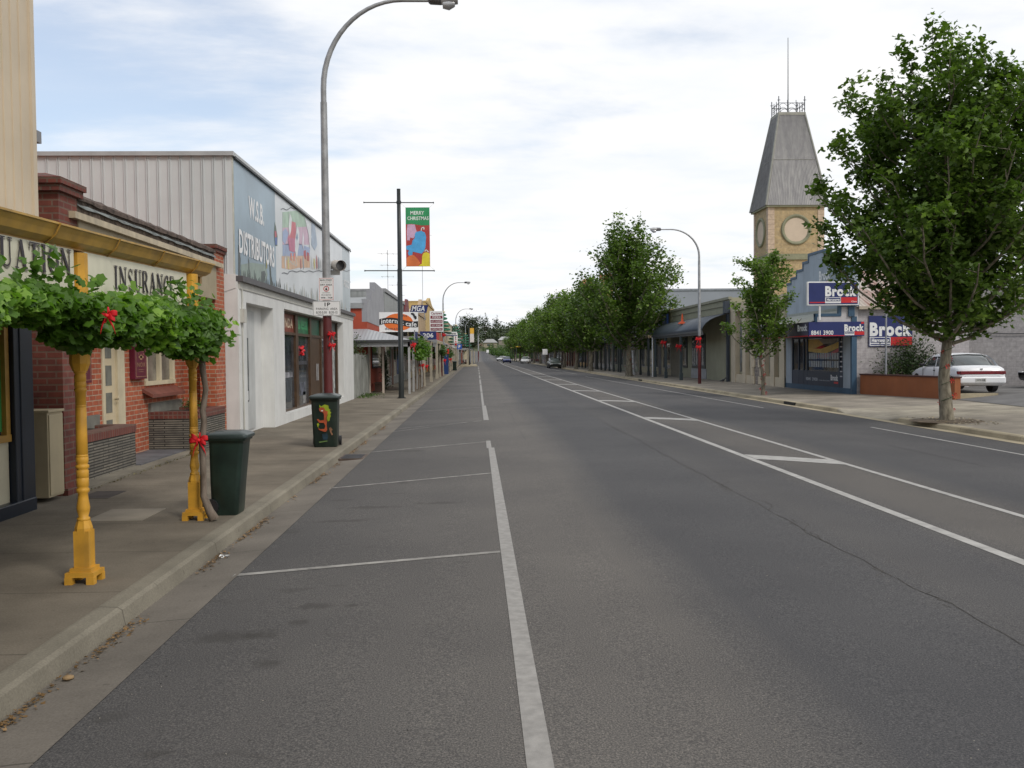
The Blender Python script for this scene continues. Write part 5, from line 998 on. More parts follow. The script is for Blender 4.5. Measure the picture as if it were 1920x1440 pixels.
# ================================================================ RIGHT SIDE
# ---- corner agency with stepped gable
XR = 14.75
g = thing('agency_building', 'blue-grey corner shop with stepped gable, navy awning and rusty iron roof', 'building', (18, 40, .1))
BG_ = pm((.36, .41, .46), .75, .10, 1.0, dirt=.14); TRIM = pm((.04, .09, .15), .5, .1); PLINTH = pm((.035, .085, .14), .5, .1); CAMG = pm((.34, .34, .36), .8, .07, 1.4, bmp=.1)
st = [(-3.85, 4.99), (-3.25, 5.2), (-2.5, 5.48), (-1.65, 5.78), (-.95, 6.08)]
def steps(e=0):
    P = [(-3.85-e, 0), (-3.85-e, 4.99+e)]
    for (a, za), (b, zb) in zip(st, st[1:]): P += [(b-e, za+e), (b-e, zb+e)]
    P += [(.95+e, 6.08+e)]
    for (a, za), (b, zb) in zip(st[::-1], st[::-1][1:]): P += [(-a+e, zb+e)] if False else [(-a+e, zb+e)]
    return P
P = [(-3.85, .1)]
for i, (u, z) in enumerate(st): P += [(u, z)] if i == 0 else [(u, st[i-1][1]), (u, z)]
P = P+[(-u, z) for u, z in P[::-1]]
PB = [(u*1.0+(-.05 if u < 0 else .05), z+.09 if z > 1 else z) for u, z in P]
O = (XR, 40.1, 0)
MB().opoly(O, RIGHTF, [(u, z) for u, z in P if True], -.3, 0).build('gable_wall', BG_, g)
mb = MB(); top = [p for p in P if p[1] > 1]
for (a, za), (b, zb) in zip(top, top[1:]):
    if abs(a-b) > .01: mb.obox(O, RIGHTF, min(a, b)-.04, max(a, b)+.04, za-.06, za+.05, -.32, .03)
    else: mb.obox(O, RIGHTF, a-.05, a+.05, min(za, zb)+.05, max(za, zb)-.06, -.31, .026)
mb.build('gable_trim', TRIM, g)
lettering('Brock', (XR, 0, 0), RIGHTF, -39.75, -38.5, 4.80, 5.24, .012, WHITE, g, .04); MB().obox((XR, 0, 0), RIGHTF, -39.2, -38.5, 4.68, 4.75, 0, .01).build('red_stripe', SRED, g)
# side wall facing the camera, roof behind
PB_ = brick_mat((.44, .42, .43), (.40, .385, .39), (.33, .31, .31), bw=.4, rh=.2, ms=.006, bst=.3)
mb = MB(); mb.box(XR+.02, 19.4, 36.15, 44, -.2, 3.5); mb.build('side_wall', PB_, g)
RUST = sheet_mat((.46, .42, .36), 'x', .16, (.20, .05, .02)); m_, t_ = RUST, RUST.node_tree
mb = MB(); mb.add([(XR+.1, 36.0, 3.52), (19.5, 36.0, 3.52), (19.5, 40.4, 5.3), (XR+.1, 40.4, 5.3)], [(0, 1, 2, 3)]); mb.add([(XR+.1, 40.4, 5.3), (19.5, 40.4, 5.3), (19.5, 44.5, 3.6), (XR+.1, 44.5, 3.6)], [(0, 1, 2, 3)]); mb.build('roof', RUST, g)
MB().box(XR+.15, 19.5, 35.9, 36.03, 3.42, 3.54).build('gutter', pm((.42, .36, .28), .5, .1), g)
mb = MB(); mb.box(XR-.08, XR+.12, 36.05, 36.2, .1, 3.15); mb.box(XR-.22, XR+.02, 36.02, 36.3, 3.15, 4.1); mb.build('corner_trim', TRIM, g)
# stepped awning end panel (white render) facing the camera
Oa = (0, 36.1, 0)
ax = lambda px: ony(px, 620, 36.1)[0]; az = lambda py: ony(1560, py, 36.1)[2]
Pw = [(ax(1530), az(604)), (ax(1530), az(591)), (ax(1574), az(590)), (ax(1575), az(573)), (ax(1608), az(572)), (ax(1609), az(604))]
MB().opoly(Oa, CAMF, Pw, -.12, 0).build('stepped_panel', pm((.52, .50, .50), .7, .06, 2, dirt=.1), g)
mb = MB(); q = .045
for i_, (a, b) in enumerate(zip(Pw[:4], Pw[1:5])):
    mb.obox(Oa, CAMF, min(a[0], b[0])-q, max(a[0], b[0])+q, min(a[1], b[1])-q-.003*(i_ % 2), max(a[1], b[1])+q+.003*(i_ % 2), -.13-.004*i_, .02+.004*i_)
mb.build('panel_trim', TRIM, g)
# awning: fascias with lettering, soffit
x0, x1 = ax(1515.5), ax(1619); z0, z1 = az(630.5), az(603.5)
f = MB().box(x0, x1, 36.02, 36.1, z0, z1).build('awning_fascia', BLUE, g); fo = (0, 36.02, 0)
lettering('8841 3900', fo, CAMF, ax(1519.5), ax(1561), az(628), az(619.5), .006, WHITE, f, .02); lettering('Brock', fo, CAMF, ax(1581.5), ax(1618), az(621.5), az(608.5), .008, WHITE, f, .06)
for (a, b_, c_, d_, m_) in ((1516, 1582, 630, 628.6, SRED), (1600.5, 1619, 628.3, 621.8, SRED), (1582, 1600.2, 628.8, 621.8, WHITE), (1583, 1599.4, 626.2, 622.6, BLUE), (1613, 1618.6, 607.5, 603.8, SRED)): MB().obox(fo, CAMF, ax(a), ax(b_), az(c_), az(d_), 0, .005 if m_ is not BLUE else .008).build('logo_block', m_, f)
lettering('Harcourts', fo, CAMF, ax(1584), ax(1598.5), az(625.5), az(623.4), .010, WHITE, f, .04)
f2 = MB().box(x0, x0+.08, 36.1, 43.9, z0, z1).build('awning_fascia', pm((.06, .055, .08), .5, .9, .6), g)
lettering('Brock', (x0, 0, 0), RIGHTF, -37.3, -36.2, z0+.22, z0+.48, .008, WHITE, f2, .05); MB().obox((x0, 0, 0), RIGHTF, -43.9, -36.1, z0, z0+.04, 0, .005).build('red_stripe', SRED, f2)
lettering('Real Estate', (x0, 0, 0), RIGHTF, -42, -39, z0+.08, z0+.22, .008, WHITE, f2, .02)
MB().box(x0+.08, XR, 36.12, 43.9, z0+.06, z0+.1).build('awning_soffit', pm((.25, .26, .27), .7), g)
mb = MB(); mb.add([(x0+.04, 36.12, z1-.01), (XR, 36.12, z1+.5), (XR, 43.9, z1+.5), (x0+.04, 43.9, z1-.01)], [(0, 1, 2, 3)]); mb.build('awning_roof', pm((.33, .34, .30), .7, .1), g)
MB().box(XR-.04, XR+.02, 36.3, 43.9, 3.0, 3.55).build('cornice', pm((.33, .34, .30), .7, .1), g)
mb = MB(); mb.box(XR-.07, XR+.1, 36.12, 43.95, .05, .32); mb.build('plinth', PLINTH, g)
mb = MB(); mb.box(XR-.05, XR+.1, 43.1, 43.95, .32, 2.6); mb.box(XR-.05, XR+.1, 36.12, 37.0, .32, 2.6); mb.box(XR-.03, XR+.1, 37.0, 43.1, 2.45, 2.6); mb.build('pilaster', BG_, g)
yw = lambda px: onx(px, 680, XR)[1]
fr_ = MB(); 
for a in (37.0, 37.35, 41.05, 41.5, 42.15, 43.0): fr_.box(XR-.06, XR+.1, a, a+.1, .32, 2.45)
fr_.box(XR-.05, XR+.1, 37.0, 43.1, 2.36, 2.45); fr_.box(XR-.055, XR+.1, 37.0, 43.1, .32, .95); wf = fr_.build('display_window', pm((.018, .035, .065), .4, .1), g)
MB().box(XR-.02, XR-.01, 37.0, 43.1, .95, 2.36).build('pane', GLASS, wf)
wo_ = (XR-.02, 0, 0)
for k, (pts, c_) in enumerate((([(-41, 2.33), (-39.0, 2.33), (-39.2, 2.1), (-40, 1.95), (-41, 1.9)], (.55, .32, .04)), ([(-41, 1.95), (-39.5, 1.9), (-38, 2.1), (-37.45, 2.2), (-37.45, 1.95), (-39, 1.7), (-40.2, 1.75), (-41, 1.8)], (.6, .38, .05)), ([(-40, 1.65), (-38.5, 1.7), (-37.45, 1.95), (-37.45, 1.8), (-38.6, 1.55), (-40, 1.5)], (.45, .04, .05)), ([(-39.8, 2.33), (-37.5, 2.33), (-38, 2.15), (-39.2, 2.1)], (.22, .19, .15)))):
    MB().opoly(wo_, RIGHTF, pts, .002+.002*k, .004+.002*k).build('window_poster', pm(c_, .35, .15, 3), wf)
mb = MB(); mb2 = MB()
for r_ in range(2):
    for k in range(13):
        a = -40.9+.265*k; zz_ = 1.12+.34*r_; (mb if (k+r_) % 5 else mb2).obox(wo_, RIGHTF, a, a+.2, zz_, zz_+.27, .010, .014)
mb.build('listing_cards', pm((.42, .44, .46), .5, .25, 20), wf); mb2.build('listing_cards', pm((.25, .30, .38), .5, .25, 20), wf)
fo = (XR-.055, 0, 0); lettering('8841 3900', fo, RIGHTF, -41.2, -39.8, .52, .66, .005, pm((.6, .62, .66), .5), wf, .01); lettering('real estate sales and rentals', fo, RIGHTF, -39.7, -38.4, .54, .6, .005, pm((.5, .52, .56), .5), wf, 0); lettering('Brock', fo, RIGHTF, -38.3, -37.5, .58, .82, .005, WHITE, wf, .05); MB().obox(fo, RIGHTF, -37.95, -37.5, .46, .54, 0, .004).build('logo_block', SRED, wf)
[MB().obox((XR-.06, 0, 0), RIGHTF, -37.3, -37.05, .75+.2*k, .80+.2*k, .0, .004).build('hours_line', pm((.5, .5, .55), .5), wf) for k in range(8)]
# wall sign on the side wall
so = (0, 36.15, 0); sx = lambda px: ony(px, 620, 36.15)[0]; sz = lambda py: ony(1665, py, 36.15)[2]
s_ = MB().box(sx(1628.3), sx(1709.5), 36.09, 36.15, sz(649.5), sz(592)).build('wall_sign', BLUE, g); so = (0, 36.09, 0)
lettering('Brock', so, CAMF, sx(1629.5), sx(1708.5), sz(630.5), sz(604.5), .006, WHITE, s_, .07)
for (a, b_, c_, d_, m_, w_) in ((1669, 1709, 648, 632, SRED, .004), (1629.5, 1668.5, 648, 632, WHITE, .004), (1631, 1667, 642.5, 633.2, BLUE, .007), (1631, 1667, 646.6, 644.6, BLUE, .007)): MB().obox(so, CAMF, sx(a), sx(b_), sz(c_), sz(d_), 0, w_).build('logo_block', m_, s_)
lettering('Harcourts', so, CAMF, sx(1633), sx(1665.5), sz(641.3), sz(634.2), .010, WHITE, s_, .06)
# hanging sign
c = (ony(1561.5, 572, 35.85)[0], 35.85, ony(1561, 572.5, 35.85)[2])
g = thing('hanging_sign', 'white-framed navy sign standing on the corner shop awning', 'sign', c); hx = lambda px: ony(px, 550, 35.85)[0]; hz = lambda py: ony(1561, py, 35.85)[2]; ho = (0, 35.85, 0)
MB().box(hx(1514), hx(1610.5), 35.85, 36.0, hz(572.5), hz(527.8)).build('frame', WHITE, g, .01); MB().obox(ho, CAMF, hx(1516.3), hx(1608.3), hz(570.4), hz(530), 0, .008).build('board', BLUE, g)
lettering('Brock', ho, CAMF, hx(1547), hx(1606), hz(556), hz(536.5), .016, WHITE, g, .06)
for (a, b_, c_, d_, m_, w_) in ((1518, 1547, 568, 566, SRED, .012), (1577, 1607, 568, 557.5, SRED, .012), (1547, 1576.5, 568.5, 557.5, WHITE, .012), (1548.5, 1575.5, 565, 558.5, BLUE, .016), (1603, 1607.5, 536.5, 534.3, SRED, .012)): MB().obox(ho, CAMF, hx(a), hx(b_), hz(c_), hz(d_), 0, w_).build('logo_block', m_, g)
lettering('Harcourts', ho, CAMF, hx(1550), hx(1574), hz(564), hz(559.6), .019, WHITE, g, .05); lettering('Clare', ho, CAMF, hx(1596), hx(1606), hz(567), hz(564), .015, WHITE, g, 0)
mb = MB(); mb.tube([(hx(1538), 35.93, az(600)), (hx(1538), 35.93, hz(572))], .045, 8); mb.build('post', WHITE, g)
# larger grey wall behind the car park
g = thing('block_wall_building', 'long grey painted block wall building behind the white parked car', 'building', (26, 40, .1))
mb = MB(); mb.box(19.4, 44, 37.0, 50, -.2, 4.3); mb.build('wall', brick_mat((.30, .295, .30), (.27, .265, .27), (.22, .21, .21), bw=.4, rh=.2, ms=.006, bst=.3), g); mb = MB(); mb.box(19.4, 44, 36.9, 37.1, 4.3, 4.42); mb.build('parapet', pm((.3, .3, .3), .7), g)
mb = MB(); mb.tube([(23.6, 36.92, .3), (23.6, 36.92, 4.2)], .045, 8); mb.build('downpipe', pm((.16, .16, .17), .5), g)
mb = MB(); P = [(19.6+k*.6, 36.9, 2.55-.12*math.sin(k*.45)) for k in range(24)]; mb.tube(P, .02, 6); mb.build('cable', pm((.04, .04, .045), .6), g)
# orange low wall
g = thing('low_wall', 'low orange-brown rendered wall with dark coping in front of the car park', 'wall', (16.3, 35, .1))
A = Vector((14.98, 36.0, 0)); B = Vector((15.89, 30.5, 0)); d = (B-A).normalized(); L = (B-A).length; fr = (tuple(d), (d.y, -d.x, 0)); 
if fr[1][0] > 0 and False: pass
MB().obox(A, fr, 0, L, -.1, .86, -.22, 0).build('wall', pm((.31, .105, .040), .8, .10, 1.2, bmp=.15, dirt=.08), g); MB().obox(A, fr, -.02, L+.03, .86, .91, -.25, .03).build('coping', pm((.07, .03, .025), .7), g)
MB().box(15.95, 17.4, 30.55, 30.75, .1, .34).build('kerb_stub', KERBR, g)
g = thing('steel_pole', 'thin grey steel pole in front of the navy wall sign', 'pole', (ony(1661, 700, 34.6)[0], 34.6, .1)); MB().tube([(ony(1661, 700, 34.6)[0], 34.6, .1), (ony(1661, 700, 34.6)[0], 34.6, 3.48)], .035, 10).build('tube', pm((.33, .34, .36), .4, metal=.5), g); MB().tube([(ony(1661, 700, 34.6)[0], 34.6, 3.48), (ony(1661, 700, 34.6)[0], 34.6, 3.53)], .045, 10).build('cap', GALV, g)
shrub('shrub', 'large dark green bush behind the orange wall beside the parked car', (16.75, 35.75, .15), (1.25, .28, 1.1), 4200, .085, DKL, 12)
# ---- town hall and tower
HALLC = (.50, .43, .31); g = thing('town_hall', 'cream rendered hall with stone quoins and tall narrow windows under the tower', 'building', (18, 48, .1))
HM = pm(HALLC, .8, .07, 1.3, dirt=.08)
mb = MB(); mb.box(14.9, 30, 43.98, 53.3, -.1, 4.6); mb.build('wall', HM, g)
mb = MB()
for y0, y1 in ((43.98, 44.7), (45.5, 46.1), (47.0, 47.6), (48.8, 49.5), (50.4, 51.0), (52.4, 53.3)): mb.box(14.62, 14.95, y0, y1, -.1, 4.3)
mb.box(14.66, 14.95, 43.98, 53.3, -.1, .55); mb.box(14.6, 14.95, 43.98, 53.3, 4.1, 4.3); mb.build('pilaster', pm((.56, .48, .35), .75, .06, 1.5, dirt=.08), g)
mb = MB(); 
for k in range(9): z = .1+.44*k; mb.box(14.58, 14.66, 47.5, 47.75 if k % 2 else 48.0, z+.02, z+.42); mb.box(14.58, 14.66, 48.9 if k % 2 else 48.65, 49.2, z+.02, z+.42)
mb.build('quoin', pm((.58, .49, .35), .75, .08, 2), g)
mb = MB(); mb.box(14.64, 14.93, 47.6, 48.8, .1, 4.1); mb.build('stone_panel', brick_mat((.25, .22, .19), (.16, .14, .13), (.34, .30, .25), bw=.34, rh=.2, ms=.02), g)
for y0, y1 in ((44.75, 45.45), (46.15, 46.95), (49.55, 50.35), (51.1, 52.3)):
    f = MB().box(14.84, 14.92, y0, y1, .6, 3.6).build('window', pm((.33, .32, .22), .6), g); MB().box(14.83, 14.842, y0+.1, y1-.1, .7, 2.0).build('pane', GLASSL, f); MB().box(14.83, 14.842, y0+.1, y1-.1, 2.08, 3.5).build('pane', GLASSL, f)
g = thing('tower', 'sandstone tower with blank round clock faces, tall iron roof and iron cresting', 'tower', (18.6, 56, 0))
TX0, TX1, TY0, TY1 = 17.22, 20.52, 54.6, 57.4; QM = brick_mat((.54, .42, .31), (.50, .395, .29), (.34, .26, .19), bw=3.0, rh=.29, ms=.012, bst=.3); GRN = pm((.24, .235, .15), .7, .12, 3)
MB().box(TX0, TX1, TY0, TY1, 0, 10.3).build('shaft', STONE, g)
q = .36; e = .03
for a, b_ in ((TX0-e, TX0+q), (TX1-q, TX1+e)):
    for c_, d_ in ((TY0-e, TY0+q*.8), (TY1-q*.8, TY1+e)): MB().box(a, b_, c_, d_, 7.55, 10.3).build('quoin', QM, g); MB().box(a, b_, c_, d_, 0, 7.2).build('quoin', QM, g)
mb = MB(); e = .09; mb.box(TX0-e, TX1+e, TY0-e, TY1+e, 7.22, 7.48); mb.box(TX0-.05, TX1+.05, TY0-.05, TY1+.05, 7.48, 7.56); mb.box(TX0-.16, TX1+.16, TY0-.16, TY1+.16, 10.30, 10.40); mb.build('string_course', GRN, g)
for fr, o, rx in ((CAMF, ((TX0+TX1)/2, TY0, 8.98), .90), (RIGHTF, (TX0, (TY0+TY1)/2, 8.98), .88)):
    mb = MB(); n = 40; up = Vector((0, 0, 1)); r_, nn = Vector(fr[0]), Vector(fr[1]); O = Vector(o)
    prf = [(rx, .0), (rx, .07), (rx-.05, .10), (rx-.11, .10), (rx-.14, .05), (rx-.19, .05), (rx-.2, .0)]
    rings = [[O+r_*(a*math.cos(2*math.pi*i/n))+up*(a*math.sin(2*math.pi*i/n))+nn*(w_+.002) for i in range(n)] for a, w_ in prf]
    mb.loft(rings, True, False); mb.build('dial_surround', GRN, g)
    mb = MB(); mb.add([O+r_*((rx-.17)*math.cos(2*math.pi*i/n))+up*((rx-.17)*math.sin(2*math.pi*i/n))+nn*.02 for i in range(n)], [tuple(range(n))]); mb.build('blank_dial', pm((.56, .45, .34), .7, .04), g)
RZ0, RZ1 = 10.40, 15.98; cx_, cy_ = (TX0+TX1)/2, (TY0+TY1)/2; bx, by = (TX1-TX0)/2+.2, (TY1-TY0)/2+.2; tx_, ty_ = .78, .66
cor = lambda z, hx_, hy_: [(cx_-hx_, cy_-hy_, z), (cx_+hx_, cy_-hy_, z), (cx_+hx_, cy_+hy_, z), (cx_-hx_, cy_+hy_, z)]
mb = MB(); b0, b1 = cor(RZ0, bx, by), cor(RZ1, tx_, ty_); mb.add(b0+b1, [(0, 1, 5, 4), (1, 2, 6, 5), (2, 3, 7, 6), (3, 0, 4, 7), (4, 5, 6, 7)])
ROOFM = sheet_mat((.40, .385, .37), 'h', .085, (.27, .26, .26), .6, .0); mb.build('roof', ROOFM, g)
mb = MB()
for k in range(36):     # standing ribs of the sheeting
    t = k/35; a = Vector(b0[0]).lerp(Vector(b0[1]), t); b_ = Vector(b1[0]).lerp(Vector(b1[1]), t)
    a = Vector((a.x, a.y-.012, a.z)); b_ = Vector((cx_+(a.x-cx_)*1.0, 0, 0)) if False else Vector((b_.x, b_.y-.012, b_.z)); mb.tube([a, b_], .011, 4, False)
    if k < 28: t = k/27; a = Vector(b0[3]).lerp(Vector(b0[0]), t); b_ = Vector(b1[3]).lerp(Vector(b1[0]), t); mb.tube([a+Vector((-.012, 0, 0)), b_+Vector((-.012, 0, 0))], .011, 4, False)
mb.build('roof_rib', pm((.30, .29, .285), .5, .15), g)
mb = MB()
for i in range(4): mb.tube([b0[i], b1[i]], .07, 6)
mid = cor(RZ0+(RZ1-RZ0)*.49, bx+(tx_-bx)*.49+.01, by+(ty_-by)*.49+.01)
for i in range(4): mb.tube([mid[i], mid[(i+1) % 4]], .02, 4)
mb.build('hip_capping', pm((.27, .265, .23), .5, .1), g)
mb = MB(); mb.box(cx_-tx_-.05, cx_+tx_+.05, cy_-ty_-.05, cy_+ty_+.05, RZ1-.12, RZ1+.05); mb.build('platform', pm((.33, .32, .27), .6), g)
mb = MB(); tp = RZ1+.05
cc = cor(0, tx_, ty_)
for i in range(4):
    a, b_ = Vector(cc[i]), Vector(cc[(i+1) % 4])
    for k in range(4):
        t = k/3; p = a.lerp(b_, t); h_ = .95 if k == 0 else .72; mb.tube([(p.x, p.y, tp), (p.x, p.y, tp+h_)], .028 if k == 0 else .02, 5)
        if k == 0: mb.tube([(p.x-.1, p.y, tp+.72), (p.x+.1, p.y, tp+.72)], .015, 4); mb.tube([(p.x, p.y-.1, tp+.72), (p.x, p.y+.1, tp+.72)], .015, 4)
        if k < 3:
            n_ = a.lerp(b_, (k+1)/3)
            for zc in (.12, .36):
                Q = [Vector((p.x+(n_.x-p.x)*s_, p.y+(n_.y-p.y)*s_, tp+zc+.18*math.sin(math.pi*s_))) for s_ in (0, .25, .5, .75, 1)]; mb.tube(Q, .012, 4, False)
    mb.tube([(a.x, a.y, tp+.55), (b_.x, b_.y, tp+.55)], .016, 4)
mb.build('iron_cresting', pm((.03, .035, .045), .5), g)
MB().tube([(cx_, cy_, tp), (cx_, cy_, tp+1.4), (cx_, cy_, tp+4.6)], [.05, .035, .022], 8).build('flagpole', pm((.30, .31, .32), .5), g)

# ---- verandah shops on the right
OLV = (.30, .29, .20)
g = thing('verandah_shop', 'olive shop with curved dark grey bullnose verandah by the maroon lamp base', 'building', (18, 60, .1))
mb = MB(); mb.box(14.6, 28, 53.4, 69.5, -.1, 4.95); mb.build('wall', pm(OLV, .8, .08, 1, dirt=.08), g)
mb = MB(); mb.box(14.5, 14.7, 53.35, 69.6, 4.85, 5.0); mb.box(14.54, 14.7, 53.38, 69.5, 4.5, 4.56); mb.build('cornice', pm((.27, .26, .19), .7), g)
n = 12; pr = [(14.58, 4.05), (14.2, 3.95), (13.8, 3.82), (13.5, 3.68), (13.25, 3.5), (13.08, 3.28), (13.0, 3.05)]
mb = MB(); vs = [(x, y, z+dz) for y in (53.6, 68.6) for x, z in pr for dz in (0,)]; k = len(pr); mb.add(vs, [(i, i+1, k+i+1, k+i) for i in range(k-1)], True)
o = mb.build('bullnose_roof', pm((.085, .10, .12), .4, .1, 2, dirt=.05), g); sm = o.modifiers.new('s', 'SOLIDIFY'); sm.thickness = .04
mb = MB(); mb.box(12.9, 13.02, 53.5, 68.7, 2.95, 3.07); [mb.box(12.98, 13.06, 53.5, 68.7, 2.82, 2.95)]; mb.build('verandah_gutter', pm((.07, .075, .08), .5), g)
for i, y in enumerate((59.2, 64.0, 67.9)):
    mb = MB(); mb.box(12.95, 13.09, y-.07, y+.07, .03, 2.85); mb.box(12.92, 13.12, y-.10, y+.10, .03, .5); mb.build('verandah_post', pm((.06, .08, .085), .5), g)
MB().tube([(12.95, 68.5, .05), (12.95, 68.5, 3.0)], .05, 8).build('white_pipe', WHITE, g)
mb = MB(); mb.box(14.44, 14.58, 53.42, 53.72, .1, 4.0); mb.box(14.3, 14.6, 53.38, 53.85, 4.05, 4.75); mb.build('downpipe', pm((.035, .045, .06), .5), g)
for y0, y1, m_ in ((59.3, 62.6, GLASSL), (64.4, 65.5, GLASS)):
    f = MB().box(14.54, 14.6, y0-.15, y1+.15, .75, 3.0).build('window', pm((.05, .055, .05), .5), g); MB().box(14.53, 14.542, y0, y1, .9, 2.3).build('pane', m_, f); MB().box(14.53, 14.542, y0, y1, 2.38, 2.9).build('pane', GLASS, f)
    mb = MB(); [mb.box(14.515, 14.53, y0+.2+k*.55, y0+.42+k*.55, 1.0, 2.1) for k in range(int((y1-y0)/.55))]; mb.build('window_display', pm((.45, .42, .38), .6, .4, 9), f)
MB().box(14.50, 14.6, 66.4, 69.4, .1, 3.0).build('door', pm((.16, .14, .10), .7), g); MB().box(14.55, 14.6, 58.9, 63.0, .1, .75).build('stall_riser', pm((.33, .33, .33), .7), g)
for y, z, lb in ((59.1, 2.2, 'long red bow on the nearest post under the curved grey verandah'), (63.9, 2.5, 'small red bow on the middle post under the curved verandah')): bow('ribbon_bow', lb, (12.85, y, z), .35)
tag(MB().lathe((13.4, 60.5, 3.72), [(.28, -.05), (.26, .03), (.08, .12), (.05, .5), (.02, .62)], 12).build('traffic_cone', pm((.75, .10, .02), .5)), 'orange traffic cone sitting on the curved grey verandah roof', 'cone')
g = thing('shed', 'large pale grey gabled metal shed behind the verandah shops', 'building', (30, 85, 0)); mb = MB(); mb.box(19.5, 60, 96, 112, 0, 8.2); mb.build('wall', pm((.26, .28, .31), .6, .05, .5), g); mb = MB(); mb.box(19.4, 60, 95.9, 112, 8.2, 8.4); mb.build('roof', pm((.25, .27, .3), .6), g)
shop('cream and brown shop with blue parapet sign behind the tallest mid tree', 1, 69.6, 84, 5.0, (.34, .30, .20), ver=3.0, roofc=(.08, .09, .10), posts=5, trim=(.36, .28, .17))
g = thing('fascia_sign', 'blue parapet sign with red letter, half hidden by the tree', 'sign', (14.4, 72, 3.9)); MB().box(14.35, 14.5, 70.2, 76.4, 3.95, 4.75).build('board', pm((.03, .08, .25), .5), g); MB().box(14.32, 14.36, 72.3, 73.5, 4.2, 4.7).build('red_letter', pm((.5, .06, .03), .5), g)
g = thing('white_column', 'round white painted column at the right kerb verandah', 'column', (12.7, 75.6, 0)); MB().lathe((12.7, 75.6, .03), [(.24, 0), (.24, .15), (.18, .2), (.15, 2.6), (.2, 2.75), (.05, 2.95)], 16).build('shaft', WHITE, g); MB().lathe((12.7, 75.6, 2.95), [(.06, 0), (.08, .1), (.03, .2)], 10).build('cap', WHITE, g)
shop('green-grey verandah shop behind the second plane tree', 1, 84.5, 100, 5.2, (.28, .29, .22), roofc=(.09, .10, .11), posts=6)
shop('white shop with thin verandah posts among the plane trees', 1, 100.5, 118, 5.6, (.5, .5, .48), roofc=(.07, .13, .12), posts=6, trim=(.4, .06, .05))
shop('yellow two-storey hotel with gabled parapet and chimneys rising above the trees', 1, 119, 140, 8.6, (.55, .38, .17), name='hotel', roofc=(.15, .08, .06), gable=1.5, posts=7, postc=(.12, .04, .03))
g = thing('chimney', 'orange-topped chimney on the yellow hotel', 'chimney', (17, 122, 8.6)); MB().box(16.4, 17.8, 121.5, 122.7, 8.3, 11.6).build('stack', pm((.48, .33, .15), .8), g); MB().box(16.2, 18.0, 121.3, 122.9, 11.6, 12.1).build('cap', pm((.5, .2, .09), .8), g)
g = thing('chimney', 'farther square chimney on the yellow hotel, rounded cap', 'chimney', (16, 137, 8.6)); MB().box(15.4, 17.0, 136.5, 137.7, 8.3, 11.9).build('stack', pm((.48, .36, .22), .8), g); MB().lathe((16.2, 137.1, 11.9), [(.9, 0), (1.0, .2), (.6, .7), (.1, .9)], 12).build('cap', pm((.5, .22, .12), .8), g)
aerial('television aerial between the hotel chimneys', 16, 129, 9, 12.4)
shop('brown stone shop in the middle of the right row', 1, 141, 165, 6.5, (.32, .22, .13), roofc=(.3, .28, .25), posts=6)
shop('white columned shopfront behind the white parked car', 1, 166, 190, 5.6, (.6, .6, .58), roofc=(.35, .33, .3), posts=6, postc=(.5, .5, .5))
shop('red brick shop near the end of the right row', 1, 191, 222, 6.0, (.26, .06, .045), roofc=(.25, .06, .05), posts=6)
shop('low red service station with yellow fascia at the far right bend', 1, 225, 262, 4.6, (.3, .05, .04), vx=9.5, roofc=(.65, .42, .03), trim=(.75, .48, .04), posts=4, ver=3.6)

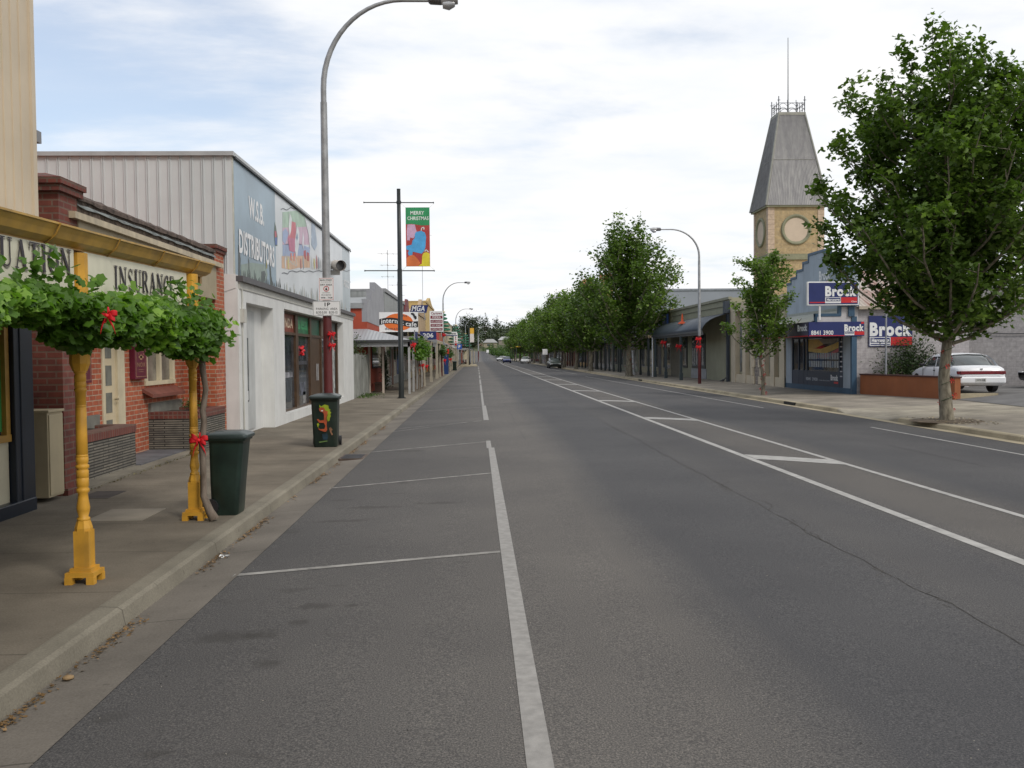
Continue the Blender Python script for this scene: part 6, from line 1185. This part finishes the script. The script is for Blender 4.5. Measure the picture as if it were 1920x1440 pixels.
# ================================================================ TREES
def tree(label, x, y, H, Rr, zb, nl, lsize, seed, mat, tr=.14, cat='tree', group='plane trees along the right kerb', limbs=34, zbase=0.03, prof=None, spread=1.0, trunk_mat=None, name='plane_tree', up=0.9, open_=1.0, lr=.42):
    rng = np.random.default_rng(seed); g = thing(name, label, cat, (x, y, zbase), group); base = Vector((x, y, zbase)); mb = MB()
    prof = prof or (lambda t: (min(1, t/.16+.45))*(1-t)**.62*1.05)
    ht = H*.9; path = [base+Vector((rng.normal(0, .03)*i, rng.normal(0, .03)*i, ht*i/8)) for i in range(9)]
    tp = lambda z: path[min(7, int(z/ht*8))].lerp(path[min(8, int(z/ht*8)+1)], z/ht*8-int(z/ht*8)) if z < ht else path[8]
    mb.tube([base+Vector((0, 0, -.05)), base+Vector((0, 0, .12))]+path[1:], [tr*1.35, tr*1.12]+[tr*(1-.11*i) for i in range(1, 9)], 12)
    pts = []; wts = []
    for i in range(limbs):
        f = (i+.5)/limbs; zs = zb*.82+(H*.80-zb*.82)*f**1.15; az = i*2.399+rng.normal(0, .3)
        rise_ = (H-zs)*rng.uniform(.22, .50)*up+.25; ze = min(H*.995, zs+rise_); te = (ze-zb)/(H-zb)
        if te > 1: te = 1
        rad_ = Rr*prof(max(.0, te))*rng.uniform(.60, 1.12); o = Vector((math.cos(az), math.sin(az), 0)); s = tp(zs); c_ = []
        for t in np.linspace(0, 1, 7): c_.append(s+o*(rad_*t**.85)+Vector((rng.normal(0, .04), rng.normal(0, .04), rise_*t**1.5)))
        mb.tube(c_, [tr*lr*(1-f*.5)*(1-.8*t)+.006 for t in np.linspace(0, 1, 7)], 5)
        L = rad_+rise_*.5; ns = max(4, int(L/.42))
        for k in range(ns):
            t = .12+.88*(k+rng.uniform(0, .8))/ns; t = min(t, 1); p = c_[0].lerp(c_[-1], t); ii = t*6; p = c_[min(5, int(ii))].lerp(c_[min(6, int(ii)+1)], ii-int(ii))
            dv = Vector((rng.normal(0, 1), rng.normal(0, 1), rng.uniform(.3, 1.7))).normalized()*rng.uniform(.25, .85)*(.55+.45*Rr/3.5); mb.tube([p, p+dv], [.012, .004], 3, False)
            m = 2
            for q in range(m): pts.append(p+dv*(q+1)/m); wts.append(1.0)
    for k in range(int(limbs*.3)):      # leading shoots above the outline
        az = rng.uniform(0, 6.28); zs = H*rng.uniform(.62, .9); r0 = Rr*prof((zs-zb)/(H-zb))*rng.uniform(.1, .75); p = Vector((x+math.cos(az)*r0, y+math.sin(az)*r0, zs+zbase)); e = p+Vector((rng.normal(0, .15), rng.normal(0, .15), H*rng.uniform(.05, .12)*open_))
        mb.tube([p, e], [.02, .005], 4, False)
        for q in range(5): pts.append(p.lerp(e, (q+1)/5)); wts.append(.8)
    mb.build('trunk', trunk_mat or PLANEB, g)
    P = np.array([tuple(p) for p in pts]); wts = np.array(wts); wts /= wts.sum(); idx = rng.choice(len(P), nl, p=wts)
    sp = .155*(.6+.4*Rr/3.5)*spread; C = P[idx]+rng.normal(size=(nl, 3))*np.array([sp, sp, sp*.9]); C[:, 2] = np.maximum(C[:, 2], zb*.9)
    leaves('crown', C, lsize, 'plane', mat, g, droop=.5, rng=rng); return g
PLANEB = bark_mat((.10, .085, .06), (.26, .23, .17))
PL = leaf_mat((.088, .150, .026), (.21, .31, .055), .38); PL2 = leaf_mat((.12, .195, .035), (.27, .39, .075), .42)
def garland(label, x, y, z0, z1, r_, k):
    g = thing('flower_garland', label, 'garland', (x, y, z0), 'red flower garlands wound round tree trunks'); random.seed(k)
    n = int((z1-z0)/.17); P = []
    for i in range(n*4): a = i*.7; P.append((x+(r_+.02)*math.cos(a), y+(r_+.02)*math.sin(a), z0+(z1-z0)*i/(n*4)))
    MB().tube(P, .007, 4).build('wire', pm((.02, .06, .02), .6), g)
    for i in range(n):
        q = P[i*4]; mb = MB(); s = .05*random.uniform(.7, 1.3)
        for j in range(6): a = j*1.05; v = Vector((math.cos(a), -.6, math.sin(a))); mb.add([q, tuple(Vector(q)+v*s+Vector((s*.4, 0, 0))), tuple(Vector(q)+v*s*1.3), tuple(Vector(q)+v*s+Vector((0, 0, s*.4)))], [(0, 1, 2, 3)])
        mb.build('flower', REDBOW, g)
tree('largest plane tree at the right, trunk wound with red flowers by the driveway', 11.78, 23.0, 9.6, 3.15, 2.3, 43000, .130, 21, PL, .15, limbs=84, up=.85, prof=lambda t: float(np.interp(t, [0, .12, .3, .5, .64, .8, .93, 1], [.58, .80, .92, 1.0, 1.0, .74, .42, .2])), open_=1.3, lr=.3)
tree('small young plane tree in front of the cream hall', 11.75, 38.0, 6.15, 1.65, 1.75, 8500, .105, 33, PL2, .075, limbs=26, prof=lambda t: min(1, t/.22+.3)*(1-t)**.55*1.15)
garland('red flower garland on the largest plane tree trunk', 11.78, 23.0, .3, 2.3, .15, 1)
garland('red flower garland on the small young tree trunk', 11.75, 38.0, .1, 1.8, .08, 2)
garland('red flower garland on the tall conical plane tree trunk', 11.7, 71.6, .6, 2.4, .3, 3)
tree('tall conical plane tree in the middle of the right row', 11.7, 71.6, 12.5, 4.7, 2.4, 21000, .20, 46, PL, .27, limbs=70, prof=lambda t: float(np.interp(t, [0, .15, .4, .62, .8, .93, 1], [.8, 1, .95, .7, .38, .2, .12])), spread=1.6, lr=.3)
T1 = tree('second plane tree beyond the tall conical one', 11.6, 95, 9.9, 3.9, 2.3, 11000, .21, 51, PL, .24, limbs=46, spread=1.6, lr=.3)
T2 = tree('rounded plane tree behind the dark parked car', 11.6, 109, 9.6, 4.0, 2.2, 11000, .22, 57, PL2, .22, limbs=46, spread=1.7, lr=.3, prof=lambda t: min(1, t/.15+.5)*(1-t**1.6)**.6)
for i, (y, lb) in enumerate(((124, 'plane tree in front of the yellow hotel'), (139, 'plane tree at the far end of the yellow hotel'), (154, 'plane tree beside the brown stone shop'), (171, 'plane tree just before the white columned shopfront'), (190, 'plane tree over the white parked car'), (208, 'plane tree beyond the white parked car'), (228, 'plane tree just before the yellow-fascia service station'), (250, 'far plane tree beside the service station'), (275, 'farthest plane tree on the right, at the bend'))):
    c = copy_tree((T2, T1)[i % 2]); place(c, (11.6+shift(y), y, .03+rise(y)), i*1.3, lb, (1.05+.1*math.sin(i), 1.05, 1.0+.09*math.sin(i*2.1)+.05))
# hill woods and single trees on the skyline
HL = leaf_mat((.05, .07, .032), (.10, .125, .06), .2)
HT = tree('dark rounded gum tree standing tall on the hill skyline at the left', -4, 560, 21, 6.0, 8, 3000, .7, 71, HL, .45, limbs=22, name='gum_tree', group='gum trees on the far hill', spread=4, up=.6, zbase=hill(-4, 560), prof=lambda t: .5+.6*math.sin(t*2.6))
HT2 = tree('thin open-branched gum tree on the hill skyline', 6, 640, 20, 5, 9, 500, .7, 73, HL, .35, limbs=16, name='gum_tree', group='gum trees on the far hill', spread=3, up=.7, zbase=hill(6, 640))
c = copy_tree(HT2); place(c, (15, 720, hill(15, 720)), 1.0, 'second thin gum tree farther right on the hill skyline', .85)
rng = np.random.default_rng(99); proto = []
for k in range(3):
    Pn = rng.normal(size=(900, 3)); Pn /= np.linalg.norm(Pn, axis=1)[:, None]; cl = rng.normal(size=(14, 3))*.55; cl[:, 2] = np.abs(cl[:, 2])+.3
    proto.append(cl[rng.integers(0, 14, 900)]+Pn*.33)
C = []; 
for i in range(620):
    x = rng.uniform(-130, 150); y = rng.uniform(520, 860); s = rng.uniform(4.5, 7.5)
    if y < 610 and 0 < x < 26: continue
    C.append(proto[i % 3][:280]*s*np.array([1, 1, .95])+np.array([x, y, hill(x, y)]))
o = leaves('woodland', np.concatenate(C), 1.15, 'plane', HL, None, rng=rng); tag(o, 'dark woodland covering the far hill at the end of the street', 'woodland', kind='stuff')
C = []
for i in range(60): y = rng.uniform(300, 450); x = (6.5+shift(y)+rng.uniform(2, 22)) if i % 4 else (-6+shift(y)-rng.uniform(0, 8)); s = rng.uniform(1.2, 2.6); C.append(proto[i % 3][:300]*s+np.array([x, y, rise(y)-.3]))
o = leaves('roadside_shrubs', np.concatenate(C), .38, 'plane', MIDL, None, rng=rng); tag(o, 'green bushes lining the climbing road in the distance', 'bushes', kind='stuff')
for x, y, w_, h_, lb, wc, rc in ((8, 560, 8, 3.0, 'cream house with pale roof on the hillside left of the bushes', (.34, .30, .22), (.33, .33, .32)), (19, 600, 10, 3.0, 'low white-roofed house higher on the hillside', (.30, .27, .22), (.40, .40, .39)), (-1, 590, 9, 3.0, 'brown house with light roof on the hillside above the road', (.33, .22, .15), (.5, .5, .48))):
    zb_ = hill(x, y); g = thing('house', lb, 'house', (x, y, zb_), 'houses on the far hill'); z = zb_
    MB().box(x-w_/2, x+w_/2, y, y+8, z-2, z+h_).build('wall', pm(wc, .8), g); mb = MB(); e = .6
    mb.add([(x-w_/2-e, y-e, z+h_), (x+w_/2+e, y-e, z+h_), (x+w_/2+e, y+8+e, z+h_), (x-w_/2-e, y+8+e, z+h_), (x-w_/2+2, y+4, z+h_+2.2), (x+w_/2-2, y+4, z+h_+2.2)], [(0, 1, 5, 4), (1, 2, 5), (2, 3, 4, 5), (3, 0, 4), (3, 2, 1, 0)]); mb.build('roof', pm(rc, .6), g)
    MB().box(x-1.8, x-.2, y-.05, y, z+1, z+2.2).build('window', GLASS, g); MB().box(x+1.2, x+2.1, y-.05, y, z, z+2.1).build('door', pm((.1, .08, .07), .6), g)
for px, y, h_, lb in ((914.5, 300, 3.2, 'small white road sign on a post at the far right bend'), (1022, 150, 2.6, 'thin white sign post beside the dark parked car')):
    x = ony(px, 670, y)[0]; z = rise(y); g = thing('road_sign', lb, 'road sign', (x, y, z)); MB().tube([(x, y, z), (x, y, z+h_-.4)], .06, 6).build('post', GALV, g); MB().box(x-.4, x+.4, y-.08, y-.06, z+h_-.9, z+h_).build('plate', WHITE, g)

# ================================================================ CARS
def car(label, c, rz, colr, rear_red=True, rough=.25):
    g = thing('parked_car', label, 'car', c); x0, y0, z0 = c; L, W = 4.75, 1.78; PT = pm(colr, rough, .02, 1, spec=.6)
    # lower body stations: (y from rear, half-width, belt height, centre height, bottom)
    S = [(0.00, .70, .60, .70, .38), (0.04, .80, .80, .90, .30), (.12, .84, .88, .965, .26), (.35, .87, .93, .985, .24), (.9, .885, .935, .99, .22), (1.4, .89, .93, .97, .21), (2.3, .89, .915, .95, .2), (3.2, .885, .89, .93, .2), (3.45, .88, .87, .93, .2), (4.0, .86, .80, .87, .22), (4.45, .80, .70, .76, .25), (4.68, .72, .60, .63, .30), (4.75, .60, .50, .52, .36)]
    def ring(y, w_, b_, ch, bt):
        half = [(0, bt), (w_*.78, bt), (w_*.95, bt+.06), (w_, bt+.22), (w_*1.0, (bt+b_)/2), (w_*.985, b_-.10), (w_*.94, b_-.02), (w_*.80, b_+(ch-b_)*.6), (w_*.4, ch-.005), (0, ch)]
        pts = half+[(-a, b2) for a, b2 in half[-2:0:-1]]; return [(x0+a, y0-L/2+y, z0+b2) for a, b2 in pts]
    mb = MB(); mb.loft([ring(*s) for s in S], True); mb.build('body', PT, g)
    # greenhouse: glass volume then painted roof and pillars over it
    def gring(y, w_, zt, zb_): half = [(0, zb_), (w_*1.12, zb_), (w_*1.0, (zt+zb_)/2), (w_*.90, zt-.04), (w_*.70, zt), (0, zt+.015)]; return [(x0+a, y0-L/2+y, z0+b2) for a, b2 in half+[(-a, b2) for a, b2 in half[-2:0:-1]]]
    G = [(.62, .68, .99, .90), (.95, .69, 1.22, .90), (1.28, .70, 1.365, .90), (1.9, .71, 1.40, .88), (2.5, .70, 1.39, .88), (2.85, .69, 1.33, .88), (3.2, .68, 1.10, .88), (3.42, .66, .93, .86)]
    mb = MB(); mb.loft([gring(*s) for s in G], True); mb.build('glazing', glass_mat((.03, .035, .035), .05, .8), g)
    mb = MB()
    def rr_(y, w_, zt, e): return [(x0+a, y0-L/2+y, z0+b2) for a, b2 in ((-w_*.98, zt-.10), (-w_*.92, zt-.03+e), (-w_*.70, zt+.012+e), (0, zt+.03+e), (w_*.70, zt+.012+e), (w_*.92, zt-.03+e), (w_*.98, zt-.10))]
    R_ = [rr_(y, w_, zt, .004) for y, w_, zt in ((1.24, .71, 1.352), (1.35, .715, 1.378), (1.9, .72, 1.402), (2.5, .71, 1.392), (2.80, .70, 1.345))]; n = 7
    vs = [v for r_ in R_ for v in r_]; mb.add(vs, [(i*n+j, i*n+j+1, (i+1)*n+j+1, (i+1)*n+j) for i in range(4) for j in range(n-1)], True)
    for sx in (-1, 1):
        for P, wd in (([(.60, .80, .93), (.93, .785, 1.16), (1.30, .70, 1.345)], .16), ([(2.05, .80, .93), (2.1, .73, 1.20), (2.1, .67, 1.37)], .045), ([(3.40, .74, .90), (3.1, .72, 1.12), (2.82, .66, 1.31)], .045)):
            vs = []
            for i, (yy_, xx_, zz_) in enumerate(P): vs += [(x0+sx*(xx_+.012), y0-L/2+yy_-wd*(.35), z0+zz_), (x0+sx*(xx_+.012), y0-L/2+yy_+wd*(1.2 if i == 0 else .8), z0+zz_)]
            f = [(2*i, 2*i+1, 2*i+3, 2*i+2) for i in range(len(P)-1)]; mb.add(vs, f)
    mb.build('roof', PT, g)
    T = BLACKP
    for nm, a, b_ in (('wheel', .95, 0), ('wheel', 3.72, 0)):
        for sx in (-1, 1):
            rg = lambda xx, r_: [(x0+xx, y0-L/2+a+r_*math.cos(2*math.pi*i/22), z0+.30+r_*math.sin(2*math.pi*i/22)) for i in range(22)]
            xa, xb = (.66, .87) if sx > 0 else (-.87, -.66); mb = MB(); mb.loft([rg(xa, .2), rg(xa, .29), rg(xa+.02, .305), rg(xb-.02, .305), rg(xb, .29), rg(xb, .2)], False); wh = mb.build('wheel', T, g)
            xo = .872*sx; mb = MB(); mb.loft([rg(xo-.01, .195), rg(xo, .185), rg(xo+.006*sx, .03)], False); mb.build('rim', pm((.38, .38, .39), .35, metal=.6), wh)
            mb = MB(); rg2 = lambda r_, xx: [(x0+xx*sx, y0-L/2+a+r_*math.cos(math.pi*i/14), z0+.28+r_*math.sin(math.pi*i/14)) for i in range(15)]
            A_, B_ = rg2(.36, .893), rg2(.0, .893); mb.add(A_, [tuple(range(15)) if sx < 0 else tuple(range(14, -1, -1))]); mb.build('wheel_arch', BLACKP, g)
    yb = y0-L/2; LR = pm((.16, .012, .018), .25, .25, 12)
    MB().box(x0-.77, x0+.77, yb-.012, yb+.12, z0+.66, z0+.79).build('tail_light', LR, g, .02)
    for sx in (-1, 1): MB().box(x0+sx*.70, x0+sx*.835, yb+.03, yb+.3, z0+.665, z0+.785).build('tail_light', LR, g, .02)
    mb = MB(); mb.box(x0-.80, x0+.80, yb-.05, yb+.15, z0+.34, z0+.585); mb.box(x0-.86, x0+.86, yb+.05, yb+.3, z0+.34, z0+.57); mb.build('rear_bumper', PT, g, .05)
    p = MB().box(x0-.26, x0+.10, yb-.06, yb-.048, z0+.40, z0+.53).build('number_plate', pm((.5, .5, .48), .5), g); lettering('VVW-538', (x0, yb-.06, z0), CAMF, -.23, .07, .43, .50, .004, INK, p, .02)
    MB().box(x0-.06, x0+.02, yb-.0, yb+.05, z0+.84, z0+.875).build('badge', pm((.4, .4, .4), .3, metal=.8), g)
    mb = MB(); mb.box(x0-.62, x0+.62, yb+L-.06, yb+L+.0, z0+.50, z0+.60); mb.build('grille', BLACKP, g)
    for sx in (-1, 1):
        MB().box(x0+sx*.38, x0+sx*.70, yb+L-.14, yb+L-.02, z0+.52, z0+.66).build('headlight', pm((.6, .6, .6), .15), g, .02)
        MB().box(x0+sx*.86, x0+sx*1.02, yb+2.95, yb+3.12, z0+.93, z0+1.04).build('mirror', BLACKP, g, .02)
        mb = MB(); mb.box(x0+sx*.888, x0+sx*.90, yb+1.95, yb+2.1, z0+.76, z0+.80); mb.build('door_handle', BLACKP, g)
        mb = MB(); mb.box(x0+sx*.882, x0+sx*.896, yb+2.02, yb+2.03, z0+.3, z0+.9); mb.box(x0+sx*.882, x0+sx*.896, yb+3.1, yb+3.11, z0+.3, z0+.88); mb.build('door_gap', BLACKP, g)
    g.rotation_euler = (0, 0, rz); return g
W0 = car('white sedan parked behind the orange wall, seen from its rear', (17.22, 33.1, .335), R(-5), (.74, .75, .77))
W0.scale = (.95, .95, .95)
def car_copy(label, x, y, rz, colr, z=None):
    c = copy_tree(W0); place(c, (x, y, z if z is not None else zr(x, y)), rz, label); m = pm(colr, .3, .02, 1, spec=.6)
    for ch in c.children:
        if ch.name.split('.')[0] in ('body', 'roof', 'rear_bumper'): ch.data = ch.data.copy(); ch.data.materials[0] = m
    return c
car_copy('dark car mostly out of frame at the right edge of the car park', 23.0, 37-2.6, R(86), (.02, .02, .025), .34)
car_copy('dark grey car parked facing the camera under the plane trees', 10.0, 121, R(180), (.055, .065, .06)); car_copy('white car parked nose-in before the white columned shopfront', 9.7, 186, R(170), (.6, .6, .6))
car_copy('blue car driving towards the camera in the right lane', 6.3, 197, R(180), (.015, .035, .20)); car_copy('small white car waiting near the service station', 7.0, 262, R(150), (.6, .6, .6))
# litter, leaves, pigeons
rng = np.random.default_rng(6); n = 3200; yy = rng.uniform(3, 26, n); cl = (np.sin(yy*3.1)+np.sin(yy*1.3+1)+rng.normal(0, .35, n)) > .25; yy = yy[cl]; n = len(yy)
C = np.stack([-2.535+np.abs(rng.normal(0, .045, n)), yy, -.118+rng.uniform(0, .012, n)], 1)
def dry(c): return leaf_mat(c, tuple(min(1, x*1.8) for x in c), .1)
o = leaves('leaf_litter', C, .024, 'plane', dry((.20, .12, .05)), None, droop=2.5, rng=rng); tag(o, 'dry brown leaves gathered along the left gutter', 'leaf litter', kind='stuff')
n = 260; C = np.stack([rng.uniform(11.3, 12.6, n), rng.uniform(21.5, 24.2, n), np.full(n, .045)], 1); o = leaves('leaf_litter', C, .05, 'plane', dry((.25, .2, .12)), None, droop=3, rng=rng); tag(o, 'pale fallen leaves around the foot of the largest plane tree', 'leaf litter', kind='stuff')
n = 500; yy = rng.uniform(12.8, 20, n); C = np.stack([np.where(yy < 17.9, -5.29, -5.2)+rng.normal(0, .03, n), yy, .01+np.abs(rng.normal(0, .012, n))], 1); o = leaves('weeds', C, .025, 'small', dry((.12, .10, .04)), None, rng=rng); tag(o, 'dry weeds in the crack along the brick shop planters', 'weeds', kind='stuff')
for nn, c_, lb, sz_ in ((1500, (.32, .29, .24), 'pale grit and stone chips scattered over the near road surface', .007), (500, (.03, .028, .025), 'dark specks and crumbs scattered over the near road surface', .011)):
    xx = rng.uniform(-2.1, 7, nn); yy = 2.4+12*rng.uniform(0, 1, nn)**1.5; o = leaves('road_grit', np.stack([xx, yy, np.array([zr(a) for a in xx])+.003], 1), sz_, 'small', pm(c_, .8), None, droop=4, jit=.6, rng=rng); tag(o, lb, 'grit', kind='stuff')
p = onz(420, 1046, -.125); mb = MB(); random.seed(2)
pp = [(p[0]+random.uniform(-.05, .05), p[1]+random.uniform(-.04, .04), p[2]+random.uniform(0, .04)) for _ in range(9)]; mb.add(pp, [(i, (i+1) % 9, (i+3) % 9) for i in range(9)]); tag(mb.build('paper_scrap', WHITE), 'crumpled white paper scrap lying in the left gutter', 'litter')
p = onz(128, 1274, -.12); tag(MB().lathe(p, [(.01, 0), (.035, .008), (.03, .02), (.005, .026)], 9).build('pebble', pm((.3, .2, .1), .8)), 'small brown stone in the left gutter near the camera', 'stone')
for px, py, lb in ((1356, 717.5, 'dark pigeon on the footpath below the olive wall'), ):
    p = onz(px, py, .08); g = thing('pigeon', lb, 'bird', p); x, y, z = p; ring = lambda xx, r_, zc: [(x+xx, y+r_*math.cos(2*math.pi*i/10), z+zc+r_*math.sin(2*math.pi*i/10)) for i in range(10)]
    MB().loft([ring(-.20, .01, .10), ring(-.12, .035, .12), ring(-.02, .07, .14), ring(.07, .06, .17), ring(.10, .03, .23), ring(.13, .035, .26), ring(.17, .02, .26), ring(.20, .004, .25)]).build('body', pm((.05, .05, .06), .6), g)
    MB().tube([(x, y-.02, z+.09), (x+.01, y-.02, z)], .006, 4).build('leg', pm((.3, .1, .08), .6), g); MB().tube([(x, y+.02, z+.09), (x-.01, y+.02, z)], .006, 4).build('leg', pm((.3, .1, .08), .6), g)
mb = MB(); mb.lathe((11.78, 23.0, .02), [(.9, 0), (.85, .012), (.3, .03)], 20); tag(mb.build('tree_pit', pm((.12, .09, .06), .95, .4, 8)), 'bare earth pit round the foot of the largest plane tree', 'tree pit')
